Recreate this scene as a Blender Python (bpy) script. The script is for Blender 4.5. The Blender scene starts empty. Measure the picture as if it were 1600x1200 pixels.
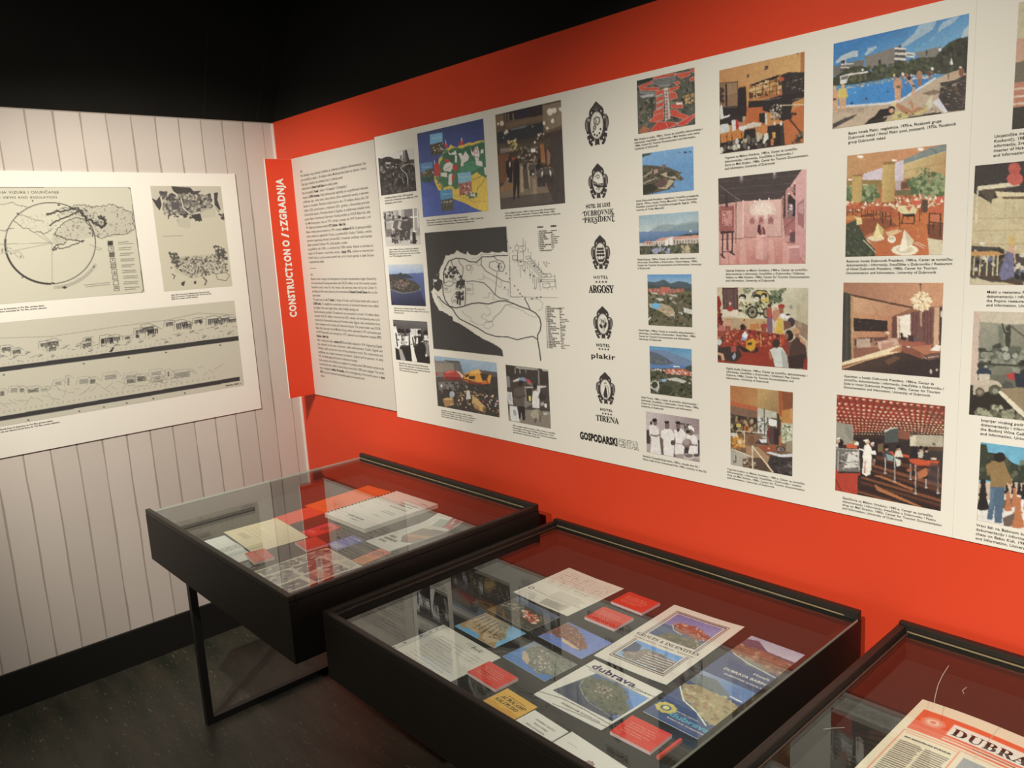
import bpy, math, random
import numpy as np
from mathutils import Vector, Matrix

SC = bpy.context.scene
COL = SC.collection
RNG = random.Random(7)
NPR = np.random.RandomState(7)

# ------------------------------------------------------------------ camera
cam = bpy.data.cameras.new('camera')
cam.sensor_width = 36.0
cam.lens = 27.942
cam.clip_start = 0.05
cam_ob = bpy.data.objects.new('camera', cam)
COL.objects.link(cam_ob)
_R = ((0.6768513, 0.7340491, -0.0551739), (0.0944418, -0.1609266, -0.9824375), (-0.7300363, 0.6597534, -0.1782483))
right, down, fwd = (Vector(r) for r in _R)
m = Matrix((right, -down, -fwd)).transposed().to_4x4()
m.translation = Vector((3.340609, -1.7, 1.6371))
cam_ob.matrix_world = m
SC.camera = cam_ob

# ------------------------------------------------------------------ world, lights, exposure
SC.view_settings.view_transform = 'Standard'
SC.view_settings.look = 'None'
SC.view_settings.exposure = 0.0
SC.view_settings.gamma = 1.0
SC.view_settings.use_curve_mapping = False
w = bpy.data.worlds.new('world')
SC.world = w
w.use_nodes = True
w.node_tree.nodes['Background'].inputs[0].default_value = (0.02, 0.018, 0.015, 1)
w.node_tree.nodes['Background'].inputs[1].default_value = 1.0

WARM = (1.0, 0.915, 0.745)


def spot(name, loc, target, power, angle, blend, color=WARM, radius=0.03):
    l = bpy.data.lights.new(name, 'SPOT')
    l.energy = power
    l.color = color
    l.spot_size = math.radians(angle)
    l.spot_blend = blend
    l.shadow_soft_size = radius
    o = bpy.data.objects.new(name, l)
    o.location = loc
    o.rotation_euler = (Vector(target) - Vector(loc)).to_track_quat('-Z', 'Y').to_euler()
    COL.objects.link(o)
    return o


spot('spot_corner', (1.72, -1.90, 2.9), (0.13, -0.41, 1.19), 278, 53.9, 0.76)
spot('spot_corner_far', (2.3, -2.89, 3.01), (-0.12, -0.4, 0.5), 200, 85.4, 0.93)
spot('spot_wall', (3.0, -2.32, 2.91), (2.54, -0.54, 1.59), 295, 50.8, 0.98)
spot('spot_right', (3.98, -2.38, 2.82), (3.32, -0.35, 0.53), 269, 51.8, 0.97)


# ------------------------------------------------------------------ materials


def srgb(c):
    c = np.asarray(c, float) / 255.0
    return np.where(c <= 0.04045, c / 12.92, ((c + 0.055) / 1.055) ** 2.4)


def new_mat(name):
    mt = bpy.data.materials.new(name)
    mt.use_nodes = True
    return mt, mt.node_tree.nodes, mt.node_tree.links, mt.node_tree.nodes['Principled BSDF']


def plain(name, col, rough=0.5, spec=0.5, metal=0.0, var=0.0, scale=20.0, bump=0.0, bscale=200.0):
    mt, N, L, b = new_mat(name)
    b.inputs['Base Color'].default_value = (*col, 1)
    b.inputs['Roughness'].default_value = rough
    b.inputs['Specular IOR Level'].default_value = spec
    b.inputs['Metallic'].default_value = metal
    tc = N.new('ShaderNodeTexCoord')
    if var:
        n = N.new('ShaderNodeTexNoise')
        n.inputs['Scale'].default_value = scale
        n.inputs['Detail'].default_value = 5
        L.new(tc.outputs['Object'], n.inputs['Vector'])
        r = N.new('ShaderNodeMapRange')
        r.inputs[3].default_value = 1 - var
        r.inputs[4].default_value = 1 + var
        L.new(n.outputs['Fac'], r.inputs[0])
        mx = N.new('ShaderNodeVectorMath')
        mx.operation = 'SCALE'
        mx.inputs[0].default_value = col
        L.new(r.outputs[0], mx.inputs['Scale'])
        L.new(mx.outputs[0], b.inputs['Base Color'])
    if bump:
        n2 = N.new('ShaderNodeTexNoise')
        n2.inputs['Scale'].default_value = bscale
        n2.inputs['Detail'].default_value = 3
        L.new(tc.outputs['Object'], n2.inputs['Vector'])
        bp = N.new('ShaderNodeBump')
        bp.inputs['Strength'].default_value = bump
        bp.inputs['Distance'].default_value = 0.002
        L.new(n2.outputs['Fac'], bp.inputs['Height'])
        L.new(bp.outputs[0], b.inputs['Normal'])
    return mt


def ink_mat(name, rough, spec):
    mt, N, L, b = new_mat(name)
    a = N.new('ShaderNodeAttribute')
    a.attribute_name = 'ink'
    L.new(a.outputs['Color'], b.inputs['Base Color'])
    b.inputs['Roughness'].default_value = rough
    b.inputs['Specular IOR Level'].default_value = spec
    return mt


M = {}
M['red'] = plain('red_paint', (0.67, 0.057, 0.021), 0.55, 0.3, var=0.05, scale=3, bump=0.05)
M['red_board'] = plain('red_board', (0.70, 0.058, 0.022), 0.5, 0.3)
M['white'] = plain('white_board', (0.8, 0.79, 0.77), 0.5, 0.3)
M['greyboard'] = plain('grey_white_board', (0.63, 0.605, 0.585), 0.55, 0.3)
M['paper'] = plain('paper', (0.78, 0.77, 0.74), 0.6, 0.3)
M['plank'] = plain('plank_print', (0.60, 0.555, 0.54), 0.6, 0.25, var=0.05, scale=4)
M['plank2'] = plain('plank_print_grey', (0.565, 0.52, 0.505), 0.6, 0.25, var=0.05, scale=4)
M['groove'] = plain('plank_groove', (0.37, 0.33, 0.305), 0.7, 0.2)
M['black'] = plain('black_paint', (0.010, 0.0095, 0.009), 0.6, 0.3)
M['ceiling'] = plain('black_ceiling_paint', (0.010, 0.0095, 0.009), 0.8, 0.15, var=0.25, scale=6)
M['seam'] = plain('ceiling_seam', (0.022, 0.021, 0.02), 0.7, 0.2)
M['case'] = plain('case_black_lacquer', (0.013, 0.0105, 0.009), 0.5, 0.4, var=0.15, scale=8, bump=0.15, bscale=400)
M['rail'] = plain('case_black_rail', (0.017, 0.0135, 0.0115), 0.42, 0.45, bump=0.1, bscale=300)
M['bed'] = plain('case_lining', (0.022, 0.0215, 0.0215), 0.9, 0.2, var=0.1, scale=60)
M['inner'] = plain('case_inner', (0.02, 0.017, 0.015), 0.7, 0.3)
M['brass'] = plain('seal_strip', (0.55, 0.45, 0.28), 0.35, 0.5, metal=0.6)
M['steel'] = plain('black_steel', (0.014, 0.0135, 0.013), 0.45, 0.5)
M['ink'] = plain('black_ink', (0.022, 0.02, 0.018), 0.6, 0.2)
M['ink_grey'] = plain('grey_ink', (0.10, 0.095, 0.09), 0.6, 0.2)
M['ink_white'] = plain('white_ink', (0.8, 0.79, 0.77), 0.5, 0.2)
M['ink_pale'] = plain('pale_ink', (0.85, 0.52, 0.45), 0.5, 0.2)
M['ink_purple'] = plain('purple_ink', (0.06, 0.03, 0.13), 0.5, 0.2)
M['ink_cyan'] = plain('cyan_ink', (0.12, 0.42, 0.62), 0.5, 0.2)
M['ink_brown'] = plain('brown_ink', (0.09, 0.05, 0.04), 0.5, 0.2)
M['scratch'] = plain('scratched_glass', (0.5, 0.47, 0.45), 0.5, 0.5)
M['print'] = ink_mat('wall_print', 0.5, 0.3)
M['gloss'] = ink_mat('coated_print', 0.4, 0.35)

# clear sheet glass: two thin-walled faces, reflection rises towards grazing angles
gm, N, L, b = new_mat('sheet_glass')
N.remove(b)
lw = N.new('ShaderNodeLayerWeight')
lw.inputs['Blend'].default_value = 0.5
pw = N.new('ShaderNodeMath')
pw.operation = 'POWER'
pw.inputs[1].default_value = 5.0
L.new(lw.outputs['Facing'], pw.inputs[0])
mr = N.new('ShaderNodeMath')
mr.operation = 'MULTIPLY_ADD'
mr.inputs[1].default_value = 0.95
mr.inputs[2].default_value = 0.045
L.new(pw.outputs[0], mr.inputs[0])
tr = N.new('ShaderNodeBsdfTransparent')
tr.inputs[0].default_value = (0.97, 0.985, 0.975, 1)
gl = N.new('ShaderNodeBsdfGlossy')
gl.inputs['Roughness'].default_value = 0.0
gl.inputs['Color'].default_value = (1, 1, 1, 1)
mx = N.new('ShaderNodeMixShader')
L.new(mr.outputs[0], mx.inputs[0])
L.new(tr.outputs[0], mx.inputs[1])
L.new(gl.outputs[0], mx.inputs[2])
L.new(mx.outputs[0], N['Material Output'].inputs[0])
M['glass'] = gm
M['glass_edge'] = plain('glass_edge', (0.42, 0.46, 0.42), 0.25, 0.6)

# old dark green linoleum with pale flecks drawn out along the sheet
fm, N, L, b = new_mat('linoleum')
tc = N.new('ShaderNodeTexCoord')
mp = N.new('ShaderNodeMapping')
mp.inputs['Scale'].default_value = (1, 4.5, 1)
mp.inputs['Rotation'].default_value = (0, 0, 0.35)
L.new(tc.outputs['Object'], mp.inputs['Vector'])
n1 = N.new('ShaderNodeTexNoise')
n1.inputs['Scale'].default_value = 3.0
n1.inputs['Detail'].default_value = 6
L.new(mp.outputs[0], n1.inputs['Vector'])
c1 = N.new('ShaderNodeValToRGB')
c1.color_ramp.elements[0].position = 0.35
c1.color_ramp.elements[0].color = (0.024, 0.029, 0.022, 1)
c1.color_ramp.elements[1].position = 0.68
c1.color_ramp.elements[1].color = (0.052, 0.048, 0.038, 1)
L.new(n1.outputs['Fac'], c1.inputs[0])
n2 = N.new('ShaderNodeTexNoise')
n2.inputs['Scale'].default_value = 30
n2.inputs['Detail'].default_value = 3
n2.inputs['Distortion'].default_value = 0.6
L.new(mp.outputs[0], n2.inputs['Vector'])
c2 = N.new('ShaderNodeValToRGB')
c2.color_ramp.elements[0].position = 0.63
c2.color_ramp.elements[0].color = (0, 0, 0, 1)
c2.color_ramp.elements[1].position = 0.75
c2.color_ramp.elements[1].color = (1, 1, 1, 1)
L.new(n2.outputs['Fac'], c2.inputs[0])
mxc = N.new('ShaderNodeMix')
mxc.data_type = 'RGBA'
mxc.inputs[7].default_value = (0.17, 0.15, 0.12, 1)
L.new(c2.outputs[0], mxc.inputs[0])
L.new(c1.outputs[0], mxc.inputs[6])
L.new(mxc.outputs[2], b.inputs['Base Color'])
b.inputs['Roughness'].default_value = 0.38
b.inputs['Specular IOR Level'].default_value = 0.45
M['floor'] = fm

# ------------------------------------------------------------------ mesh helpers


def link(name, me, mat, parent=None):
    o = bpy.data.objects.new(name, me)
    COL.objects.link(o)
    if mat is not None and not me.materials:
        me.materials.append(mat)
    if parent is not None:
        o.parent = parent
    return o


def tag(o, label=None, cat=None, group=None, kind=None):
    if label:
        o['label'] = label
    if cat:
        o['category'] = cat
    if group:
        o['group'] = group
    if kind:
        o['kind'] = kind
    return o


def empty(name, loc):
    o = bpy.data.objects.new(name, None)
    o.location = loc
    o.empty_display_size = 0.05
    COL.objects.link(o)
    return o


def box_mesh(name, x0, x1, y0, y1, z0, z1, bevel=0.0):
    import bmesh
    bm = bmesh.new()
    v = [bm.verts.new((x, y, z)) for x in (x0, x1) for y in (y0, y1) for z in (z0, z1)]
    for f in ((0, 1, 3, 2), (4, 6, 7, 5), (0, 4, 5, 1), (2, 3, 7, 6), (0, 2, 6, 4), (1, 5, 7, 3)):
        bm.faces.new([v[i] for i in f])
    bmesh.ops.recalc_face_normals(bm, faces=bm.faces)
    if bevel:
        bmesh.ops.bevel(bm, geom=list(bm.edges), offset=bevel, segments=2, affect='EDGES', profile=0.6)
    me = bpy.data.meshes.new(name)
    bm.to_mesh(me)
    bm.free()
    return me


def box(name, x0, x1, y0, y1, z0, z1, mat, parent=None, bevel=0.0):
    return link(name, box_mesh(name, x0, x1, y0, y1, z0, z1, bevel), mat, parent)


# ------------------------------------------------------------------ printed pictures
def homography(src, dst):
    A = []
    for (x, y), (u, v) in zip(src, dst):
        A.append([x, y, 1, 0, 0, 0, -u * x, -u * y, -u])
        A.append([0, 0, 0, x, y, 1, -v * x, -v * y, -v])
    return np.linalg.svd(np.array(A, float))[2][-1].reshape(3, 3)


class Cv:
    """A print drawn in 2-D: shapes are given in the sketch's own units (four sketch points `quad`
    lie on the print's points `uv`, metres from its top left corner, default its corners)."""

    def __init__(s, w, h, quad, white, base, pitch=0.0016, uv=None, seed=1):
        s.w, s.h, s.white = w, h, white
        s.nx, s.ny = max(2, int(round(w / pitch))), max(2, int(round(h / pitch)))
        s.a = np.empty((s.ny * 2, s.nx * 2, 3))
        s.a[:] = base
        uv = uv or [(0, 0), (w, 0), (w, h), (0, h)]
        s.H = homography(quad, [(u / w * s.nx * 2, v / h * s.ny * 2) for u, v in uv])
        s.r = np.random.RandomState(seed)

    def T(s, pts):
        p = np.asarray(pts, float)
        q = np.c_[p, np.ones(len(p))] @ s.H.T
        return q[:, :2] / q[:, 2:]

    def P(s, c, *pts, a=1.0, n=0, g=None):
        q = s.T(pts)
        x0, y0 = np.maximum(np.floor(q.min(0)).astype(int), 0)
        x1 = min(int(math.ceil(q[:, 0].max())), s.nx * 2)
        y1 = min(int(math.ceil(q[:, 1].max())), s.ny * 2)
        if x1 <= x0 or y1 <= y0:
            return s
        X, Y = np.meshgrid(np.arange(x0, x1) + 0.5, np.arange(y0, y1) + 0.5)
        m = np.zeros(X.shape, bool)
        k = len(q)
        for i in range(k):
            ax, ay = q[i]
            bx, by = q[(i + 1) % k]
            if ay == by:
                continue
            m ^= ((ay > Y) != (by > Y)) & (X < (bx - ax) * (Y - ay) / (by - ay) + ax)
        if not m.any():
            return s
        sub = s.a[y0:y1, x0:x1]
        if g is not None:
            c1, p0, p1 = g
            t0, t1 = s.T([p0, p1])
            d = t1 - t0
            t = np.clip(((X - t0[0]) * d[0] + (Y - t0[1]) * d[1]) / (d @ d), 0, 1)[..., None]
            cc = np.asarray(c, float) * (1 - t) + np.asarray(c1, float) * t
        else:
            cc = np.broadcast_to(np.asarray(c, float), sub.shape).copy()
        if n:
            cc = cc + s.r.normal(0, n, X.shape)[..., None]
        sub[m] = sub[m] * (1 - a) + cc[m] * a
        return s

    def E(s, c, cx, cy, rx, ry=None, rot=0.0, a=1.0, n=0, k=18):
        ry = rx if ry is None else ry
        cr, sr = math.cos(rot), math.sin(rot)
        pts = []
        for i in range(k):
            t = 2 * math.pi * i / k
            x, y = rx * math.cos(t), ry * math.sin(t)
            pts.append((cx + x * cr - y * sr, cy + x * sr + y * cr))
        return s.P(c, *pts, a=a, n=n)

    def L(s, c, wd, *pts, a=1.0):
        for (x0, y0), (x1, y1) in zip(pts[:-1], pts[1:]):
            dx, dy = x1 - x0, y1 - y0
            l = math.hypot(dx, dy) or 1
            ox, oy = -dy / l * wd / 2, dx / l * wd / 2
            ex, ey = dx / l * wd * 0.3, dy / l * wd * 0.3
            s.P(c, (x0 + ox - ex, y0 + oy - ey), (x1 + ox + ex, y1 + oy + ey), (x1 - ox + ex, y1 - oy + ey), (x0 - ox - ex, y0 - oy - ey), a=a)
        return s

    def R(s, c, x0, y0, x1, y1, **k):
        return s.P(c, (x0, y0), (x1, y0), (x1, y1), (x0, y1), **k)

    def N(s, cols, n, size, *poly, asp=1.0, rot=None, a=0.9, boxy=False):
        p = np.asarray(poly, float)
        lo, hi = p.min(0), p.max(0)
        done = tries = 0
        while done < n and tries < n * 20:
            tries += 1
            x, y = lo + s.r.rand(2) * (hi - lo)
            ins = False
            for i in range(len(p)):
                ax, ay = p[i]
                bx, by = p[(i + 1) % len(p)]
                if (ay > y) != (by > y) and x < (bx - ax) * (y - ay) / (by - ay) + ax:
                    ins = not ins
            if not ins:
                continue
            done += 1
            r = size[0] + s.r.rand() * (size[1] - size[0])
            c = np.asarray(cols[s.r.randint(len(cols))], float) + s.r.normal(0, 5)
            th = s.r.rand() * 3.14 if rot is None else rot + s.r.normal(0, 0.12)
            if boxy:
                cr, sr = math.cos(th), math.sin(th)
                q = [(x + dx * r * cr - dy * r * asp * sr, y + dx * r * sr + dy * r * asp * cr) for dx, dy in ((-1, -1), (1, -1), (1, 1), (-1, 1))]
                s.P(c, *q, a=a)
            else:
                s.E(c, x, y, r, r * asp, th, a=a, k=8)
        return s

    def man(s, x, y, h, hair, skin, top, legs, wd=1.0):
        """a small standing figure, feet at (x, y)"""
        u = h / 8.0
        s.P(legs, (x - u * wd, y - 3.9 * u), (x + u * wd, y - 3.9 * u), (x + 0.9 * u * wd, y), (x + 0.1 * u, y), (x, y - 2 * u), (x - 0.2 * u, y), (x - 0.9 * u * wd, y))
        s.P(top, (x - 1.1 * u * wd, y - 6.6 * u), (x + 1.1 * u * wd, y - 6.6 * u), (x + 1.5 * u * wd, y - 4.2 * u), (x + u * wd, y - 3.6 * u), (x - u * wd, y - 3.6 * u), (x - 1.5 * u * wd, y - 4.2 * u))
        s.E(skin, x, y - 7.2 * u, 0.55 * u, 0.75 * u)
        s.E(hair, x, y - 7.55 * u, 0.62 * u, 0.5 * u)
        return s

    def grain(s, amp):
        s.a += s.r.normal(0, amp, s.a.shape[:2])[..., None]
        return s

    def noise(s, cell):
        """smooth random field over the print, one knot every `cell` dots"""
        ny, nx = s.a.shape[:2]
        g = s.r.normal(0, 1, (ny // cell + 3, nx // cell + 3))
        y, x = np.arange(ny) / cell, np.arange(nx) / cell
        j, i = y.astype(int), x.astype(int)
        v, u = (y - j)[:, None], (x - i)[None, :]
        v, u = v * v * (3 - 2 * v), u * u * (3 - 2 * u)
        return (g[j][:, i] * (1 - u) + g[j][:, i + 1] * u) * (1 - v) + (g[j + 1][:, i] * (1 - u) + g[j + 1][:, i + 1] * u) * v

    def photo(s, box=None, sat=.9, warp=.38, tone=.018):
        """make the drawn shapes look photographed: ragged edges, uneven tone, slightly faded colour"""
        ny, nx = s.a.shape[:2]
        Y, X = np.mgrid[0:ny, 0:nx]
        dy = s.noise(4) * warp + s.noise(2) * warp * .8
        dx = s.noise(4) * warp + s.noise(2) * warp * .8
        q = s.a[np.clip((Y + dy).round().astype(int), 0, ny - 1), np.clip((X + dx).round().astype(int), 0, nx - 1)]
        f = 1 + tone * (.8 * s.noise(40) + .8 * s.noise(9) + 1.6 * s.noise(3))
        q = q * f[..., None]
        g = q @ np.array([.3, .59, .11])
        q = g[..., None] + (q - g[..., None]) * sat
        if box:
            (x0, y0), (x1, y1) = s.T([box[:2], box[2:]]).round().astype(int)
            s.a[y0:y1, x0:x1] = q[y0:y1, x0:x1]
        else:
            s.a = q
        return s

    def colours(s):
        a = np.clip(s.a.reshape(s.ny, 2, s.nx, 2, 3).mean((1, 3)), 2, 255)
        return np.clip(srgb(a) / srgb(s.white) * 0.8, 0.004, 0.92)


def paint(me, rgb):
    at = me.color_attributes.new('ink', 'FLOAT_COLOR', 'POINT')
    c = np.ones((len(me.vertices), 4), np.float32)
    c[:, :3] = rgb
    at.data.foreach_set('color', c.ravel())


def print_mesh(name, cv, tl, ux, uy, cull=None):
    """flat printed sheet: one vertex per dot of the print; uy points DOWN the print"""
    rgb = cv.colours()
    ny, nx = rgb.shape[:2]
    tl, ux, uy = (np.asarray(v, float) for v in (tl, ux, uy))
    u = np.linspace(0, cv.w, nx)
    v = np.linspace(0, cv.h, ny)
    P = tl + u[None, :, None] * ux + v[:, None, None] * uy
    idx = np.arange(nx * ny).reshape(ny, nx)
    f = np.stack([idx[:-1, :-1], idx[1:, :-1], idx[1:, 1:], idx[:-1, 1:]], -1).reshape(-1, 4)
    P = P.reshape(-1, 3)
    C = rgb.reshape(-1, 3)
    if cull is not None:
        ink = (C.min(1) < cull)
        keep = ink[f].any(1)
        f = f[keep]
        used = np.unique(f)
        mp = -np.ones(len(P), int)
        mp[used] = np.arange(len(used))
        P, C, f = P[used], C[used], mp[f]
    me = bpy.data.meshes.new(name)
    me.from_pydata(P, [], f)
    paint(me, C)
    return me


# ------------------------------------------------------------------ lettering
_G = {}


def glyph(ch, bold):
    key = (ch, bold)
    if key in _G:
        return _G[key]
    out = []
    for body in (ch, '|' + ch + '|', '||'):
        cu = bpy.data.curves.new('tmp', 'FONT')
        cu.body = body
        cu.resolution_u = 2
        cu.offset = bold
        o = bpy.data.objects.new('tmp', cu)
        me = bpy.data.meshes.new_from_object(o)
        v = np.array([tuple(p.co[:2]) for p in me.vertices]).reshape(-1, 2)
        out.append((v, [tuple(p.vertices) for p in me.polygons]))
        bpy.data.objects.remove(o)
        bpy.data.meshes.remove(me)
        bpy.data.curves.remove(cu)
    adv = float(np.ptp(out[1][0][:, 0]) - np.ptp(out[2][0][:, 0]))
    _G[key] = (out[0][0], out[0][1], adv)
    return _G[key]


def serif(t, italic=False):
    up, lo = (0x1D468, 0x1D482) if italic else (0x1D400, 0x1D41A)
    return ''.join(chr(up + ord(c) - 65) if 'A' <= c <= 'Z' else chr(lo + ord(c) - 97) if 'a' <= c <= 'z' else c for c in t)


def mono(t):
    return ''.join(chr(0x1D670 + ord(c) - 65) if 'A' <= c <= 'Z' else c for c in t)


def layout(line, bold=0.0, gap=0.0):
    V, F, x, n = [], [], 0.0, 0
    for ch in line:
        if ch == ' ':
            x += 0.33 + gap
            continue
        v, f, adv = glyph(ch, bold)
        if len(v):
            V.append(v + (x, 0))
            F += [tuple(i + n for i in q) for q in f]
            n += len(v)
        x += adv + gap
    return (np.concatenate(V) if V else np.zeros((0, 2))), F, x


def lettering(name, rows, parent, mat, at, ux, uy):
    """rows: (text, x, y, size, width or None, bold, gap, align, squeeze) in the plane at + x*ux + y*uy (uy UP)"""
    at, ux, uy = (np.asarray(v, float) for v in (at, ux, uy))
    P, F, n = [], [], 0
    for r in rows:
        text, x, y, size = r[:4]
        width, bold, gap, align, sq = (list(r[4:]) + [None, 0.0, 0.0, 'L', 1.0][len(r) - 4:])
        v, f, adv = layout(text, bold, gap)
        if not len(v):
            continue
        sx = size * sq
        if width:
            lo, hi = v[:, 0].min(), v[:, 0].max()
            sx = width / (hi - lo)
            v = v - (lo, 0)
            adv = hi - lo
        off = {'L': 0, 'C': -adv * sx / 2, 'R': -adv * sx}[align]
        P.append(at + (x + off + v[:, :1] * sx) * ux + (y + v[:, 1:] * size) * uy)
        F += [tuple(i + n for i in q) for q in f]
        n += len(v)
    me = bpy.data.meshes.new(name)
    me.from_pydata(np.concatenate(P), [], F)
    return link(name, me, mat, parent)



# ------------------------------------------------------------------ measured places (metres)
PH={'bw1': (0.8033, 1.0242, 1.824, 1.9694), 'cmap': (1.0523, 1.3997, 1.7316, 2.0119), 'arcade': (1.4574, 1.7345, 1.7319, 2.0143), 'bw2': (0.8073, 1.0258, 1.6392, 1.7654), 'aerial': (0.8116, 1.0294, 1.4204, 1.571), 'people': (0.8128, 1.0288, 1.2119, 1.3648), 'umb': (1.0567, 1.3945, 1.059, 1.2433), 'market': (1.4389, 1.6328, 1.0541, 1.2403), 'roofs': (2.0032, 2.1773, 1.8873, 2.0177), 'bay': (2.0142, 2.1706, 1.7323, 1.8366), 'argosy': (1.9983, 2.1831, 1.5797, 1.681), 'plakir': (2.0216, 2.1601, 1.3929, 1.527), 'tirena': (2.0228, 2.1569, 1.2071, 1.3367), 'chefs': (2.0047, 2.1773, 1.0397, 1.1549), 'store': (2.2457, 2.4559, 1.8099, 1.9981), 'pool': (2.5199, 2.7769, 1.8298, 2.0006), 'rest': (2.5533, 2.7471, 1.5618, 1.7717), 'suite': (2.5504, 2.7519, 1.3157, 1.5066), 'pastry': (2.5402, 2.7646, 1.0362, 1.2584), 'gallery': (2.2404, 2.4631, 1.549, 1.7538), 'kids': (2.2343, 2.4703, 1.3085, 1.4947), 'leather': (2.2694, 2.4355, 1.0495, 1.2528), 'bird': (2.799, 3.039, 1.503, 1.726), 'wine': (2.809, 3.029, 1.247, 1.452), 'chess': (2.8325, 3.0425, 1.032, 1.194), 'lobby': (2.857, 3.057, 1.784, 2.0)}
CAP={'bw1': (0.825, 1.811, 0.179, 0.0095), 'bw2': (0.827, 1.624, 0.185, 0.008), 'aerial': (0.827, 1.407, 0.194, 0.0085), 'people': (0.83, 1.198, 0.183, 0.0093), 'cmap': (1.071, 1.717, 0.225, 0.008), 'arcade': (1.477, 1.717, 0.218, 0.0075), 'umb': (1.075, 1.044, 0.177, 0.0077), 'market': (1.457, 1.039, 0.194, 0.0077), 'roofs': (1.991, 1.872, 0.207, 0.0077), 'bay': (1.991, 1.717, 0.193, 0.0077), 'argosy': (1.99, 1.565, 0.185, 0.0077), 'plakir': (1.988, 1.376, 0.179, 0.008), 'tirena': (1.99, 1.191, 0.183, 0.0083), 'chefs': (1.991, 1.024, 0.185, 0.009), 'store': (2.259, 1.797, 0.182, 0.0083), 'gallery': (2.259, 1.533, 0.208, 0.008), 'kids': (2.259, 1.293, 0.211, 0.008), 'leather': (2.259, 1.035, 0.208, 0.0077), 'pool': (2.555, 1.814, 0.181, 0.009), 'rest': (2.556, 1.55, 0.21, 0.0083), 'suite': (2.556, 1.3, 0.186, 0.0083), 'pastry': (2.558, 1.02, 0.192, 0.008), 'lobby': (2.829, 1.773, None, 0.0085), 'bird': (2.83, 1.487, None, 0.0083), 'wine': (2.831, 1.236, None, 0.009), 'chess': (2.832, 1.02, None, 0.0093)}
EMB={'e1': [1.821, 1.906, 1.875, 1.99], 'e2': [1.826, 1.897, 1.735, 1.829], 'e3': [1.826, 1.896, 1.542, 1.637], 'e4': [1.825, 1.897, 1.347, 1.44], 'e5': [1.826, 1.898, 1.158, 1.252]}
LOG={'HOTEL DE LUXE': [1.814, 1.712, 0.088, 0.01], 'DUBROVNIK': [1.805, 1.691, 0.109, 0.014], 'PRESIDENT': [1.806, 1.673, 0.109, 0.014], 'HOTEL3': [1.833, 1.517, 0.053, 0.008], 'S3': [1.838, 1.505, 0.045, 0.007], 'ARGOSY': [1.813, 1.478, 0.092, 0.02], 'HOTEL4': [1.834, 1.325, 0.051, 0.008], 'S4': [1.841, 1.315, 0.041, 0.007], 'plakir': [1.813, 1.29, 0.09, 0.014], 'HOTEL5': [1.84, 1.138, 0.046, 0.007], 'S5': [1.845, 1.127, 0.039, 0.007], 'TIRENA': [1.822, 1.106, 0.086, 0.017], 'GOSPODARSKI': [1.755, 1.041, 0.145, 0.021], 'CENTAR': [1.902, 1.041, 0.075, 0.021]}
ITM={'white_doc': (1.0068, -0.8035, 0.2618, 0.0646, -2.6274, 12.9614), 'cream_letter': (0.9975, -0.68, 0.2564, 0.1779, -3.1302, -5.8067), 'red_a': (1.1702, -0.7805, 0.0937, 0.0591, -3.6717, -11.2149), 'red_b': (1.2048, -0.6295, 0.0868, 0.0694, -4.6266, -6.2034), 'pink_brochure': (0.8992, -0.4822, 0.1068, 0.2051, -4.0283, 7.1423), 'orange_folder': (0.9038, -0.3062, 0.1699, 0.2764, 3.8814, 4.669), 'spiral': (1.1168, -0.3167, 0.2416, 0.295, -7.4928, 8.8717), 'red_emblem': (1.0922, -0.534, 0.0719, 0.1053, -6.3842, 9.0151), 'blue_leaflet': (1.2542, -0.5415, 0.0666, 0.0942, -3.4422, 3.9556), 'orange_emblem': (1.4133, -0.5482, 0.0534, 0.1057, 10.2568, 3.5256), 'magazine': (1.366, -0.358, 0.1363, 0.2755, -8.0112, 3.5374), 'newspaper': (1.349, -0.7258, 0.209, 0.2436, -1.2335, -1.6467), 'dark_photo': (1.1892, -0.8287, 0.0576, 0.0289, -3.4833, -8.9726), 'letter': (1.94, -0.697, 0.2275, 0.162, -3.7806, -1.4144), 'pc_parking': (1.9392, -0.5522, 0.1595, 0.0985, -6.3005, 0.2908), 'pc_roofs': (1.936, -0.4365, 0.165, 0.1041, -6.2635, -2.2026), 'pc_peninsula': (2.1268, -0.4495, 0.1478, 0.1001, -3.8785, -2.5766), 'pc_coast': (2.1312, -0.5715, 0.147, 0.0971, -4.6827, -2.0665), 'form_doc': (1.937, -0.2695, 0.2056, 0.2131, -4.4628, 1.8823), 'red1': (2.12, -0.2138, 0.1002, 0.0746, -3.1481, 2.306), 'red2': (2.1235, -0.3215, 0.095, 0.0741, -1.206, 2.3215), 'red3': (2.106, -0.69, 0.0991, 0.0631, -2.3137, -2.7263), 'autocamp': (2.2087, -0.7417, 0.0965, 0.0838, -0.8905, -4.4512), 'welcome': (2.3102, -0.752, 0.0996, 0.0702, -2.3021, -4.4926), 'emblem_card': (2.4275, -0.756, 0.1272, 0.0723, -3.1548, -5.553), 'dubrava': (2.3158, -0.5822, 0.1885, 0.1885, -0.4559, -1.0637), 'groups': (2.3015, -0.3103, 0.196, 0.3201, 0.4385, 3.5819), 'hotels': (2.4842, -0.2682, 0.1216, 0.2067, -2.5919, 2.3571), 'blue_dubrava': (2.482, -0.4715, 0.109, 0.204, -1.0512, 0.0), 'red4': (2.4702, -0.6355, 0.0935, 0.069, 1.2254, 1.2454), 'red5': (2.5348, -0.633, 0.0055, 0.072, 0.0, -1.1935), 'newspaper3': (2.8875, -0.3163, 0.17, 0.2766, -0.5055, -1.6573)}

# ------------------------------------------------------------------ the printed pictures, drawn one by one


def rect(k):
    x0, x1, z0, z1 = PH[k]
    return x1 - x0, z1 - z0


def full(k, quad, white, base, seed=1, pitch=0.0016):
    return Cv(*rect(k), quad, white, base, pitch, None, seed)


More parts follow.
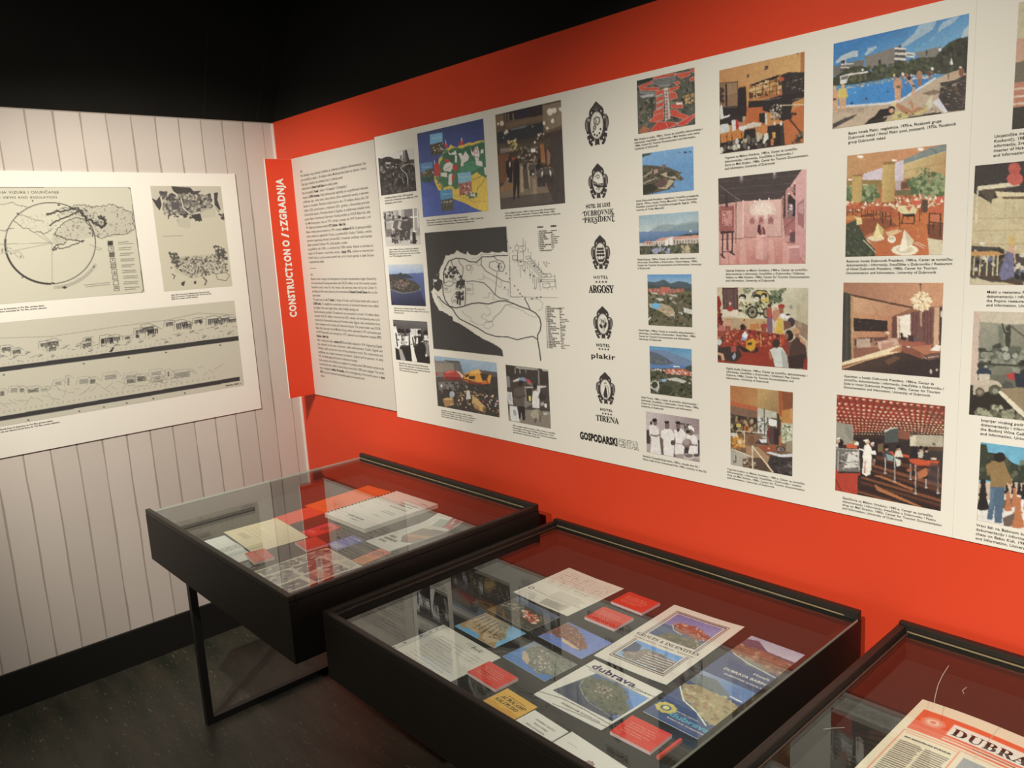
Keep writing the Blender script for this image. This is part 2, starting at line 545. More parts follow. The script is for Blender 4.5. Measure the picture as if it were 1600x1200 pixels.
def pic_bw1():
    c = full('bw1', [(82, 175), (443, 45), (482, 518), (120, 570)], (190, 181, 166), (185, 176, 164), 2, 0.002)
    c.P((52, 46, 44), (70, 205), (120, 208), (160, 185), (200, 180), (240, 195), (290, 190), (330, 215), (400, 210), (460, 195), (495, 540), (110, 590), n=6)
    c.P((70, 64, 60), (400, 185), (455, 175), (457, 215), (405, 222))
    c.P((120, 112, 104), (405, 222), (460, 215), (466, 285), (420, 262))
    c.P((96, 88, 82), (298, 155), (318, 150), (316, 200), (300, 205)).P((96, 88, 82), (330, 100), (368, 85), (405, 210), (320, 212))
    c.P((58, 52, 50), (352, 95), (370, 84), (405, 210), (372, 212)).L((165, 156, 146), 4, (330, 105), (322, 205)).L((165, 156, 146), 4, (345, 98), (340, 205))
    c.N([(40, 35, 34), (66, 60, 57), (80, 74, 69)], 160, (6, 20), (92, 215), (455, 240), (480, 515), (122, 565))
    c.P((150, 142, 132), (150, 240), (210, 232), (200, 252), (160, 262)).P((105, 98, 92), (110, 282), (130, 276), (132, 330), (102, 330))
    c.N([(160, 150, 140), (120, 112, 105)], 16, (3, 8), (100, 270), (290, 245), (300, 360), (110, 370))
    c.L((150, 140, 130), 9, (395, 232), (330, 255), (305, 285), (330, 310), (368, 345), (382, 395), (384, 450))
    c.L((140, 130, 120), 5, (285, 370), (320, 385), (345, 440)).L((150, 142, 130), 4, (268, 400), (248, 440), (240, 465))
    return c.grain(4)


def pic_bw2():
    c = full('bw2', [(137, 738), (497, 698), (527, 1080), (163, 1098)], (200, 192, 176), (150, 142, 132), 3, 0.002)
    c.P((178, 168, 156), (160, 1000), (520, 985), (530, 1085), (162, 1100))
    c.P((110, 102, 96), (350, 720), (440, 712), (450, 900), (370, 890)).P((88, 82, 78), (395, 800), (440, 800), (445, 905), (385, 890))
    c.P((165, 156, 146), (215, 740), (255, 735), (285, 920), (215, 915)).P((190, 181, 168), (222, 870), (280, 860), (290, 918), (228, 925))
    c.P((105, 98, 90), (160, 925), (220, 915), (230, 985), (170, 1000)).P((70, 64, 60), (150, 760), (165, 755), (170, 930), (160, 930))
    c.N([(60, 55, 52), (185, 175, 163), (120, 112, 105)], 50, (4, 14), (140, 740), (290, 725), (290, 850), (150, 860))
    c.P((185, 176, 165), (295, 725), (325, 722), (330, 850), (300, 850))
    for x, y, h, t in ((302, 1040, 260, (95, 88, 82)), (345, 1035, 240, (165, 156, 146)), (375, 1030, 240, (75, 70, 66)), (245, 1060, 120, (60, 55, 52)), (275, 1065, 80, (120, 112, 105))):
        c.man(x, y, h, (55, 50, 47), (150, 140, 130), t, (70, 64, 60), 1.4)
    c.N([(50, 46, 43), (170, 160, 150)], 40, (3, 8), (220, 950), (390, 940), (395, 1045), (250, 1070))
    c.L((222, 214, 202), 11, (445, 705), (455, 940)).L((222, 214, 202), 9, (488, 700), (498, 900)).P((225, 217, 205), (400, 792), (498, 786), (485, 800), (430, 806)).P((225, 217, 205), (420, 940), (490, 938), (470, 950))
    c.P((50, 45, 42), (437, 950), (470, 950), (478, 1070), (440, 1070)).N([(48, 44, 42)], 14, (8, 16), (400, 1040), (500, 1030), (505, 1060), (420, 1068), asp=0.5, rot=0)
    return c.grain(6)


def pic_aerial():
    c = full('aerial', [(107, 80), (437, 75), (462, 468), (138, 458)], (205, 197, 181), (160, 172, 190), 4, 0.002)
    c.P((178, 180, 180), (107, 80), (437, 75), (445, 175), (113, 180), g=((140, 155, 182), (270, 78), (275, 175)))
    c.P((88, 100, 135), (113, 172), (445, 160), (463, 470), (138, 460), g=((46, 46, 66), (250, 170), (280, 440)))
    c.P((82, 98, 150), (330, 168), (445, 163), (462, 460), (400, 300), a=.5)
    c.P((58, 60, 66), (115, 178), (170, 170), (200, 172), (228, 155), (250, 170), (285, 166), (320, 188), (352, 210), (250, 215), (125, 190))
    c.P((66, 62, 56), (120, 192), (200, 200), (300, 222), (370, 248), (416, 295), (392, 322), (330, 338), (240, 345), (180, 325), (128, 308), n=7)
    c.N([(98, 84, 74), (120, 100, 90), (50, 50, 42), (84, 76, 60)], 90, (4, 13), (125, 215), (290, 225), (400, 290), (320, 325), (190, 315), (130, 295), asp=.5, rot=.1)
    c.N([(150, 118, 108), (132, 100, 92)], 34, (3, 9), (195, 225), (265, 220), (330, 275), (200, 285), asp=.6)
    c.L((150, 140, 126), 4, (130, 310), (185, 332), (240, 348), (330, 340), (398, 322), (414, 296))
    return c.grain(3)


def pic_people():
    c = full('people', [(150, 590), (472, 612), (500, 1005), (180, 965)], (207, 198, 182), (62, 56, 54), 5, 0.002)
    c.P((98, 91, 88), (150, 590), (472, 612), (482, 720), (160, 690), g=((70, 64, 62), (300, 600), (305, 715)))
    c.P((196, 188, 178), (315, 678), (412, 680), (410, 745), (330, 748)).L((120, 112, 106), 3, (362, 680), (364, 745))
    c.P((40, 36, 35), (178, 850), (490, 830), (500, 1005), (182, 965))
    W_, D_ = (212, 204, 194), (40, 36, 35)
    c.P(W_, (152, 660), (178, 650), (200, 730), (225, 830), (210, 870), (172, 850)).E((200, 190, 180), 168, 662, 12, 18).E(D_, 166, 645, 13, 10)
    c.P((150, 142, 134), (205, 860), (235, 870), (275, 980), (225, 970)).L(D_, 12, (180, 720), (195, 840))
    for x, y in ((210, 700), (242, 705), (290, 705), (398, 710), (458, 718)):
        c.E((150, 140, 132), x, y + 12, 13, 20).E((38, 34, 33), x, y - 3, 18, 22)
    c.P(W_, (190, 740), (228, 735), (232, 830), (200, 850)).P(W_, (255, 750), (300, 740), (300, 830), (270, 832)).P((170, 162, 154), (230, 745), (262, 745), (265, 830), (235, 830))
    c.P(W_, (308, 715), (335, 712), (358, 790), (350, 880), (380, 985), (332, 985), (318, 860)).E((190, 180, 170), 322, 722, 11, 18).L(D_, 10, (335, 760), (350, 850))
    c.P(W_, (372, 770), (392, 750), (390, 815), (366, 820)).P(D_, (385, 745), (425, 745), (440, 860), (425, 995), (380, 990), (388, 830))
    c.P(W_, (440, 740), (485, 745), (485, 790), (450, 790)).P((130, 122, 116), (445, 800), (480, 800), (490, 930), (455, 940), (462, 860)).E(W_, 462, 925, 8, 14)
    c.N([(205, 198, 188), (60, 55, 52), (30, 27, 26)], 40, (3, 9), (185, 730), (480, 745), (485, 840), (190, 830))
    return c.grain(5)


def pic_cmap():
    c = full('cmap', [(62, 218), (812, 38), (872, 1090), (133, 1160)], (172, 165, 150), (62, 70, 112), 6, 0.002)
    c.P((52, 58, 88), (62, 218), (812, 38), (830, 300), (75, 420), g=((60, 68, 108), (440, 130), (450, 360)))
    c.P((68, 80, 132), (105, 720), (330, 860), (600, 1000), (800, 1095), (140, 1165))
    Y, Gn, Wh = (186, 152, 62), (62, 98, 70), (184, 176, 166)
    coast = [(812, 290), (740, 300), (700, 318), (640, 315), (600, 340), (540, 350), (520, 372), (480, 365), (440, 340), (420, 375), (370, 400), (345, 460), (310, 500), (300, 560), (270, 590), (258, 690), (262, 760), (300, 850), (350, 870), (470, 950), (600, 1000), (720, 1060), (800, 1092), (880, 1100), (880, 280)]
    c.P(Y, *coast)
    green = [(830, 300), (760, 320), (690, 345), (620, 355), (570, 385), (500, 372), (450, 385), (420, 410), (375, 440), (350, 500), (320, 545), (312, 620), (275, 690), (290, 730), (320, 790), (360, 830), (440, 800), (470, 820), (500, 850), (560, 800), (640, 760), (670, 690), (740, 650), (790, 690), (860, 720), (860, 300)]
    c.P(Gn, *green)
    c.N([Gn], 60, (8, 18), (340, 420), (600, 370), (840, 310), (840, 380), (500, 420), (350, 540))
    c.N([Gn, Y], 40, (6, 13), (270, 690), (300, 700), (360, 850), (330, 850))
    c.P((46, 74, 52), (350, 440), (600, 380), (840, 320), (850, 420), (600, 470), (400, 560), a=.5)
    c.P((70, 118, 84), (560, 560), (700, 520), (780, 600), (700, 640), (540, 650))
    for q in ([(405, 420), (445, 440), (500, 405), (510, 455), (430, 455)], [(490, 455), (515, 470), (512, 545), (490, 540)], [(525, 440), (560, 435), (580, 470), (610, 410), (650, 470), (640, 520), (590, 545), (580, 590), (555, 580), (560, 520)], [(665, 370), (690, 430), (720, 370), (750, 360), (770, 440), (760, 520), (800, 530), (805, 590), (770, 580), (730, 570), (715, 480), (680, 460)], [(785, 395), (812, 390), (815, 430), (780, 440)], [(370, 570), (420, 530), (470, 560), (470, 600), (440, 650), (410, 640), (370, 640), (355, 610)], [(330, 660), (400, 655), (405, 710), (330, 700)], [(420, 680), (455, 665), (470, 740), (450, 800), (415, 790)], [(820, 600), (855, 590), (855, 680), (830, 680)], [(665, 885), (715, 880), (715, 925), (680, 930)]):
        c.P(Wh, *q)
    Rd = (165, 58, 52)
    c.E(Rd, 400, 525, 28, 22).P(Rd, (465, 580), (520, 560), (530, 610), (490, 640), (465, 620)).P(Rd, (455, 690), (490, 670), (480, 740), (455, 770)).P(Rd, (255, 560), (310, 550), (330, 640), (300, 700), (262, 700)).P(Rd, (375, 330), (410, 330), (405, 375), (375, 375)).P(Rd, (545, 300), (580, 290), (585, 345), (550, 350)).P(Rd, (680, 890), (710, 885), (705, 905))
    c.L(Wh, 8, (385, 290), (388, 330)).L(Wh, 8, (565, 262), (567, 300)).L(Wh, 7, (258, 518), (262, 560))
    Dk = (60, 54, 46)
    c.L(Dk, 4, (670, 450), (730, 480), (790, 500)).L(Dk, 4, (840, 705), (790, 790), (745, 830), (740, 870)).L(Dk, 4, (680, 740), (740, 720), (790, 695)).L((150, 120, 70), 6, (480, 910), (600, 940), (700, 985), (870, 980))
    c.L(Dk, 3, (380, 620), (420, 600), (470, 570)).L(Dk, 3, (640, 560), (700, 570), (770, 630))
    c.P((170, 52, 50), (700, 390), (745, 380), (750, 440), (710, 440), a=.6).P(Wh, (712, 398), (738, 392), (740, 430), (716, 432))

    def inset(p, sky, land):
        c.P(sky, *p)
        (ax, ay), (bx, by), (cx, cy), (dx, dy) = p
        lo = [((ax + dx) / 2, (ay + dy) / 2 - 5), ((bx + cx) / 2, (by + cy) / 2 - 15), (cx, cy), (dx, dy)]
        c.P(land[0], *lo)
        c.N(land, 40, (4, 13), *lo)
        c.P((200, 205, 205), (ax + 20, ay + 40), (bx - 10, by + 50), (bx - 15, by + 62), (ax + 30, ay + 55), a=.25)
    inset([(205, 228), (348, 205), (360, 440), (218, 468)], (95, 138, 160), [(70, 62, 50), (110, 98, 78), (50, 58, 46), (160, 150, 130)])
    inset([(100, 555), (240, 535), (250, 710), (112, 760)], (78, 110, 140), [(76, 70, 52), (130, 120, 96), (58, 66, 50), (150, 140, 118)])
    c.P((50, 72, 58), (110, 705), (250, 700), (240, 750), (180, 772), (120, 765))
    inset([(520, 662), (668, 645), (685, 890), (540, 912)], (112, 150, 172), [(150, 90, 72), (120, 100, 84), (84, 62, 52), (180, 160, 140)])
    inset([(322, 855), (458, 838), (475, 1078), (338, 1088)], (74, 122, 150), [(72, 70, 58), (60, 60, 48), (88, 84, 70)])
    c.N([(190, 180, 160)], 18, (4, 9), (335, 985), (465, 965), (468, 985), (340, 1000), asp=.6)
    c.N([Gn], 26, (7, 14), (610, 890), (740, 880), (735, 930), (660, 950), (620, 920))
    c.E(Wh, 692, 905, 26, 18).E(Rd, 690, 898, 12, 7)
    return c.grain(2.5)


def pic_arcade():
    c = full('arcade', [(40, 195), (720, 35), (762, 1112), (92, 1182)], (176, 168, 152), (62, 50, 42), 7, 0.002)
    c.P((82, 66, 52), (40, 195), (720, 35), (735, 340), (520, 400), (300, 420), (50, 390), n=5)
    c.P((50, 40, 40), (130, 180), (525, 85), (530, 200), (140, 260)).P((40, 40, 58), (300, 150), (350, 130), (355, 205), (300, 215))
    for x in (145, 175, 225):
        c.L((98, 84, 70), 14, (x, 185), (x + 5, 250))
    c.P((104, 80, 58), (45, 210), (120, 190), (130, 300), (52, 330)).P((94, 74, 56), (150, 290), (525, 195), (530, 250), (160, 330)).P((110, 92, 72), (530, 100), (720, 60), (730, 300), (560, 370), (530, 260))
    c.P((46, 46, 46), (60, 380), (200, 350), (530, 270), (535, 380), (400, 440), (70, 490)).L((88, 92, 92), 16, (210, 350), (300, 330), (360, 315))
    c.P((70, 60, 46), (60, 500), (280, 500), (520, 470), (600, 440), (610, 520), (100, 600))
    c.P((96, 62, 40), (70, 610), (180, 600), (190, 900), (85, 900)).P((128, 82, 50), (500, 500), (540, 495), (560, 700), (515, 690)).P((120, 86, 60), (570, 540), (610, 600), (600, 730), (580, 740))
    c.P((60, 52, 46), (620, 500), (745, 330), (762, 1100), (640, 1080))
    c.P((100, 86, 70), (90, 545), (210, 530), (215, 575), (90, 600)).R((140, 126, 108), 100, 552, 200, 572, a=.5)
    c.N([(150, 130, 80), (180, 160, 110), (90, 74, 46)], 40, (6, 16), (170, 470), (260, 450), (280, 560), (200, 560))
    c.N([(110, 92, 74), (70, 60, 50), (140, 120, 98), (48, 40, 36)], 70, (6, 18), (270, 540), (480, 520), (480, 680), (280, 660))
    c.P((205, 200, 205), (408, 550), (455, 545), (457, 580), (410, 585)).P((120, 62, 40), (130, 660), (180, 625), (260, 640), (262, 665), (150, 670))
    Dk = (40, 34, 32)
    c.P((100, 84, 66), (290, 700), (480, 690), (640, 1100), (95, 1180), (90, 960)).P((120, 84, 50), (92, 940), (220, 910), (230, 970), (92, 990), a=.8)
    c.P((150, 128, 98), (300, 730), (325, 730), (330, 1000), (300, 1000), a=.7).P((150, 128, 98), (370, 700), (390, 700), (400, 950), (385, 960), a=.6).P((140, 120, 94), (430, 860), (455, 860), (480, 1080), (430, 1080), a=.5)
    c.P((60, 54, 50), (95, 1060), (640, 990), (762, 1060), (762, 1112), (92, 1182), a=.7)
    c.P(Dk, (150, 680), (180, 660), (215, 690), (215, 900), (180, 900), (150, 780)).P(Dk, (225, 690), (290, 680), (290, 880), (285, 1060), (270, 1060), (260, 900), (240, 1080), (225, 1080)).E((52, 44, 40), 192, 648, 22, 26).E(Dk, 258, 670, 18, 22)
    c.P(Dk, (455, 720), (500, 670), (510, 760), (500, 940), (480, 940), (470, 820)).E(Dk, 492, 670, 15, 22).P((58, 50, 46), (620, 720), (680, 680), (700, 800), (690, 1080), (640, 1080))
    c.E((150, 130, 110), 190, 710, 10, 30).P(Dk, (320, 760), (370, 750), (390, 960), (340, 960), a=.5)
    for x, y, h in ((520, 940, 220), (560, 880, 160), (600, 900, 190), (420, 830, 150), (345, 760, 110)):
        c.man(x, y, h, Dk, (120, 98, 80), (70, 60, 54), (52, 45, 42), 1.5)
    c.P((165, 155, 140), (600, 760), (620, 790), (612, 840), (598, 800)).P((160, 150, 136), (515, 790), (530, 770), (535, 810), (518, 840)).E((180, 170, 160), 430, 810, 8, 14).E((120, 110, 104), 170, 862, 12, 14)
    for x, y, r in ((110, 285, 26), (70, 290, 14), (160, 370, 20), (140, 385, 14), (605, 165, 38), (650, 150, 30), (715, 135, 22), (545, 280, 18), (632, 258, 22), (578, 335, 16), (450, 480, 14), (490, 405, 16), (510, 390, 9), (540, 395, 9), (478, 440, 9), (128, 432, 6), (428, 318, 6)):
        c.E((205, 190, 165), x, y, r * .8, r, a=.75)
        c.L((110, 95, 78), 4, (x, y + r), (x - 8, y + r * 1.8))
    return c.grain(4)


def pic_umb():
    c = full('umb', [(42, 80), (835, 178), (880, 890), (85, 730)], (200, 191, 174), (78, 66, 58), 8, 0.002)
    c.P((150, 164, 172), (42, 80), (835, 178), (842, 310), (420, 320), (60, 160), g=((122, 142, 156), (440, 120), (440, 320)))
    c.P((112, 106, 96), (45, 150), (365, 155), (410, 300), (420, 330), (60, 360)).P((84, 82, 78), (160, 140), (365, 155), (375, 190), (240, 175)).P((96, 92, 86), (290, 180), (365, 175), (415, 320), (300, 300))
    c.P((128, 116, 100), (50, 175), (285, 185), (290, 280), (60, 290))
    c.P((88, 78, 72), (590, 270), (842, 300), (850, 470), (480, 400)).P((62, 56, 50), (85, 440), (850, 450), (878, 880), (85, 730), n=6)
    c.P((104, 98, 88), (95, 420), (350, 420), (360, 500), (100, 520)).N([(50, 44, 42), (120, 110, 98), (80, 72, 66)], 60, (5, 18), (80, 420), (840, 470), (850, 600), (90, 560))
    Rd, Or, Yl = (160, 62, 54), (206, 138, 52), (210, 168, 92)
    c.P(Rd, (150, 300), (240, 268), (330, 275), (420, 340), (400, 385), (280, 400), (180, 385)).P((120, 46, 42), (180, 350), (400, 365), (395, 400), (290, 405), (190, 390)).P((198, 170, 140), (320, 280), (370, 295), (420, 345), (400, 380), (360, 320)).P((200, 110, 100), (165, 300), (240, 272), (330, 285), (220, 310), a=.7)
    c.P(Rd, (55, 280), (115, 330), (60, 335))
    c.P(Or, (430, 320), (500, 285), (600, 258), (640, 300), (720, 380), (690, 440), (570, 420), (420, 380)).P((66, 56, 46), (480, 350), (560, 345), (560, 395), (490, 385)).P((66, 56, 46), (625, 310), (735, 330), (725, 410), (655, 410)).P(Yl, (500, 290), (605, 262), (620, 310), (520, 320)).P(Or, (735, 335), (770, 340), (750, 450), (700, 440)).P((70, 58, 46), (430, 330), (490, 320), (480, 350), (440, 370))
    c.P((190, 92, 46), (400, 395), (570, 425), (745, 420), (745, 450), (640, 455), (480, 430)).P((120, 56, 48), (480, 420), (640, 440), (660, 460), (500, 450)).P((66, 58, 52), (770, 350), (850, 370), (850, 460), (755, 450))
    for x in (290, 490, 720, 790):
        c.L((60, 52, 46), 8, (x, 400), (x + 12, 620))
    Wd = (186, 148, 92)
    c.E(Wd, 220, 650, 70, 26).P((150, 112, 66), (150, 650), (290, 650), (280, 720), (180, 745)).P((200, 170, 120), (525, 650), (650, 740), (530, 690))
    c.P(Wd, (530, 600), (590, 640), (690, 740), (690, 830), (560, 760), (520, 690)).P((120, 88, 54), (660, 750), (695, 750), (700, 830), (665, 830))
    for i in range(7):
        c.L((120, 84, 48), 5, (540 + i * 12, 690 + i * 10), (545 + i * 12, 780 + i * 6))
    c.N([Wd, (210, 176, 120), (140, 104, 62)], 42, (7, 17), (330, 540), (600, 540), (620, 650), (340, 640), asp=.5, rot=.1)
    c.N([(205, 195, 180), (150, 60, 56), (90, 96, 120), (60, 54, 50), (180, 130, 70)], 70, (5, 14), (600, 560), (850, 600), (870, 870), (700, 760))
    c.P((190, 184, 172), (460, 530), (490, 530), (510, 640), (445, 650)).E((150, 150, 156), 270, 580, 34, 40).P((160, 140, 112), (240, 590), (270, 590), (275, 640), (245, 640)).E((200, 190, 178), 135, 470, 12, 22)
    c.N([(150, 110, 66), (70, 54, 40), (190, 160, 110)], 40, (5, 14), (300, 600), (520, 640), (520, 770), (250, 720))
    return c.grain(4)


def pic_market():
    c = full('market', [(957, 195), (1500, 262), (1535, 1020), (1000, 915)], (203, 194, 176), (72, 64, 56), 9, 0.002)
    c.P((62, 55, 48), (957, 195), (1500, 262), (1510, 460), (970, 380), n=6).P((150, 140, 122), (1080, 220), (1370, 252), (1370, 275), (1100, 250)).P((165, 155, 138), (1420, 250), (1500, 262), (1500, 290), (1425, 280))
    for x in (1080, 1140, 1215):
        c.L((150, 140, 124), 9, (x, 240), (x + 3, 310))
    c.P((130, 120, 104), (1370, 270), (1385, 270), (1395, 470), (1375, 460))
    c.P((120, 110, 96), (1190, 480), (1310, 490), (1310, 700), (1200, 760)).P((56, 50, 45), (1220, 500), (1300, 500), (1290, 690), (1230, 660)).P((170, 160, 142), (1200, 480), (1310, 480), (1300, 500), (1220, 500))
    c.P((190, 182, 166), (1360, 470), (1475, 475), (1470, 490), (1400, 500), (1390, 640), (1365, 590))
    c.P((138, 126, 108), (1010, 760), (1520, 800), (1535, 1020), (1000, 915)).P((110, 98, 84), (1210, 760), (1520, 840), (1535, 1020), (1150, 940), a=.6)
    c.P((112, 130, 146), (1120, 400), (1150, 365), (1200, 362), (1230, 420), (1180, 405)).P((186, 176, 160), (1050, 405), (1140, 365), (1125, 410), (1060, 420)).P((178, 70, 60), (1200, 365), (1260, 395), (1300, 445), (1240, 425)).P((120, 100, 96), (1230, 420), (1300, 445), (1305, 470), (1240, 450))
    c.P((70, 58, 50), (1040, 430), (1120, 430), (1140, 600), (1060, 620)).P((88, 76, 66), (1070, 500), (1200, 480), (1205, 620), (1190, 740), (1100, 740), (1060, 640)).E((52, 44, 40), 1150, 440, 30, 40).L((60, 50, 44), 14, (1060, 600), (1130, 620), (1210, 590))
    c.P((44, 40, 38), (1120, 730), (1205, 735), (1210, 900), (1180, 910), (1160, 800), (1150, 890), (1125, 890))
    c.P((196, 188, 174), (1310, 540), (1350, 530), (1380, 570), (1370, 620), (1390, 650), (1390, 760), (1300, 750), (1295, 640)).E((50, 44, 40), 1335, 480, 24, 45).E((150, 124, 104), 1350, 525, 12, 16)
    c.E((58, 50, 46), 1430, 600, 50, 60).E((70, 60, 54), 1455, 560, 30, 30).P((150, 140, 130), (1400, 690), (1440, 670), (1450, 720), (1405, 730)).P((200, 192, 176), (1450, 700), (1485, 705), (1480, 750), (1455, 745))
    c.E((150, 138, 112), 1345, 830, 68, 62).P((112, 100, 82), (1380, 770), (1440, 790), (1430, 860), (1380, 880)).P((80, 70, 60), (1330, 880), (1360, 890), (1340, 945), (1325, 945)).P((80, 70, 60), (1390, 870), (1410, 870), (1408, 930), (1395, 930)).E((66, 56, 48), 1420, 770, 24, 26).P((176, 168, 154), (1435, 815), (1490, 820), (1485, 840), (1440, 835))
    c.P((184, 176, 162), (975, 545), (1040, 550), (1060, 715), (1000, 705)).P((150, 150, 150), (995, 570), (1025, 575), (1035, 660), (1005, 650), a=.6).P((192, 186, 174), (1010, 720), (1105, 735), (1140, 930), (1030, 910)).P((120, 120, 124), (1055, 770), (1090, 775), (1100, 850), (1065, 845), a=.7).P((150, 142, 130), (965, 340), (1010, 350), (1020, 480), (975, 490), a=.7)
    c.P((210, 190, 90), (1255, 600), (1280, 600), (1278, 665), (1258, 660))
    return c.grain(4)


def pic_roofs():
    c = full('roofs', [(60, 165), (540, 58), (552, 532), (76, 610)], (218, 207, 187), (92, 88, 74), 10)
    c.N([(62, 62, 52), (84, 82, 66), (110, 104, 84), (70, 66, 56)], 260, (6, 18), (60, 165), (540, 58), (552, 532), (76, 610))
    c.P((58, 58, 50), (60, 165), (180, 140), (200, 165), (65, 205))
    R_, Lt, Gy = (198, 84, 62), (214, 206, 190), (132, 128, 118)

    def roof(*p, col=R_):
        c.P(col, *p)
        c.L((212, 160, 138), 3, *p, p[0])
    c.P(Gy, (195, 150), (370, 135), (385, 160), (330, 215), (270, 222), (200, 190))
    for i in range(4):
        c.L((80, 76, 70), 5, (205, 160 + i * 13), (370, 148 + i * 13))
    roof((200, 135), (350, 108), (450, 110), (330, 135), (200, 155)); roof((380, 110), (500, 95), (505, 125), (430, 155)); roof((500, 78), (540, 68), (542, 105), (515, 100)); roof((365, 185), (410, 172), (425, 190), (390, 205)); roof((495, 150), (542, 135), (542, 165), (505, 175))
    roof((75, 215), (190, 165), (198, 185), (120, 222), (250, 222), (240, 250), (90, 245))
    c.P(Gy, (85, 250), (215, 255), (210, 290), (90, 275)).P((170, 165, 156), (85, 290), (200, 275), (205, 295), (110, 310))
    roof((325, 230), (415, 212), (410, 235), (335, 262))
    for a, b in ((225, 235), (228, 290), (232, 340), (210, 395)):
        roof((a, b + 20), (285, b), (288, b + 35), (a - 8, b + 58))
        c.P((168, 156, 138), (a - 5, b + 56), (285, b + 36), (288, b + 46), (a - 5, b + 72))
    roof((335, 265), (385, 262), (400, 310), (340, 330)); roof((345, 335), (395, 345), (440, 345), (448, 395), (350, 395))
    c.P((112, 118, 96), (335, 335), (390, 340), (388, 365), (335, 360)).P(Lt, (390, 352), (440, 350), (445, 365), (392, 366))
    roof((345, 405), (400, 410), (410, 430), (495, 460), (460, 490), (345, 455), col=(204, 78, 58)); roof((170, 500), (215, 450), (290, 430), (285, 490), (180, 520))
    c.P((92, 84, 74), (155, 520), (205, 505), (210, 550), (160, 550))
    roof((175, 590), (240, 505), (300, 510), (410, 515), (380, 548), (170, 596), col=(200, 66, 52)); roof((410, 520), (520, 455), (552, 440), (545, 465), (470, 535), (400, 545), col=(206, 72, 58)); roof((300, 505), (360, 510), (405, 520), (330, 560), col=(190, 70, 56))
    c.P((196, 184, 164), (288, 230), (322, 226), (345, 480), (300, 500), (300, 400))
    for i in range(9):
        y = 250 + i * 27
        c.P((188, 96, 72), (295 + i, y), (320 + i, y - 3), (322 + i, y + 9), (297 + i, y + 12))
        c.E((150, 140, 120), 310 + i, y + 16, 8, 5)
    c.N([(170, 130, 80), (190, 150, 96)], 26, (5, 12), (440, 290), (540, 270), (545, 350), (460, 360))
    c.N([(160, 140, 110), (180, 160, 130), (150, 84, 60)], 30, (4, 10), (90, 310), (230, 330), (210, 480), (80, 560), asp=.4)
    c.P((170, 100, 70), (80, 600), (115, 540), (175, 560), (160, 598))
    return c.grain(3)


def pic_bay():
    c = full('bay', [(107, 775), (533, 712), (537, 1078), (113, 1122)], (218, 208, 188), (106, 146, 180), 11)
    c.P((124, 162, 192), (107, 775), (533, 712), (535, 900), (110, 900), g=((92, 136, 176), (320, 745), (330, 1000)))
    c.P((82, 86, 76), (107, 780), (190, 768), (175, 785), (110, 808), n=8)
    c.P((92, 82, 66), (112, 872), (180, 872), (270, 880), (330, 890), (400, 920), (438, 930), (420, 950), (455, 985), (430, 998), (375, 992), (370, 1030), (330, 1072), (250, 1090), (113, 1122), n=7)
    c.N([(66, 62, 50), (110, 96, 74), (132, 116, 92)], 110, (5, 14), (112, 880), (270, 885), (430, 930), (420, 985), (330, 1060), (115, 1115), asp=.6)
    c.P((176, 158, 124), (240, 1062), (310, 1068), (350, 1030), (372, 1000), (350, 985), (322, 1000), (300, 1050), (240, 1050)).P((112, 86, 74), (215, 1030), (290, 980), (320, 985), (310, 1030), (260, 1058), (220, 1045))
    for i in range(4):
        c.L((80, 60, 54), 4, (230 + i * 12, 1040 + i * 4), (290 + i * 8, 990 + i * 10))
    c.P((168, 132, 112), (205, 910), (240, 900), (245, 930), (205, 945)).P((180, 160, 130), (260, 945), (300, 930), (360, 950), (400, 975), (380, 985), (300, 965)).E((72, 72, 56), 345, 945, 34, 22)
    c.P((132, 92, 84), (275, 870), (305, 860), (308, 888), (280, 892)).L((190, 172, 140), 6, (112, 970), (150, 950), (185, 930), (190, 900)).L((200, 182, 150), 5, (115, 1020), (170, 1000), (230, 975)).L((176, 160, 128), 5, (260, 945), (330, 970), (420, 992))
    c.P((62, 60, 48), (115, 1040), (200, 1020), (240, 1060), (200, 1090), (115, 1118), n=8)
    c.E((62, 72, 84), 465, 765, 18, 7).E((62, 72, 84), 505, 762, 13, 5).E((84, 94, 104), 420, 767, 12, 3).E((96, 88, 80), 365, 1046, 14, 5)
    return c.grain(2.5)


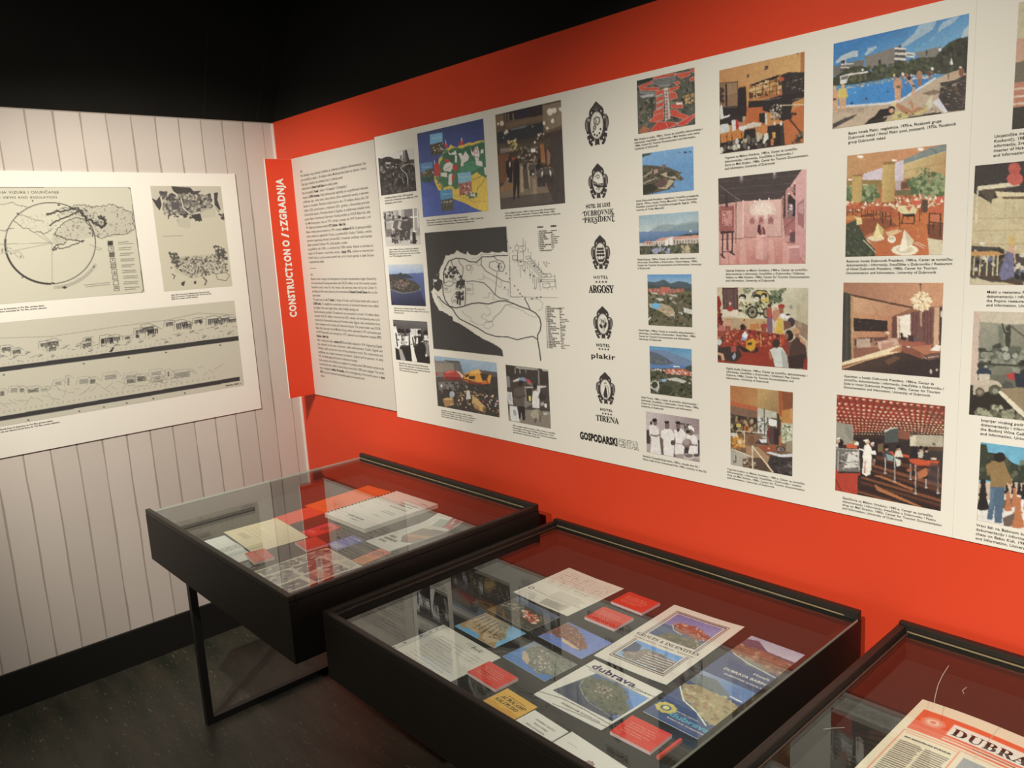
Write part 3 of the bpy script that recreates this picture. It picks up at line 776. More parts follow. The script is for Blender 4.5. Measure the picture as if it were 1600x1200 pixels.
def pic_argosy():
    c = full('argosy', [(88, 70), (633, 28), (637, 405), (95, 425)], (222, 213, 193), (170, 186, 182), 12)
    c.P((150, 172, 176), (88, 70), (633, 28), (635, 220), (90, 225), g=((186, 194, 182), (350, 50), (352, 215)))
    c.P((146, 160, 158), (180, 215), (240, 180), (270, 165), (340, 148), (420, 150), (480, 140), (560, 122), (634, 120), (634, 215), (200, 222)).P((128, 144, 144), (350, 215), (430, 165), (520, 145), (634, 135), (634, 212))
    c.P((112, 136, 162), (90, 216), (634, 205), (634, 260), (92, 320), g=((78, 106, 136), (350, 212), (355, 310)))
    c.P((74, 78, 66), (440, 255), (520, 232), (634, 225), (634, 260), (450, 262))
    Pk, Wl = (206, 146, 126), (206, 190, 168)
    c.P(Wl, (100, 325), (150, 310), (230, 300), (330, 290), (330, 270), (400, 258), (634, 250), (636, 325), (400, 345), (110, 350))
    c.P(Pk, (120, 330), (150, 300), (215, 302), (220, 320), (140, 325)).P(Pk, (245, 290), (300, 268), (350, 265), (330, 292), (240, 302)).P(Pk, (400, 262), (560, 255), (580, 244), (634, 245), (636, 270), (400, 285))
    for y in (292, 306, 320):
        for x in range(405, 634, 26):
            c.R((74, 66, 60), x, y - (x - 405) * .03, x + 17, y + 7 - (x - 405) * .03)
    for y in (312, 326):
        for x in range(160, 320, 22):
            c.R((84, 76, 68), x, y, x + 13, y + 6)
    c.P((224, 212, 194), (325, 292), (362, 280), (400, 258), (395, 335), (325, 345)).L((150, 140, 128), 4, (362, 285), (364, 335))
    c.P((88, 86, 68), (95, 345), (330, 342), (480, 325), (636, 318), (637, 405), (95, 425), n=8)
    c.N([(64, 66, 50), (100, 98, 76), (120, 112, 84)], 90, (6, 16), (96, 350), (636, 322), (637, 403), (96, 422))
    c.N([(150, 152, 172), (168, 166, 180)], 26, (7, 15), (200, 370), (390, 345), (370, 410), (220, 412)).N([(176, 160, 120), (190, 172, 130)], 16, (8, 16), (475, 330), (540, 325), (545, 400), (490, 405)).E((232, 228, 218), 560, 208, 10, 7)
    return c.grain(2.5)


def pic_plakir():
    c = full('plakir', [(167, 607), (568, 605), (575, 1087), (175, 1070)], (224, 215, 195), (92, 88, 66), 13)
    c.P((96, 146, 188), (167, 607), (568, 605), (570, 700), (168, 690), g=((146, 172, 184), (350, 606), (352, 690)))
    c.P((82, 94, 98), (168, 672), (240, 678), (320, 655), (380, 690), (450, 668), (520, 680), (570, 702), (571, 752), (168, 730)).P((76, 84, 76), (168, 700), (350, 712), (571, 735), (571, 770), (168, 740))
    c.P((104, 96, 72), (169, 735), (571, 760), (575, 1087), (175, 1070), n=7)
    c.N([(74, 74, 54), (96, 92, 64), (60, 62, 46), (118, 108, 78)], 260, (6, 17), (170, 745), (571, 765), (575, 1085), (176, 1066))
    c.P((164, 100, 84), (172, 735), (280, 735), (290, 720), (370, 722), (375, 740), (500, 735), (495, 765), (290, 790), (175, 765))
    c.N([(190, 112, 92), (128, 88, 76), (206, 150, 128)], 50, (3, 8), (172, 740), (500, 740), (490, 765), (180, 768), boxy=True).P((192, 104, 82), (292, 725), (368, 725), (360, 760), (300, 770)).P((186, 140, 118), (300, 770), (330, 765), (330, 800), (312, 800))
    c.P((182, 172, 150), (200, 770), (250, 770), (270, 792), (200, 782)).P((190, 182, 164), (240, 820), (300, 822), (322, 840), (280, 850)).P((186, 178, 158), (370, 815), (400, 812), (385, 835), (365, 832)).P((180, 172, 150), (330, 785), (430, 790), (445, 808), (400, 805)).P((206, 198, 182), (490, 905), (572, 925), (573, 968), (500, 950)).P((190, 180, 160), (400, 845), (435, 870), (425, 875), (395, 858))
    c.P((178, 158, 124), (180, 870), (300, 870), (400, 905), (420, 985), (360, 990), (280, 935), (190, 905)).P((112, 172, 204), (200, 880), (240, 862), (290, 880), (285, 905), (240, 922), (205, 905))
    c.N([(170, 104, 66), (120, 96, 66), (210, 190, 150), (96, 86, 58)], 44, (3, 9), (290, 895), (400, 905), (420, 990), (350, 990), asp=.5, rot=.1)
    c.L((212, 204, 186), 5, (390, 985), (415, 950)).L((212, 204, 186), 5, (410, 1000), (412, 985)).P((224, 218, 204), (175, 1010), (198, 988), (200, 1000), (178, 1022)).N([(210, 200, 180)], 12, (3, 7), (440, 940), (490, 950), (480, 975), (450, 970))
    return c.grain(3)


def pic_tirena():
    c = full('tirena', [(178, 58), (553, 85), (562, 530), (188, 482)], (224, 215, 195), (86, 84, 66), 14)
    c.P((92, 148, 182), (178, 58), (553, 85), (556, 220), (180, 200), g=((132, 158, 178), (365, 70), (370, 190)))
    c.P((112, 132, 156), (180, 90), (260, 95), (330, 100), (420, 140), (500, 165), (556, 195), (557, 250), (400, 235), (182, 225)).P((92, 100, 108), (180, 108), (250, 125), (330, 165), (400, 215), (300, 235), (183, 225)).N([(120, 122, 112), (84, 90, 90)], 50, (4, 12), (182, 150), (260, 160), (380, 215), (185, 220), asp=.5, rot=.3)
    c.P((88, 122, 164), (184, 222), (300, 230), (450, 228), (557, 240), (540, 262), (450, 258), (186, 258)).P((236, 232, 222), (388, 235), (445, 238), (450, 247), (395, 246)).P((70, 78, 66), (490, 250), (557, 225), (559, 300), (520, 280))
    c.P((84, 82, 62), (186, 262), (558, 290), (562, 530), (188, 482), n=8)
    c.N([(64, 66, 48), (88, 86, 62), (104, 98, 72), (54, 56, 42)], 200, (7, 18), (187, 275), (558, 300), (561, 525), (189, 480))
    c.P((190, 112, 84), (300, 275), (370, 260), (480, 262), (555, 295), (557, 325), (450, 315), (330, 308))
    c.N([(214, 190, 166), (198, 92, 66), (170, 78, 58), (226, 214, 196)], 80, (3, 8), (300, 275), (370, 262), (480, 264), (555, 298), (556, 322), (330, 306), boxy=True)
    c.N([(210, 202, 186)], 18, (3, 8), (190, 262), (300, 265), (290, 280), (200, 275)).P((196, 188, 170), (330, 350), (420, 340), (510, 372), (480, 392), (420, 372), (360, 370)).P((140, 176, 196), (280, 355), (330, 352), (330, 380), (290, 378)).P((186, 178, 160), (190, 380), (240, 360), (270, 420), (250, 470), (200, 440)).N([(230, 224, 210), (150, 140, 120)], 30, (3, 8), (190, 370), (300, 360), (270, 460), (195, 460))
    c.E((70, 70, 54), 225, 405, 28, 30, n=8).E((78, 80, 60), 360, 410, 62, 46, n=9).E((66, 68, 50), 330, 450, 55, 40, n=9)
    c.N([(200, 194, 176)], 10, (3, 7), (440, 320), (556, 345), (556, 420), (480, 400))
    return c.grain(3)


def pic_chefs():
    c = full('chefs', [(147, 640), (620, 712), (626, 1098), (157, 1000)], (224, 215, 196), (176, 156, 146), 15)
    c.P((196, 178, 168), (147, 640), (620, 712), (622, 850), (152, 800), g=((150, 130, 124), (200, 650), (600, 800)))
    Wt, Sk, Dk = (226, 216, 202), (120, 98, 90), (70, 58, 54)
    c.P((74, 62, 60), (155, 805), (190, 810), (190, 930), (157, 925)).P((92, 78, 74), (405, 740), (550, 758), (520, 830), (490, 810), (480, 765), (410, 750)).N([(70, 58, 54), (200, 180, 168)], 20, (4, 12), (490, 760), (550, 765), (530, 830), (495, 825), asp=.3, rot=.2)
    c.P((96, 82, 78), (270, 870), (500, 890), (500, 1060), (290, 1025)).P((70, 60, 56), (605, 900), (624, 900), (626, 1030), (606, 1020))
    c.P(Wt, (180, 770), (230, 760), (262, 800), (268, 860), (280, 1020), (190, 1005), (200, 880), (180, 850)).E(Sk, 232, 745, 16, 24).E((50, 42, 40), 226, 722, 22, 16).E((50, 42, 40), 196, 745, 10, 14).L(Sk, 12, (190, 850), (240, 862), (272, 850))
    c.P(Wt, (285, 820), (320, 790), (370, 800), (400, 850), (400, 960), (390, 1045), (305, 1025), (300, 890), (282, 870)).E(Sk, 336, 772, 20, 36).E((52, 44, 42), 333, 740, 22, 12).P((250, 246, 238), (322, 800), (348, 800), (340, 830)).L(Sk, 12, (285, 880), (300, 960)).E((90, 74, 68), 388, 920, 22, 22)
    c.P(Wt, (395, 810), (430, 800), (465, 795), (500, 840), (490, 930), (480, 1040), (400, 1020), (410, 900)).E(Sk, 432, 772, 20, 34).E((48, 40, 38), 430, 745, 22, 14).P((60, 50, 48), (415, 800), (450, 800), (432, 830)).L((176, 162, 150), 10, (410, 925), (490, 935))
    c.P(Wt, (510, 850), (550, 840), (600, 870), (608, 940), (605, 1050), (515, 1030), (500, 900)).E(Sk, 545, 830, 22, 28).P((236, 230, 220), (515, 775), (540, 765), (575, 800), (572, 830), (550, 805), (525, 800)).E((52, 44, 42), 518, 825, 18, 14).L((216, 206, 194), 22, (470, 885), (520, 855))
    c.E((132, 112, 104), 510, 925, 42, 38).E((160, 142, 132), 505, 915, 30, 26).P((70, 58, 54), (490, 960), (530, 960), (520, 1020), (495, 1010)).L(Sk, 12, (550, 940), (600, 945))
    c.P((160, 142, 132), (400, 1020), (500, 1020), (625, 1070), (626, 1098), (420, 1050)).E((196, 180, 168), 530, 1045, 48, 26).E((120, 102, 96), 530, 1036, 40, 16).E((190, 174, 162), 595, 1040, 34, 22).E((92, 78, 72), 596, 1032, 28, 14)
    return c.grain(4)


def pic_store():
    c = full('store', [(42, 255), (975, 38), (975, 1045), (55, 1170)], (226, 216, 196), (190, 130, 72), 16)
    c.P((192, 134, 82), (42, 255), (975, 38), (975, 280), (700, 300), (360, 420), (48, 400), g=((206, 158, 96), (60, 330), (800, 200)))
    c.P((176, 112, 62), (930, 50), (975, 38), (975, 280), (930, 270)).P((196, 140, 80), (345, 420), (385, 400), (360, 650), (345, 640)).P((190, 100, 56), (340, 650), (560, 640), (560, 850), (330, 850)).P((186, 104, 60), (740, 760), (975, 600), (975, 1045), (760, 1070))
    c.P((92, 76, 64), (538, 205), (574, 196), (574, 240), (538, 250)).P((100, 80, 66), (345, 300), (370, 294), (370, 330), (345, 335)).P((80, 64, 52), (880, 62), (905, 56), (903, 68), (882, 72))
    c.P((140, 106, 76), (45, 395), (245, 378), (250, 640), (55, 660)).L((84, 66, 52), 6, (45, 395), (245, 376), (250, 640)).P((58, 48, 44), (112, 405), (130, 402), (135, 640), (115, 640)).N([(66, 54, 48)], 12, (12, 24), (45, 460), (100, 455), (105, 620), (55, 630)).P((160, 126, 92), (130, 400), (240, 390), (240, 500), (132, 520), a=.6)
    Dk = (56, 48, 46)
    c.P(Dk, (245, 460), (270, 440), (335, 430), (345, 640), (340, 760), (100, 800), (50, 780), (90, 650), (250, 640)).L((110, 96, 84), 6, (110, 660), (240, 655))
    c.P((150, 96, 62), (365, 450), (380, 410), (720, 290), (720, 520), (370, 580)).P(Dk, (380, 410), (540, 350), (690, 300), (695, 330), (400, 425)).P((176, 100, 66), (370, 550), (720, 480), (722, 530), (372, 575))
    c.N([(196, 146, 84), (214, 176, 120), (168, 110, 60), (90, 66, 48), (206, 150, 80)], 90, (10, 26), (385, 450), (700, 340), (705, 490), (390, 545), asp=1.3, rot=0.0, boxy=True)
    for k in range(3):
        c.L((84, 58, 42), 6, (370, 450 + k * 45), (715, 350 + k * 55))
    for k in range(4):
        c.L((70, 52, 42), 6, (440 + k * 75, 420 - k * 28), (445 + k * 75, 560 - k * 12))
    c.P((62, 54, 50), (720, 300), (790, 270), (975, 270), (975, 480), (830, 520), (730, 520), n=5).P((190, 84, 60), (705, 335), (750, 320), (752, 360), (710, 368)).N([(130, 116, 100), (170, 150, 124), (90, 80, 72)], 26, (6, 18), (780, 320), (960, 310), (960, 480), (780, 470), asp=.35, rot=-.15)
    c.P(Dk, (365, 590), (530, 575), (720, 520), (975, 480), (975, 545), (850, 600), (830, 700), (830, 780), (740, 800), (620, 720), (520, 690), (520, 650), (365, 660)).P((200, 178, 140), (700, 628), (975, 615), (975, 628), (705, 638)).L((150, 136, 116), 6, (530, 580), (720, 545)).L((150, 136, 116), 6, (850, 570), (965, 545))
    c.N([(206, 190, 166), (160, 140, 118), (40, 34, 32), (110, 94, 80)], 60, (6, 15), (600, 620), (720, 610), (730, 790), (610, 790)).L((90, 60, 40), 20, (820, 790), (930, 920)).N([(70, 54, 44)], 10, (8, 14), (830, 720), (880, 710), (880, 750), (830, 760))
    c.P((208, 204, 192), (55, 660), (70, 615), (82, 650), (95, 760), (58, 770)).P((216, 208, 194), (55, 770), (170, 735), (150, 760), (60, 790)).P((60, 52, 48), (50, 790), (180, 760), (300, 760), (300, 840), (160, 850), (55, 860))
    c.P((206, 200, 186), (52, 850), (140, 830), (165, 880), (160, 920), (58, 945)).P((212, 204, 190), (180, 800), (225, 790), (230, 905), (190, 915)).P((186, 58, 48), (225, 790), (250, 790), (262, 870), (232, 905)).P((190, 120, 96), (250, 810), (300, 820), (300, 860), (262, 870)).P((218, 210, 196), (260, 870), (340, 850), (360, 870), (320, 920), (270, 905)).P((170, 150, 120), (300, 760), (330, 750), (332, 800), (302, 805))
    c.P((210, 196, 172), (345, 840), (420, 815), (510, 825), (505, 855), (360, 885)).P(Dk, (480, 720), (545, 710), (545, 830), (485, 815)).P((196, 186, 160), (545, 720), (570, 715), (570, 845), (548, 845)).P((196, 120, 62), (60, 960), (310, 905), (310, 985), (60, 1040)).P((196, 124, 74), (445, 880), (570, 850), (570, 940), (450, 930))
    for x in (60, 130, 185, 290):
        c.L((60, 50, 44), 8, (x, 960 - x * .1), (x + 5, 1060 - x * .1))
    c.P(Dk, (320, 900), (440, 880), (450, 1010), (570, 940), (575, 860), (740, 830), (760, 1060), (790, 1065), (60, 1165), (58, 1050), (310, 990), n=6)
    c.N([(212, 202, 182), (190, 170, 130), (112, 100, 88), (84, 76, 70)], 46, (8, 24), (65, 1060), (300, 1000), (560, 960), (560, 1080), (70, 1150), asp=1.6, rot=0)
    c.P((216, 206, 190), (540, 945), (582, 935), (585, 1000), (525, 1045)).P((200, 152, 76), (625, 930), (660, 925), (660, 990), (630, 995)).P((196, 112, 58), (610, 1000), (642, 995), (640, 1070), (612, 1075)).P((190, 180, 150), (455, 930), (490, 930), (490, 1025), (460, 1030)).P((66, 56, 50), (712, 830), (745, 820), (765, 1060), (720, 1065)).E((216, 206, 190), 720, 830, 14, 22).P((210, 200, 182), (640, 815), (660, 815), (658, 850), (642, 850))
    c.N([(90, 76, 60), (130, 106, 80), (60, 52, 46)], 30, (8, 22), (840, 1000), (975, 900), (975, 1040), (850, 1055))
    return c.grain(3)


def pic_pool():
    c = full('pool', [(58, 343), (1392, 35), (1352, 995), (52, 1185)], (226, 217, 197), (90, 140, 176), 17)
    c.P((66, 124, 176), (58, 343), (1392, 35), (1380, 320), (700, 500), (58, 580), g=((112, 162, 192), (640, 190), (720, 520)))
    for q, al in (([(80, 520), (140, 460), (240, 420), (300, 410), (300, 465), (180, 500), (90, 540)], .8), ([(360, 450), (400, 390), (470, 360), (485, 380), (430, 430), (375, 460)], .65), ([(720, 355), (850, 240), (900, 150), (1070, 110), (1030, 200), (920, 270), (800, 345), (740, 380)], .6), ([(1080, 200), (1130, 130), (1240, 75), (1290, 70), (1230, 140), (1120, 200), (1080, 240)], .55), ([(1310, 280), (1340, 200), (1388, 150), (1385, 260)], .7), ([(1000, 310), (1060, 250), (1050, 290), (1010, 322)], .3)):
        c.P((206, 204, 190), *q, a=al)
    Gr, Dt = (132, 122, 108), (70, 72, 56)
    c.P((116, 110, 100), (58, 575), (135, 545), (360, 500), (360, 600), (200, 650), (60, 660)).P(Gr, (362, 475), (660, 378), (720, 352), (725, 500), (600, 560), (380, 610)).P((150, 140, 126), (655, 378), (765, 385), (770, 500), (670, 490))
    for k in range(3):
        c.P((220, 212, 196), (655, 378 + k * 52), (768, 385 + k * 52), (768, 402 + k * 52), (655, 396 + k * 52))
        c.P((90, 84, 76), (660, 400 + k * 52), (765, 404 + k * 52), (765, 428 + k * 52), (660, 424 + k * 52))
    c.P((214, 206, 190), (768, 425), (855, 432), (850, 480), (770, 470)).P((96, 90, 80), (775, 445), (840, 448), (838, 460), (776, 456)).P((214, 206, 190), (765, 520), (852, 518), (850, 532), (770, 532)).P((60, 56, 52), (500, 505), (524, 500), (524, 545), (500, 552)).P((84, 80, 72), (690, 365), (720, 350), (722, 382), (692, 384))
    c.P((132, 124, 110), (860, 430), (970, 400), (1115, 365), (1095, 470), (900, 480)).P((80, 76, 68), (962, 410), (980, 405), (980, 460), (965, 462)).P((204, 196, 180), (135, 540), (260, 535), (258, 545), (138, 556)).P((204, 196, 180), (132, 572), (215, 572), (212, 585), (135, 585)).P((84, 78, 70), (130, 590), (200, 586), (198, 608), (128, 612)).P((80, 74, 66), (135, 510), (175, 500), (178, 538), (138, 540)).P((214, 206, 190), (172, 495), (182, 494), (184, 538), (174, 538))
    c.P(Dt, (60, 680), (180, 600), (250, 570), (340, 560), (380, 620), (480, 620), (560, 590), (640, 540), (700, 510), (800, 540), (880, 480), (1060, 470), (1110, 400), (1190, 330), (1270, 290), (1380, 270), (1370, 640), (1000, 640), (700, 660), (300, 740), (60, 760), n=7)
    c.N([(84, 88, 62), (62, 64, 50), (100, 98, 72), (76, 78, 60)], 160, (10, 26), (190, 620), (340, 570), (640, 545), (850, 500), (1050, 480), (1060, 620), (700, 655), (250, 720))
    c.N([(66, 64, 52), (58, 56, 48), (78, 74, 60)], 90, (16, 34), (1080, 480), (1280, 310), (1375, 290), (1365, 600), (1060, 600))
    c.E((226, 220, 206), 345, 600, 12).E((220, 212, 196), 1100, 400, 16).E((228, 222, 208), 1028, 588, 16).P((216, 208, 192), (125, 660), (210, 640), (395, 612), (400, 625), (215, 660), (190, 730), (130, 745)).P((120, 112, 100), (140, 668), (205, 655), (203, 690), (140, 700))
    c.N([(206, 192, 166), (150, 120, 96), (96, 84, 70), (220, 210, 190)], 130, (4, 12), (190, 770), (330, 735), (660, 670), (1000, 620), (1120, 600), (1120, 635), (900, 680), (650, 715), (200, 792), asp=.6)
    c.P((72, 140, 196), (95, 820), (200, 790), (660, 710), (900, 680), (1015, 685), (880, 780), (700, 890), (600, 925), (120, 955), g=((62, 126, 184), (300, 780), (900, 800)))
    c.P((210, 206, 196), (100, 955), (600, 915), (720, 885), (1060, 668), (1070, 690), (890, 800), (720, 910), (560, 940), (110, 975)).P((206, 198, 186), (820, 682), (1000, 665), (1010, 680), (830, 692))
    Sd = (188, 164, 134)
    c.P(Sd, (55, 1010), (100, 975), (560, 940), (720, 910), (900, 800), (1060, 690), (1150, 645), (1300, 590), (1365, 640), (1352, 995), (52, 1185), n=3)
    c.P((150, 128, 104), (90, 990), (370, 965), (360, 1030), (100, 1010), a=.35).P((78, 72, 66), (60, 1130), (170, 1075), (300, 1030), (260, 1070), (60, 1175)).P((130, 104, 84), (920, 830), (1040, 795), (1170, 810), (1000, 850), a=.9)
    c.P((72, 64, 58), (1110, 720), (1240, 700), (1365, 640), (1352, 990), (1180, 1010), (1080, 900), (1100, 830), n=9).N([(58, 52, 48), (92, 82, 74), (150, 136, 120), (120, 92, 72)], 70, (8, 26), (1100, 740), (1360, 650), (1352, 980), (1190, 1000), asp=.4, rot=-.2)
    c.P((196, 160, 124), (1190, 650), (1290, 610), (1300, 650), (1200, 680)).E((140, 92, 68), 1312, 620, 26, 50).E((214, 200, 180), 1306, 570, 14, 12).P((226, 222, 212), (1200, 545), (1215, 470), (1232, 545)).L((150, 140, 124), 4, (1218, 545), (1222, 600))
    Sk = (206, 152, 112)
    for x, y, h, t in ((75, 1010, 250, Sk), (155, 985, 245, (206, 184, 96))):
        c.man(x, y, h, (196, 170, 110), (214, 166, 122), t, (206, 158, 116), 1.1)
    c.P((200, 180, 90), (132, 815), (178, 815), (182, 850), (136, 850)).P((110, 66, 50), (60, 880), (90, 880), (88, 900), (62, 900)).L((206, 158, 116), 10, (178, 800), (205, 855))
    c.man(692, 900, 250, (84, 62, 48), Sk, (196, 140, 104), Sk, 1.0).P((92, 100, 72), (675, 755), (715, 755), (712, 778), (678, 778))
    c.P(Sk, (780, 700), (825, 690), (865, 760), (858, 790), (885, 880), (870, 880), (845, 800), (840, 870), (828, 870), (832, 770), (800, 720)).E((60, 46, 38), 800, 680, 20, 20).L(Sk, 9, (800, 705), (760, 725)).P((70, 92, 110), (832, 740), (865, 750), (862, 770), (836, 765))
    c.L((110, 110, 106), 4, (730, 740), (728, 880)).L((110, 110, 106), 4, (775, 740), (775, 860))
    for x, y, h, t in ((902, 760, 170, (170, 126, 96)), (780, 700, 70, (170, 80, 70)), (740, 690, 80, (210, 200, 180)), (655, 690, 60, (214, 206, 120)), (998, 690, 90, (110, 76, 60)), (1185, 690, 60, (90, 76, 66))):
        c.man(x, y, h, (70, 54, 44), Sk, t, (150, 110, 84), 1.0)
    for x, y, r in ((595, 815, 10), (385, 885, 12), (245, 925, 16), (490, 780, 7), (530, 757, 6), (272, 825, 6)):
        c.E((50, 66, 92), x, y, r, r * .6)
    c.L((140, 100, 80), 5, (345, 910), (385, 888)).E((230, 230, 226), 274, 824, 5)
    c.P((52, 44, 42), (470, 1050), (520, 985), (600, 975), (660, 970), (660, 1030), (560, 1060), (440, 1110), (360, 1140), (420, 1080)).E((52, 42, 38), 632, 975, 32, 22).E(Sk, 630, 1000, 24, 24).P((196, 176, 110), (600, 1100), (670, 1010), (720, 1000), (780, 1040), (980, 960), (985, 990), (850, 1060), (700, 1090))
    c.P((176, 124, 88), (660, 920), (720, 940), (840, 1000), (880, 960), (960, 975), (860, 1020), (780, 1040), (690, 980)).P((190, 130, 92), (780, 940), (825, 890), (855, 960), (835, 1000), (815, 925)).P((206, 188, 130), (620, 950), (650, 905), (680, 925), (660, 960)).P((206, 196, 160), (960, 930), (1010, 860), (1030, 850), (1030, 960), (990, 985)).P((214, 206, 206), (1030, 920), (1090, 870), (1180, 1010), (1150, 1020)).N([(60, 52, 46), (206, 190, 140), (90, 100, 130)], 30, (6, 16), (700, 1030), (1060, 960), (1120, 1010), (640, 1100), asp=.4, rot=-.2)
    c.P((60, 54, 48), (360, 1140), (480, 1080), (600, 1060), (560, 1110)).P((58, 54, 50), (800, 1060), (1100, 1010), (1140, 1025), (780, 1075))
    c.L((120, 104, 90), 4, (150, 1120), (165, 1070), (290, 1055)).L((196, 180, 150), 5, (370, 970), (368, 1025), (300, 1020))
    return c.grain(3)


def pic_gallery():
    c = full('gallery', [(67, 175), (1065, 65), (1058, 1138), (73, 1153)], (228, 219, 199), (216, 166, 150), 18)
    c.P((82, 70, 66), (67, 175), (1015, 70), (770, 415), (340, 432), (72, 470), n=3)
    for a, b in (((72, 215), (960, 140)), ((72, 300), (900, 230)), ((75, 370), (830, 320))):
        c.L((104, 90, 86), 5, a, b)
    for x in (330, 700):
        for r, al in ((50, .18), (30, .3), (14, .6)):
            c.E((240, 214, 206), x, 150 - (x - 330) * .11, r * .5, r * 1.6, a=al)
    Pk = (222, 176, 158)
    c.P(Pk, (345, 430), (775, 408), (775, 840), (350, 845), g=((196, 140, 126), (560, 560), (350, 830))).E((232, 204, 180), 570, 530, 150, 110, a=.8).E((238, 216, 194), 570, 520, 95, 70, a=.8)
    c.P((214, 166, 148), (265, 455), (340, 435), (345, 845), (275, 855)).P((230, 190, 172), (338, 425), (356, 422), (356, 850), (342, 852)).P((206, 150, 134), (72, 475), (270, 455), (270, 860), (75, 850))
    c.P((212, 156, 138), (75, 850), (360, 845), (785, 845), (930, 925), (1058, 1138), (73, 1153), g=((196, 126, 112), (500, 850), (520, 1140)))
    for x in (110, 200, 320, 640, 800):
        c.P((232, 190, 170), (x, 870), (x + 45, 868), (x + 70, 1140), (x - 10, 1145), a=.35)
    c.L((150, 96, 86), 8, (355, 838), (775, 832)).L((150, 96, 86), 8, (75, 862), (345, 850)).L((170, 120, 106), 7, (780, 415), (785, 845))
    c.P((160, 96, 88), (80, 490), (248, 485), (245, 770), (82, 770)).P((206, 140, 126), (110, 540), (225, 535), (222, 708), (112, 708)).N([(160, 92, 84), (224, 170, 156), (130, 76, 70)], 30, (6, 18), (120, 550), (215, 548), (215, 700), (120, 700), asp=.5)
    Dk = (78, 58, 56)
    c.P(Dk, (148, 315), (170, 312), (180, 495), (152, 500)).L((130, 112, 106), 9, (80, 250), (160, 315), (330, 435)).L((120, 96, 92), 8, (270, 400), (268, 905)).P(Dk, (90, 770), (250, 765), (245, 785), (95, 800)).L(Dk, 16, (120, 790), (115, 1060)).L(Dk, 16, (228, 785), (225, 1020)).L(Dk, 10, (115, 1005), (225, 990)).L(Dk, 16, (95, 1030), (140, 1070)).L(Dk, 16, (200, 1005), (250, 1035)).P((110, 76, 74), (160, 790), (185, 790), (182, 985), (160, 985))
    for x, y in ((415, 595), (515, 590), (625, 585)):
        c.P((214, 158, 144), (x, y), (x + 72, y - 5), (x + 70, y + 115), (x, y + 118)).P((150, 92, 88), (x + 10, y + 40), (x + 40, y + 15), (x + 62, y + 50), (x + 60, y + 82), (x + 8, y + 86), a=.8).L((140, 88, 82), 5, (x + 8, y + 95), (x + 64, y + 92))
    for x, y in ((480, 430), (535, 415), (640, 405)):
        c.E((250, 236, 214), x, y, 9, 12)
    c.E((196, 122, 108), 550, 1060, 110, 40, a=.5).P((220, 164, 150), (498, 815), (620, 812), (622, 1080), (550, 1095), (490, 1070)).P((196, 140, 128), (575, 815), (620, 812), (622, 1080), (570, 1090), a=.6).E((236, 188, 172), 558, 815, 60, 12)
    c.P((96, 56, 56), (515, 700), (545, 690), (545, 800), (520, 795), (508, 770)).P((120, 72, 68), (545, 760), (560, 720), (580, 720), (600, 770), (598, 808), (528, 812)).P((206, 150, 140), (552, 740), (572, 720), (575, 800), (555, 800), a=.6)
    c.P((150, 110, 100), (785, 400), (940, 230), (940, 620), (800, 650)).P((84, 66, 64), (805, 360), (825, 340), (825, 610), (805, 610)).P((66, 56, 56), (845, 380), (940, 330), (938, 600), (850, 600)).N([(216, 196, 190), (150, 120, 116)], 18, (8, 20), (855, 470), (915, 470), (915, 600), (855, 600)).P((206, 150, 136), (835, 300), (860, 280), (940, 380), (940, 430)).P((196, 136, 122), (830, 310), (850, 300), (850, 620), (832, 620)).E((250, 230, 200), 862, 345, 9).E((250, 230, 200), 930, 228, 9).N([(90, 70, 66), (230, 200, 180)], 12, (4, 9), (880, 250), (940, 220), (940, 300), (890, 300))
    c.P((176, 112, 104), (800, 640), (940, 610), (935, 920), (830, 900)).L((120, 76, 74), 9, (810, 735), (935, 620)).N([(110, 72, 72), (226, 176, 162)], 10, (7, 16), (860, 760), (935, 720), (935, 900), (880, 880)).P((110, 78, 78), (870, 800), (935, 760), (935, 900), (880, 890)).P((206, 150, 138), (805, 820), (880, 820), (870, 890), (810, 890))
    c.P((216, 164, 156), (940, 190), (1040, 70), (1065, 65), (1058, 1138), (1000, 1060), (935, 920), g=((206, 150, 140), (950, 300), (1060, 900))).P((170, 112, 108), (960, 465), (1035, 400), (1040, 740), (965, 690)).P((196, 150, 144), (968, 480), (1030, 430), (1032, 580), (968, 560)).L((236, 200, 190), 6, (1045, 400), (1042, 745))
    c.P((226, 178, 164), (845, 935), (985, 930), (985, 965), (860, 965)).P((196, 136, 128), (870, 960), (990, 960), (990, 1095), (870, 1090)).P((214, 162, 150), (845, 935), (870, 960), (872, 1090), (845, 1060))
    return c.grain(2.5)


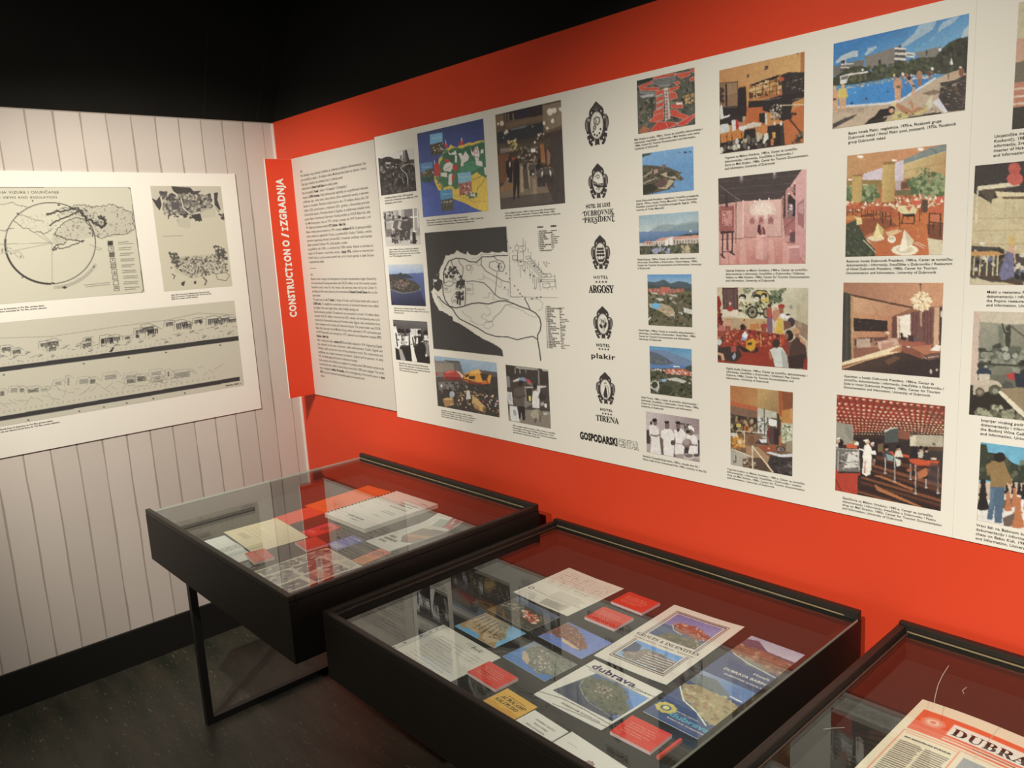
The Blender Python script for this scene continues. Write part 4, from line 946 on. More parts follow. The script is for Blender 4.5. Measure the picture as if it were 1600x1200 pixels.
def pic_kids():
    c = full('kids', [(62, 68), (1235, 75), (1225, 1140), (65, 1032)], (228, 219, 199), (196, 176, 140), 19)
    c.P((212, 202, 168), (62, 68), (1235, 75), (1230, 640), (1000, 600), (62, 480), g=((190, 174, 138), (800, 200), (1230, 560)))
    c.P((206, 188, 150), (62, 68), (400, 70), (340, 460), (62, 450)).P((150, 120, 96), (1050, 480), (1230, 560), (1225, 760), (1080, 640)).P((176, 160, 126), (1080, 300), (1130, 300), (1150, 600), (1090, 580), a=.5)
    c.P((92, 60, 54), (130, 78), (333, 75), (335, 355), (140, 352)).P((110, 82, 76), (150, 95), (318, 92), (318, 340), (155, 340)).L((80, 56, 50), 6, (185, 90), (190, 340)).L((80, 56, 50), 6, (280, 90), (280, 340)).P((222, 206, 178), (140, 362), (320, 355), (340, 445), (140, 440))
    c.E((170, 66, 54), 232, 345, 40, 34).E((210, 170, 140), 230, 280, 16, 22).P((150, 52, 44), (62, 190), (90, 180), (125, 280), (100, 340), (140, 560), (135, 600), (65, 600), (62, 300)).N([(196, 140, 84), (150, 56, 46), (90, 44, 40)], 30, (8, 22), (66, 330), (130, 400), (135, 590), (66, 590))
    Bk, Cr = (58, 54, 46), (224, 212, 180)
    c.N([(120, 126, 96), (170, 164, 126), (96, 104, 80)], 60, (5, 14), (390, 80), (540, 75), (470, 150), (400, 150)).P((120, 106, 96), (505, 170), (560, 110), (700, 120), (730, 250), (560, 260)).P((206, 176, 84), (560, 130), (610, 118), (710, 140), (730, 280), (640, 260)).L(Bk, 9, (505, 200), (525, 140), (590, 108), (690, 115), (725, 170), (735, 270))
    for x, y, r in ((385, 215, 42), (572, 220, 45), (660, 195, 36)):
        c.E(Bk, x + 5, y - 18, r * 1.15, r * .95).E(Cr, x - 4, y + 4, r * .8, r * .72).E(Bk, x - 12, y, 5, 7).E(Bk, x + 14, y - 2, 5, 7)
    c.N([(96, 100, 72), (150, 140, 96), (60, 58, 46), (206, 190, 130), (176, 166, 120)], 130, (8, 20), (350, 270), (540, 265), (730, 255), (700, 430), (420, 420), (345, 380))
    c.E(Bk, 515, 390, 72, 80).E((170, 162, 124), 515, 390, 52, 60)
    for k in range(6):
        t = k * math.pi / 6
        c.L(Bk, 5, (515 + 50 * math.cos(t), 390 + 58 * math.sin(t)), (515 - 50 * math.cos(t), 390 - 58 * math.sin(t)))
    c.E(Bk, 515, 390, 16, 18).E(Bk, 690, 400, 40, 72).E((150, 146, 112), 690, 400, 26, 52).N([(84, 98, 70), (116, 124, 88), (62, 74, 58), (150, 150, 106)], 130, (8, 22), (740, 130), (880, 110), (900, 250), (740, 290)).N([(110, 114, 84)], 30, (5, 12), (860, 80), (960, 80), (930, 130), (870, 150))
    c.P((196, 160, 110), (140, 455), (480, 470), (700, 480), (710, 640), (600, 660), (480, 640), (150, 600)).P((190, 122, 66), (480, 540), (600, 530), (605, 605), (480, 610)).P((176, 150, 118), (150, 460), (350, 470), (350, 600), (200, 600), a=.7)
    c.P((150, 62, 46), (62, 620), (480, 610), (920, 680), (1000, 800), (980, 900), (960, 1115), (65, 1032), n=4).N([(190, 80, 60), (120, 50, 40), (206, 130, 96), (170, 60, 48), (90, 50, 44)], 170, (8, 22), (70, 620), (480, 620), (900, 690), (900, 830), (600, 840), (420, 800), (80, 780))
    c.P((156, 60, 44), (380, 960), (620, 850), (760, 850), (720, 980), (640, 1080), (330, 1050))
    for x, y, h, hr, t in ((200, 640, 170, (190, 120, 70), (200, 150, 120)), (410, 640, 160, (92, 70, 54), (190, 150, 110)), (660, 660, 150, (150, 96, 62), (170, 70, 60)), (290, 640, 100, (206, 170, 110), (180, 150, 110)), (120, 700, 160, (70, 52, 44), (190, 110, 100))):
        c.man(x, y, h, hr, (206, 150, 112), t, (150, 80, 64), 1.7)
    c.E((60, 46, 42), 390, 580, 32, 42).P((226, 222, 214), (385, 670), (420, 630), (460, 680), (430, 740), (370, 750)).P((150, 160, 180), (380, 700), (430, 720), (420, 750), (370, 745))
    c.P((176, 84, 72), (690, 360), (720, 320), (760, 330), (775, 460), (700, 460)).E((170, 110, 80), 735, 325, 26, 34).E((90, 62, 46), 735, 305, 26, 22).P((128, 96, 110), (700, 460), (770, 460), (770, 650), (735, 660), (705, 640)).P((196, 130, 100), (775, 370), (850, 350), (860, 440), (800, 520), (775, 480)).E((226, 214, 190), 812, 318, 32, 20).E((206, 160, 120), 812, 340, 20, 18)
    c.E((170, 66, 50), 885, 315, 44, 30).P((150, 100, 70), (850, 340), (910, 340), (915, 400), (860, 420)).P((214, 172, 66), (840, 470), (900, 480), (905, 670), (800, 655)).L((200, 120, 80), 10, (870, 680), (875, 780)).E((230, 222, 208), 905, 435, 34, 32).E((230, 222, 208), 958, 440, 36, 40).E((76, 62, 54), 968, 420, 30, 14).E((74, 62, 66), 1010, 520, 50, 60).P((126, 84, 62), (910, 500), (1000, 510), (1010, 590), (920, 620)).E((150, 146, 130), 1010, 325, 22, 28)
    c.P((190, 74, 46), (910, 650), (930, 760), (900, 820), (880, 780))
    c.P((206, 146, 46), (430, 760), (520, 720), (560, 760), (545, 860), (490, 895), (430, 850)).P((62, 54, 40), (455, 780), (505, 775), (505, 810), (455, 812)).L((210, 160, 60), 12, (620, 670), (625, 830)).L((210, 160, 60), 10, (545, 790), (620, 760)).L((200, 140, 50), 10, (440, 800), (420, 880)).E((60, 50, 46), 565, 870, 26, 34).P((54, 50, 48), (310, 810), (380, 830), (430, 850), (500, 900), (590, 880), (560, 910), (400, 900))
    c.P((100, 70, 56), (66, 740), (130, 700), (140, 770), (110, 820), (66, 830)).P((70, 56, 50), (66, 840), (200, 830), (330, 830), (380, 950), (300, 1030), (70, 990), n=8).P((206, 150, 116), (70, 900), (140, 920), (160, 1000), (120, 1010), (110, 950), (70, 930)).P((150, 160, 166), (250, 960), (290, 900), (300, 960), (270, 1000)).P((170, 80, 66), (240, 830), (300, 820), (310, 890), (240, 900)).E((206, 200, 190), 90, 770, 30, 40)
    c.P((206, 206, 190), (730, 880), (830, 825), (900, 850), (960, 950), (965, 1110), (800, 1090), (780, 990)).P((150, 150, 140), (880, 860), (960, 950), (965, 1110), (900, 1100), a=.6).E((70, 56, 48), 820, 790, 48, 60).P((176, 110, 80), (720, 900), (750, 900), (770, 1000), (730, 990))
    c.E((56, 46, 42), 985, 690, 56, 72).E((150, 96, 70), 950, 700, 26, 44).P((110, 76, 62), (960, 780), (1040, 760), (1060, 950), (970, 960)).P((84, 62, 54), (1020, 760), (1100, 690), (1190, 770), (1215, 930), (1225, 1090), (1000, 1110), (980, 980), n=4).E((190, 150, 106), 1075, 640, 52, 52).P((150, 106, 78), (1060, 670), (1120, 660), (1110, 720), (1060, 700)).P((66, 52, 48), (970, 960), (1200, 930), (1180, 1120), (980, 1115)).P((196, 140, 104), (1100, 700), (1180, 760), (1200, 830), (1130, 770)).P((150, 60, 50), (1180, 1000), (1226, 980), (1225, 1138), (1160, 1130))
    return c.grain(3)


def pic_leather():
    c = full('leather', [(88, 83), (775, 157), (772, 1085), (97, 950)], (226, 217, 197), (120, 92, 66), 20)
    c.P((176, 112, 66), (88, 83), (775, 157), (772, 480), (400, 420), (92, 330), g=((188, 142, 82), (150, 150), (500, 260)))
    c.P((190, 150, 92), (385, 120), (610, 150), (610, 380), (390, 330), g=((150, 120, 80), (420, 200), (600, 380))).P((182, 96, 60), (92, 255), (385, 320), (385, 365), (92, 305)).P((170, 88, 54), (615, 145), (655, 150), (655, 430), (620, 420)).P((140, 82, 52), (655, 150), (775, 165), (775, 335), (660, 360)).P((190, 128, 66), (655, 360), (775, 335), (772, 500), (650, 500)).L((214, 180, 120), 8, (755, 340), (752, 440))
    c.P((128, 96, 74), (92, 305), (385, 365), (385, 450), (95, 400)).P((66, 54, 48), (95, 395), (250, 425), (385, 445), (390, 620), (98, 600)).N([(160, 140, 90), (90, 74, 60), (180, 160, 120), (60, 50, 46), (130, 90, 60)], 80, (8, 20), (100, 420), (385, 460), (385, 610), (100, 590), asp=1.4, rot=0).P((196, 178, 84), (160, 500), (210, 505), (210, 545), (160, 540)).E((190, 110, 56), 270, 555, 30, 34).E((120, 66, 40), 270, 555, 16, 24)
    c.P((206, 200, 184), (388, 420), (490, 440), (500, 660), (395, 660)).P((190, 184, 160), (390, 330), (610, 385), (600, 440), (500, 440), (390, 420)).P((226, 224, 214), (505, 440), (600, 470), (595, 540), (510, 520)).N([(120, 130, 96), (90, 84, 74), (220, 216, 206)], 40, (6, 16), (395, 440), (490, 450), (490, 660), (400, 660)).L((80, 66, 56), 10, (462, 345), (465, 650)).P((76, 60, 52), (595, 385), (615, 390), (635, 470), (635, 700), (610, 700)).L((96, 80, 66), 8, (490, 440), (600, 450))
    c.P((88, 66, 60), (495, 590), (520, 545), (580, 530), (610, 560), (620, 740), (520, 720)).P((62, 48, 48), (565, 560), (620, 560), (620, 735), (570, 720)).P((130, 54, 50), (488, 580), (512, 560), (515, 660), (490, 660)).P((176, 100, 56), (622, 640), (648, 640), (650, 745), (622, 745))
    c.P((190, 184, 150), (650, 490), (772, 505), (772, 720), (650, 710)).N([(96, 116, 76), (70, 84, 60), (216, 210, 186), (150, 156, 110)], 90, (8, 22), (645, 500), (772, 510), (770, 720), (650, 715), asp=.4)
    c.P((206, 196, 176), (95, 600), (170, 605), (170, 640), (98, 640)).P((130, 96, 72), (240, 620), (400, 610), (520, 720), (520, 760), (260, 740)).E((120, 82, 58), 320, 680, 34, 46).P((84, 62, 54), (350, 720), (400, 680), (480, 690), (520, 740)).P((206, 204, 200), (405, 675), (490, 668), (485, 712), (430, 712)).P((150, 82, 56), (400, 745), (520, 735), (610, 750), (610, 810), (420, 812)).E((230, 170, 130), 512, 772, 14, 6)
    c.N([(200, 140, 62), (226, 196, 150), (150, 92, 44), (214, 160, 84)], 70, (8, 24), (110, 660), (190, 620), (250, 740), (240, 775), (105, 765))
    c.E((70, 58, 56), 640, 785, 50, 32).E((160, 140, 120), 640, 785, 36, 22).E((84, 76, 90), 645, 785, 20, 14).P((150, 132, 104), (700, 700), (772, 690), (765, 820), (700, 810))
    c.P((166, 128, 92), (262, 740), (400, 760), (520, 870), (545, 920), (520, 970), (400, 880), (270, 850)).P((206, 202, 196), (480, 820), (530, 810), (640, 840), (770, 830), (772, 865), (640, 870)).P((66, 58, 54), (530, 850), (700, 875), (772, 870), (772, 1085), (560, 1040), (500, 930), n=8).N([(92, 84, 76), (50, 44, 42), (110, 98, 84)], 30, (10, 30), (560, 900), (770, 880), (770, 1070), (580, 1040), asp=.5, rot=.4)
    c.P((176, 166, 146), (97, 780), (260, 830), (320, 870), (320, 1000), (97, 950)).P((150, 116, 84), (225, 890), (320, 860), (410, 890), (400, 1010), (230, 975)).N([(206, 196, 170), (120, 92, 68), (70, 58, 50)], 40, (8, 22), (230, 890), (400, 900), (400, 1005), (230, 970)).P((92, 72, 58), (345, 870), (440, 880), (520, 1020), (400, 1005))
    Ra = (214, 200, 162)
    c.L(Ra, 11, (110, 775), (330, 865)).L(Ra, 14, (333, 745), (338, 995)).L(Ra, 14, (335, 750), (560, 1035)).L(Ra, 9, (245, 600), (248, 720)).L(Ra, 8, (165, 580), (390, 600)).L(Ra, 8, (165, 805), (168, 900)).L((70, 60, 54), 9, (157, 840), (155, 910)).E((60, 52, 48), 143, 915, 17, 14).E((200, 190, 170), 143, 915, 8, 7)
    return c.grain(3)


def pic_rest():
    c = full('rest', [(62, 178), (1015, 62), (972, 1123), (48, 1143)], (230, 221, 201), (190, 120, 80), 21)
    c.P((196, 146, 96), (62, 178), (1015, 62), (1000, 110), (560, 240), (220, 350), (58, 400), g=((206, 140, 96), (100, 300), (800, 100)))
    c.P((130, 140, 130), (600, 220), (860, 100), (1012, 62), (1008, 130), (830, 190), (600, 260)).L((96, 100, 92), 6, (860, 110), (930, 155)).L((170, 170, 156), 5, (700, 185), (760, 170))
    c.P((214, 196, 196), (215, 355), (395, 295), (410, 290), (600, 215), (600, 420), (210, 410)).P((206, 178, 120), (600, 260), (1008, 130), (1000, 350), (600, 400), g=((190, 150, 96), (700, 220), (980, 360))).L((160, 128, 84), 4, (605, 330), (1003, 235)).L((226, 200, 140), 5, (602, 262), (1006, 135))
    c.P((150, 124, 70), (60, 420), (400, 410), (400, 480), (60, 480)).P((200, 190, 150), (60, 470), (260, 450), (260, 480), (60, 500)).P((120, 84, 66), (570, 430), (650, 425), (650, 490), (575, 500)).P((196, 170, 160), (520, 420), (580, 420), (575, 510), (525, 510)).P((120, 110, 76), (520, 510), (700, 500), (700, 560), (520, 555))
    Gn = [(120, 134, 88), (96, 112, 72), (140, 150, 104), (80, 96, 64), (160, 164, 116)]
    c.N(Gn, 60, (12, 26), (60, 490), (120, 490), (115, 610), (60, 600)).N(Gn, 90, (12, 26), (200, 480), (330, 470), (370, 560), (300, 610), (200, 610)).N(Gn, 230, (12, 28), (640, 420), (760, 370), (900, 350), (1000, 380), (990, 570), (760, 580), (680, 520)).N(Gn, 26, (5, 12), (740, 300), (830, 290), (860, 360), (700, 400))
    c.P((196, 160, 96), (110, 365), (205, 358), (205, 600), (175, 630), (112, 620)).P((206, 172, 106), (405, 240), (520, 232), (515, 640), (390, 660), (395, 400), g=((190, 154, 90), (395, 400), (520, 400))).P((150, 116, 70), (405, 240), (522, 232), (520, 262), (408, 268)).P((150, 116, 70), (118, 364), (207, 357), (207, 375), (118, 380)).E((250, 240, 214), 190, 190, 30, 13).E((250, 240, 214), 765, 118, 32, 13).E((250, 236, 206), 512, 222, 26, 10).E((250, 236, 206), 95, 408, 22, 8)
    c.P((190, 110, 66), (56, 640), (990, 590), (985, 940), (600, 960), (52, 830))
    c.P((206, 116, 66), (560, 740), (980, 700), (980, 980), (700, 950), (640, 860), (520, 870)).P((150, 84, 56), (150, 780), (420, 770), (560, 850), (330, 900), (200, 960), (120, 860)).P((128, 76, 54), (820, 830), (980, 830), (975, 990), (840, 960))
    c.N([(214, 120, 86), (228, 206, 160), (196, 96, 66), (236, 222, 190), (150, 70, 52)], 190, (7, 20), (60, 620), (520, 640), (520, 580), (760, 545), (990, 575), (985, 650), (560, 690), (60, 700), asp=.6)
    c.P((226, 206, 152), (470, 655), (690, 655), (735, 690), (715, 735), (600, 740), (540, 700)).P((206, 110, 76), (515, 670), (550, 670), (545, 710)).P((206, 110, 76), (620, 665), (685, 660), (655, 710)).P((214, 100, 74), (680, 610), (770, 605), (760, 650), (690, 650)).P((214, 100, 74), (910, 570), (992, 565), (985, 625), (910, 640))
    for x, y in ((540, 640), (470, 640), (640, 600), (240, 630), (850, 585), (905, 575), (965, 605)):
        c.P((240, 228, 196), (x - 16, y + 20), (x, y - 22), (x + 16, y + 20))
    Dk, Br = (76, 58, 48), (190, 96, 66)

    def chair(x, y, k, col=Br):
        c.P(col, (x, y), (x + 80 * k, y - 5 * k), (x + 82 * k, y + 55 * k), (x + 5 * k, y + 58 * k))
        for dx, dy in ((2, 150), (78, 150), (30, 110)):
            c.L(Dk, 9 * k, (x + dx * k, y + 50 * k), (x + dx * k + 3, y + dy * k))
        c.L(Dk, 7 * k, (x, y + 92 * k), (x + 80 * k, y + 92 * k))
    for x, y, k in ((65, 650, .7), (145, 650, .7), (235, 660, .8), (315, 660, .85), (400, 660, 1.05)):
        chair(x, y, k)
    c.P((120, 70, 50), (200, 740), (330, 735), (320, 760), (200, 765)).P(Br, (480, 725), (560, 715), (565, 750), (485, 770)).L(Dk, 10, (560, 720), (566, 865)).L(Dk, 9, (480, 760), (480, 870)).P((60, 50, 48), (590, 735), (710, 730), (705, 760), (610, 760)).L(Dk, 12, (600, 750), (585, 825)).L(Dk, 12, (705, 745), (700, 830)).L(Dk, 8, (590, 822), (700, 828)).L(Dk, 8, (755, 690), (752, 805)).L(Dk, 8, (770, 640), (770, 740)).P((96, 74, 58), (775, 600), (835, 598), (830, 720), (780, 720)).L(Dk, 8, (640, 760), (642, 790))
    c.P((206, 104, 70), (838, 665), (978, 660), (975, 725), (845, 730)).L(Dk, 13, (848, 725), (842, 920)).L(Dk, 12, (955, 730), (948, 940)).P((206, 116, 82), (860, 740), (945, 740), (942, 820), (862, 818)).L(Dk, 12, (850, 812), (985, 825)).L(Dk, 10, (885, 825), (885, 885)).L(Dk, 9, (850, 730), (960, 735))
    c.P((74, 78, 60), (55, 830), (150, 790), (260, 1000), (340, 1080), (330, 1143), (48, 1143), n=6).N([(96, 100, 76), (60, 64, 52), (112, 112, 84)], 60, (8, 22), (58, 850), (140, 850), (300, 1070), (300, 1140), (52, 1140), asp=.3, rot=.9).P((206, 138, 76), (58, 760), (130, 745), (135, 780), (60, 800)).P((226, 200, 130), (130, 755), (200, 770), (212, 830), (160, 840), (155, 790))
    c.P((200, 110, 66), (330, 1030), (480, 900), (620, 880), (780, 900), (850, 1000), (840, 1135), (340, 1143)).P((216, 200, 160), (830, 962), (975, 985), (972, 1125), (845, 1125))
    c.E((232, 214, 170), 340, 965, 80, 26).P((238, 216, 150), (310, 960), (355, 815), (415, 880), (405, 950), (340, 975)).P((206, 178, 110), (355, 815), (415, 880), (405, 950), (375, 900)).E((236, 226, 196), 490, 975, 40, 34).E((206, 190, 150), 490, 965, 26, 14).P((210, 100, 60), (460, 870), (490, 850), (515, 875), (490, 895))
    c.E((238, 226, 192), 615, 1075, 128, 52).E((216, 196, 156), 615, 1072, 86, 34).P((246, 232, 198), (560, 1090), (610, 880), (700, 985), (690, 1020), (620, 1085)).P((216, 198, 160), (612, 885), (700, 985), (690, 1020), (640, 1050)).L((226, 214, 186), 6, (700, 1010), (800, 1060)).L((226, 214, 186), 6, (720, 1000), (820, 1045)).P((226, 150, 96), (700, 930), (740, 945), (775, 910), (745, 960), a=.7).L((236, 210, 170), 4, (735, 865), (737, 910)).P((230, 206, 150), (430, 905), (540, 880), (590, 895), (520, 930), (460, 950), a=.8)
    c.L((206, 196, 160), 8, (225, 985), (340, 1100)).L((226, 214, 170), 6, (245, 970), (290, 1010))
    return c.grain(2.5)


def pic_suite():
    c = full('suite', [(68, 45), (1240, 48), (1197, 1168), (53, 1060)], (231, 222, 202), (150, 104, 76), 22)
    c.P((176, 122, 92), (68, 45), (1240, 48), (1230, 330), (900, 340), (180, 200), (68, 160), g=((206, 148, 108), (150, 120), (1000, 230)))
    c.P((214, 164, 120), (185, 205), (880, 345), (640, 440), (190, 400), g=((196, 140, 104), (250, 260), (600, 430))).P((96, 66, 54), (150, 180), (880, 335), (870, 352), (160, 205))
    c.P((206, 150, 106), (190, 390), (640, 440), (635, 700), (190, 690), g=((186, 124, 90), (250, 420), (600, 680))).P((150, 98, 78), (640, 445), (880, 385), (1225, 320), (1215, 800), (640, 720))
    c.P((74, 70, 62), (68, 155), (160, 185), (165, 945), (57, 970)).P((92, 88, 76), (100, 165), (125, 170), (125, 955), (98, 960), a=.6).P((190, 146, 100), (152, 195), (188, 205), (195, 930), (170, 950), (160, 700))
    c.P((62, 52, 48), (190, 458), (585, 495), (585, 620), (195, 612)).N([(150, 112, 84), (110, 84, 66)], 16, (4, 14), (230, 480), (460, 540), (450, 605), (230, 600), asp=.3)
    c.P((112, 74, 66), (635, 450), (690, 440), (695, 695), (630, 690)).P((226, 196, 160), (690, 442), (720, 440), (720, 700), (700, 700)).P((238, 222, 196), (722, 445), (850, 415), (850, 690), (730, 690)).P((122, 82, 74), (852, 400), (1120, 345), (1110, 790), (850, 740)).P((190, 146, 116), (960, 390), (985, 385), (985, 560), (965, 560)).P((206, 166, 128), (1130, 345), (1190, 335), (1180, 780), (1120, 780)).P((84, 60, 54), (1190, 340), (1222, 335), (1215, 800), (1185, 790)).E((240, 224, 200), 1212, 420, 10, 40)
    for x in (880, 920, 1010, 1050, 1085):
        c.L((96, 64, 60), 8, (x, 400), (x, 760))
    c.P((176, 124, 90), (190, 690), (640, 690), (760, 780), (740, 850), (200, 940)).P((150, 100, 76), (190, 800), (480, 800), (640, 850), (500, 880), (195, 930)).P((110, 76, 66), (230, 690), (590, 680), (580, 720), (380, 735))
    c.P((196, 166, 140), (200, 705), (380, 698), (385, 800), (230, 808)).P((96, 74, 66), (200, 705), (225, 703), (225, 780), (200, 780)).N([(80, 62, 56), (150, 120, 100)], 16, (6, 16), (390, 700), (480, 720), (470, 770), (390, 770)).P((216, 170, 142), (470, 735), (580, 715), (650, 730), (645, 830), (510, 840), (475, 800)).P((190, 140, 114), (512, 760), (650, 740), (645, 830), (512, 840)).P((206, 170, 142), (570, 700), (700, 702), (715, 770), (655, 790), (650, 730)).E((226, 200, 160), 585, 635, 20, 22).L((96, 70, 56), 7, (576, 650), (576, 690))
    c.P((62, 52, 52), (735, 640), (755, 635), (765, 680), (800, 690), (800, 720), (740, 715)).E((56, 46, 44), 746, 648, 14, 16).P((74, 62, 60), (820, 660), (890, 670), (890, 740), (830, 735)).P((110, 92, 86), (920, 670), (950, 665), (950, 740), (915, 740))
    c.P((170, 96, 76), (720, 745), (800, 745), (1025, 740), (1025, 790), (760, 800)).P((186, 124, 86), (640, 840), (745, 780), (745, 860), (620, 890)).P((240, 214, 168), (700, 785), (740, 782), (600, 860), (740, 850), (420, 920), (60, 1010), (60, 970), (380, 880)).P((226, 176, 116), (57, 1040), (400, 925), (640, 870), (740, 860), (420, 940), (100, 1052), a=.9)
    c.P((84, 66, 56), (57, 1055), (330, 960), (640, 880), (745, 860), (760, 790), (860, 800), (1000, 890), (1205, 870), (1197, 1168), g=((66, 54, 50), (600, 900), (700, 1100))).P((150, 100, 72), (540, 960), (680, 900), (740, 930), (600, 1010), a=.5)
    c.P((186, 118, 84), (850, 800), (1100, 775), (1210, 790), (1200, 860), (1020, 895)).P((146, 88, 68), (750, 800), (850, 800), (1010, 890), (1000, 950), (880, 900), (760, 860)).P((238, 226, 202), (1075, 845), (1150, 775), (1212, 790), (1200, 850)).P((120, 82, 70), (1010, 900), (1200, 870), (1198, 930), (1060, 960)).L((226, 206, 180), 7, (1060, 925), (1180, 910)).E((206, 180, 160), 1092, 1090, 15, 28).E((206, 180, 160), 1160, 1072, 13, 15).P((240, 224, 196), (800, 795), (850, 793), (845, 805), (810, 808)).E((80, 56, 48), 1105, 802, 12, 10).L((196, 170, 150), 8, (1000, 915), (1040, 940))
    c.L((96, 76, 60), 8, (965, 75), (970, 150)).E((80, 64, 54), 965, 72, 16, 10)
    for i in range(60):
        t = i * 2.399
        r = 115 * math.sqrt((i + .5) / 60)
        c.E((250, 228, 176) if i % 3 else (214, 170, 110), 980 + r * math.cos(t) * 1.0, 270 + r * math.sin(t), 16, 16, a=.85)
        c.E((255, 246, 220), 980 + r * math.cos(t), 268 + r * math.sin(t), 7, 7, a=.9)
        if i % 4 == 0:
            c.E((120, 90, 60), 985 + r * math.cos(t + .4), 270 + r * math.sin(t + .4), 9, 9, a=.8)
    c.L((226, 200, 150), 10, (175, 595), (185, 620)).L((226, 200, 150), 8, (175, 655), (180, 680))
    return c.grain(2.5)


def pic_pastry():
    c = full('pastry', [(57, 62), (1062, 177), (1030, 1165), (43, 958)], (231, 222, 201), (70, 54, 46), 23)
    c.P((140, 60, 46), (57, 62), (1062, 177), (1050, 440), (600, 400), (200, 420), (52, 320), g=((118, 66, 50), (300, 110), (950, 350)))
    for r in range(11):
        t = r / 10
        y = 95 + 330 * t ** .75
        n = int(16 + 22 * t)
        for i in range(n):
            u = (i + .5 * (r % 2)) / n
            x = 57 + u * 1000
            yy = y - (1 - t) * 10 + u * (115 * (1 - t) + 30 * t)
            if r < 5:
                c.P((186, 74, 58), (x, yy - 24 * (1 - t)), (x + 26 * (1 - .6 * t), yy - 20 * (1 - t)), (x + 24 * (1 - .6 * t), yy + 26 * (1 - t)), (x - 4, yy + 20 * (1 - t)))
            c.E((240, 212, 168) if (i + r) % 3 else (226, 176, 130), x, yy, 15 * (1 - .55 * t), 6.5 * (1 - .3 * t), .1)
            if (i + r) % 2:
                c.E((84, 50, 42), x + 16 * (1 - .5 * t), yy + 10 * (1 - t), 10 * (1 - .5 * t), 9 * (1 - .5 * t), a=.6)
    c.P((110, 70, 54), (900, 230), (1060, 250), (1052, 330), (930, 310), a=.5)
    c.P((158, 150, 130), (52, 320), (200, 345), (212, 380), (210, 520), (50, 540)).P((132, 124, 108), (130, 340), (200, 350), (205, 500), (150, 450), a=.5).P((56, 46, 44), (215, 470), (500, 480), (500, 640), (215, 640)).P((150, 118, 76), (440, 530), (490, 520), (485, 600), (440, 600), a=.7)
    c.P((84, 88, 80), (500, 405), (540, 385), (628, 378), (628, 560), (500, 580)).P((214, 204, 182), (498, 405), (545, 382), (610, 374), (625, 380), (545, 395), (505, 420)).P((140, 84, 62), (628, 390), (740, 420), (735, 490), (628, 480)).P((62, 52, 48), (500, 520), (745, 500), (745, 600), (500, 600))
    c.P((182, 168, 138), (740, 455), (850, 445), (1045, 455), (1040, 560), (740, 550)).P((214, 200, 166), (735, 460), (790, 445), (790, 550), (735, 550)).P((96, 70, 56), (840, 550), (1042, 560), (1040, 600), (850, 590)).R((110, 96, 78), 943, 520, 972, 545)
    c.P((66, 58, 52), (850, 590), (1042, 600), (1040, 720), (900, 700))
    c.P((64, 46, 40), (260, 820), (420, 690), (700, 640), (1040, 760), (1030, 1165), (250, 1000), n=3)
    for i in range(9):
        x, y = 270 + i * 8, 1000 - i * 42
        col = ((140, 82, 52), (58, 42, 38), (104, 62, 44))[i % 3]
        c.P(col, (260 + i * 10, 980 - i * 44), (260 + i * 10, 960 - i * 44), (1035, 1165 - i * 48 + 30), (1032, 1180 - i * 44 + 30), a=.85)
    c.P((176, 110, 66), (410, 900), (480, 945), (880, 1130), (820, 1120), (430, 960)).P((170, 104, 64), (400, 820), (470, 820), (780, 950), (760, 965), (560, 880))
    c.P((186, 66, 48), (47, 750), (80, 780), (280, 785), (275, 815), (255, 820), (250, 1000), (43, 958)).L((90, 50, 42), 6, (48, 850), (98, 952)).P((56, 50, 46), (70, 780), (275, 785), (272, 800), (75, 795))
    c.P((120, 112, 100), (50, 560), (270, 575), (275, 785), (75, 780), (48, 740)).P((214, 206, 188), (170, 600), (262, 600), (262, 680), (150, 690)).P((206, 198, 180), (140, 700), (262, 695), (258, 745), (120, 750)).P((70, 62, 56), (80, 690), (130, 660), (130, 680), (85, 720)).N([(226, 216, 196), (150, 120, 90), (90, 80, 70)], 30, (6, 16), (70, 600), (260, 600), (262, 760), (80, 760), asp=.4, rot=0).L((210, 204, 190), 5, (50, 565), (270, 580)).L((200, 194, 180), 5, (75, 590), (72, 775)).L((200, 194, 180), 5, (262, 585), (268, 780)).L((200, 194, 180), 5, (80, 690), (265, 690))
    c.P((206, 96, 60), (148, 525), (200, 520), (250, 540), (248, 570), (150, 560)).P((236, 226, 204), (215, 530), (240, 500), (262, 510), (262, 540)).P((206, 190, 90), (205, 520), (225, 480), (235, 520), a=.7)
    c.E((50, 42, 40), 90, 510, 34, 34).E((206, 160, 128), 75, 495, 16, 18).P((236, 230, 218), (58, 470), (90, 460), (92, 475), (60, 485)).P((230, 222, 206), (52, 520), (72, 520), (75, 555), (52, 555))
    c.P((236, 226, 204), (315, 540), (350, 525), (380, 560), (382, 680), (375, 810), (330, 825), (295, 800), (305, 680), (300, 640)).P((190, 120, 100), (320, 680), (330, 680), (325, 800), (310, 795), a=.8).E((206, 160, 110), 342, 505, 24, 24).L((230, 216, 194), 16, (320, 590), (270, 570)).E((236, 228, 210), 330, 495, 24, 10)
    c.P((50, 44, 44), (380, 570), (420, 550), (440, 620), (415, 670), (385, 660)).E((206, 160, 128), 390, 530, 16, 20).P((240, 234, 222), (372, 512), (405, 508), (408, 522), (376, 525)).P((236, 230, 216), (380, 590), (420, 592), (425, 625), (380, 625)).L((206, 160, 130), 8, (395, 670), (395, 720)).L((206, 160, 130), 8, (410, 670), (412, 715))
    Or = (206, 84, 50)
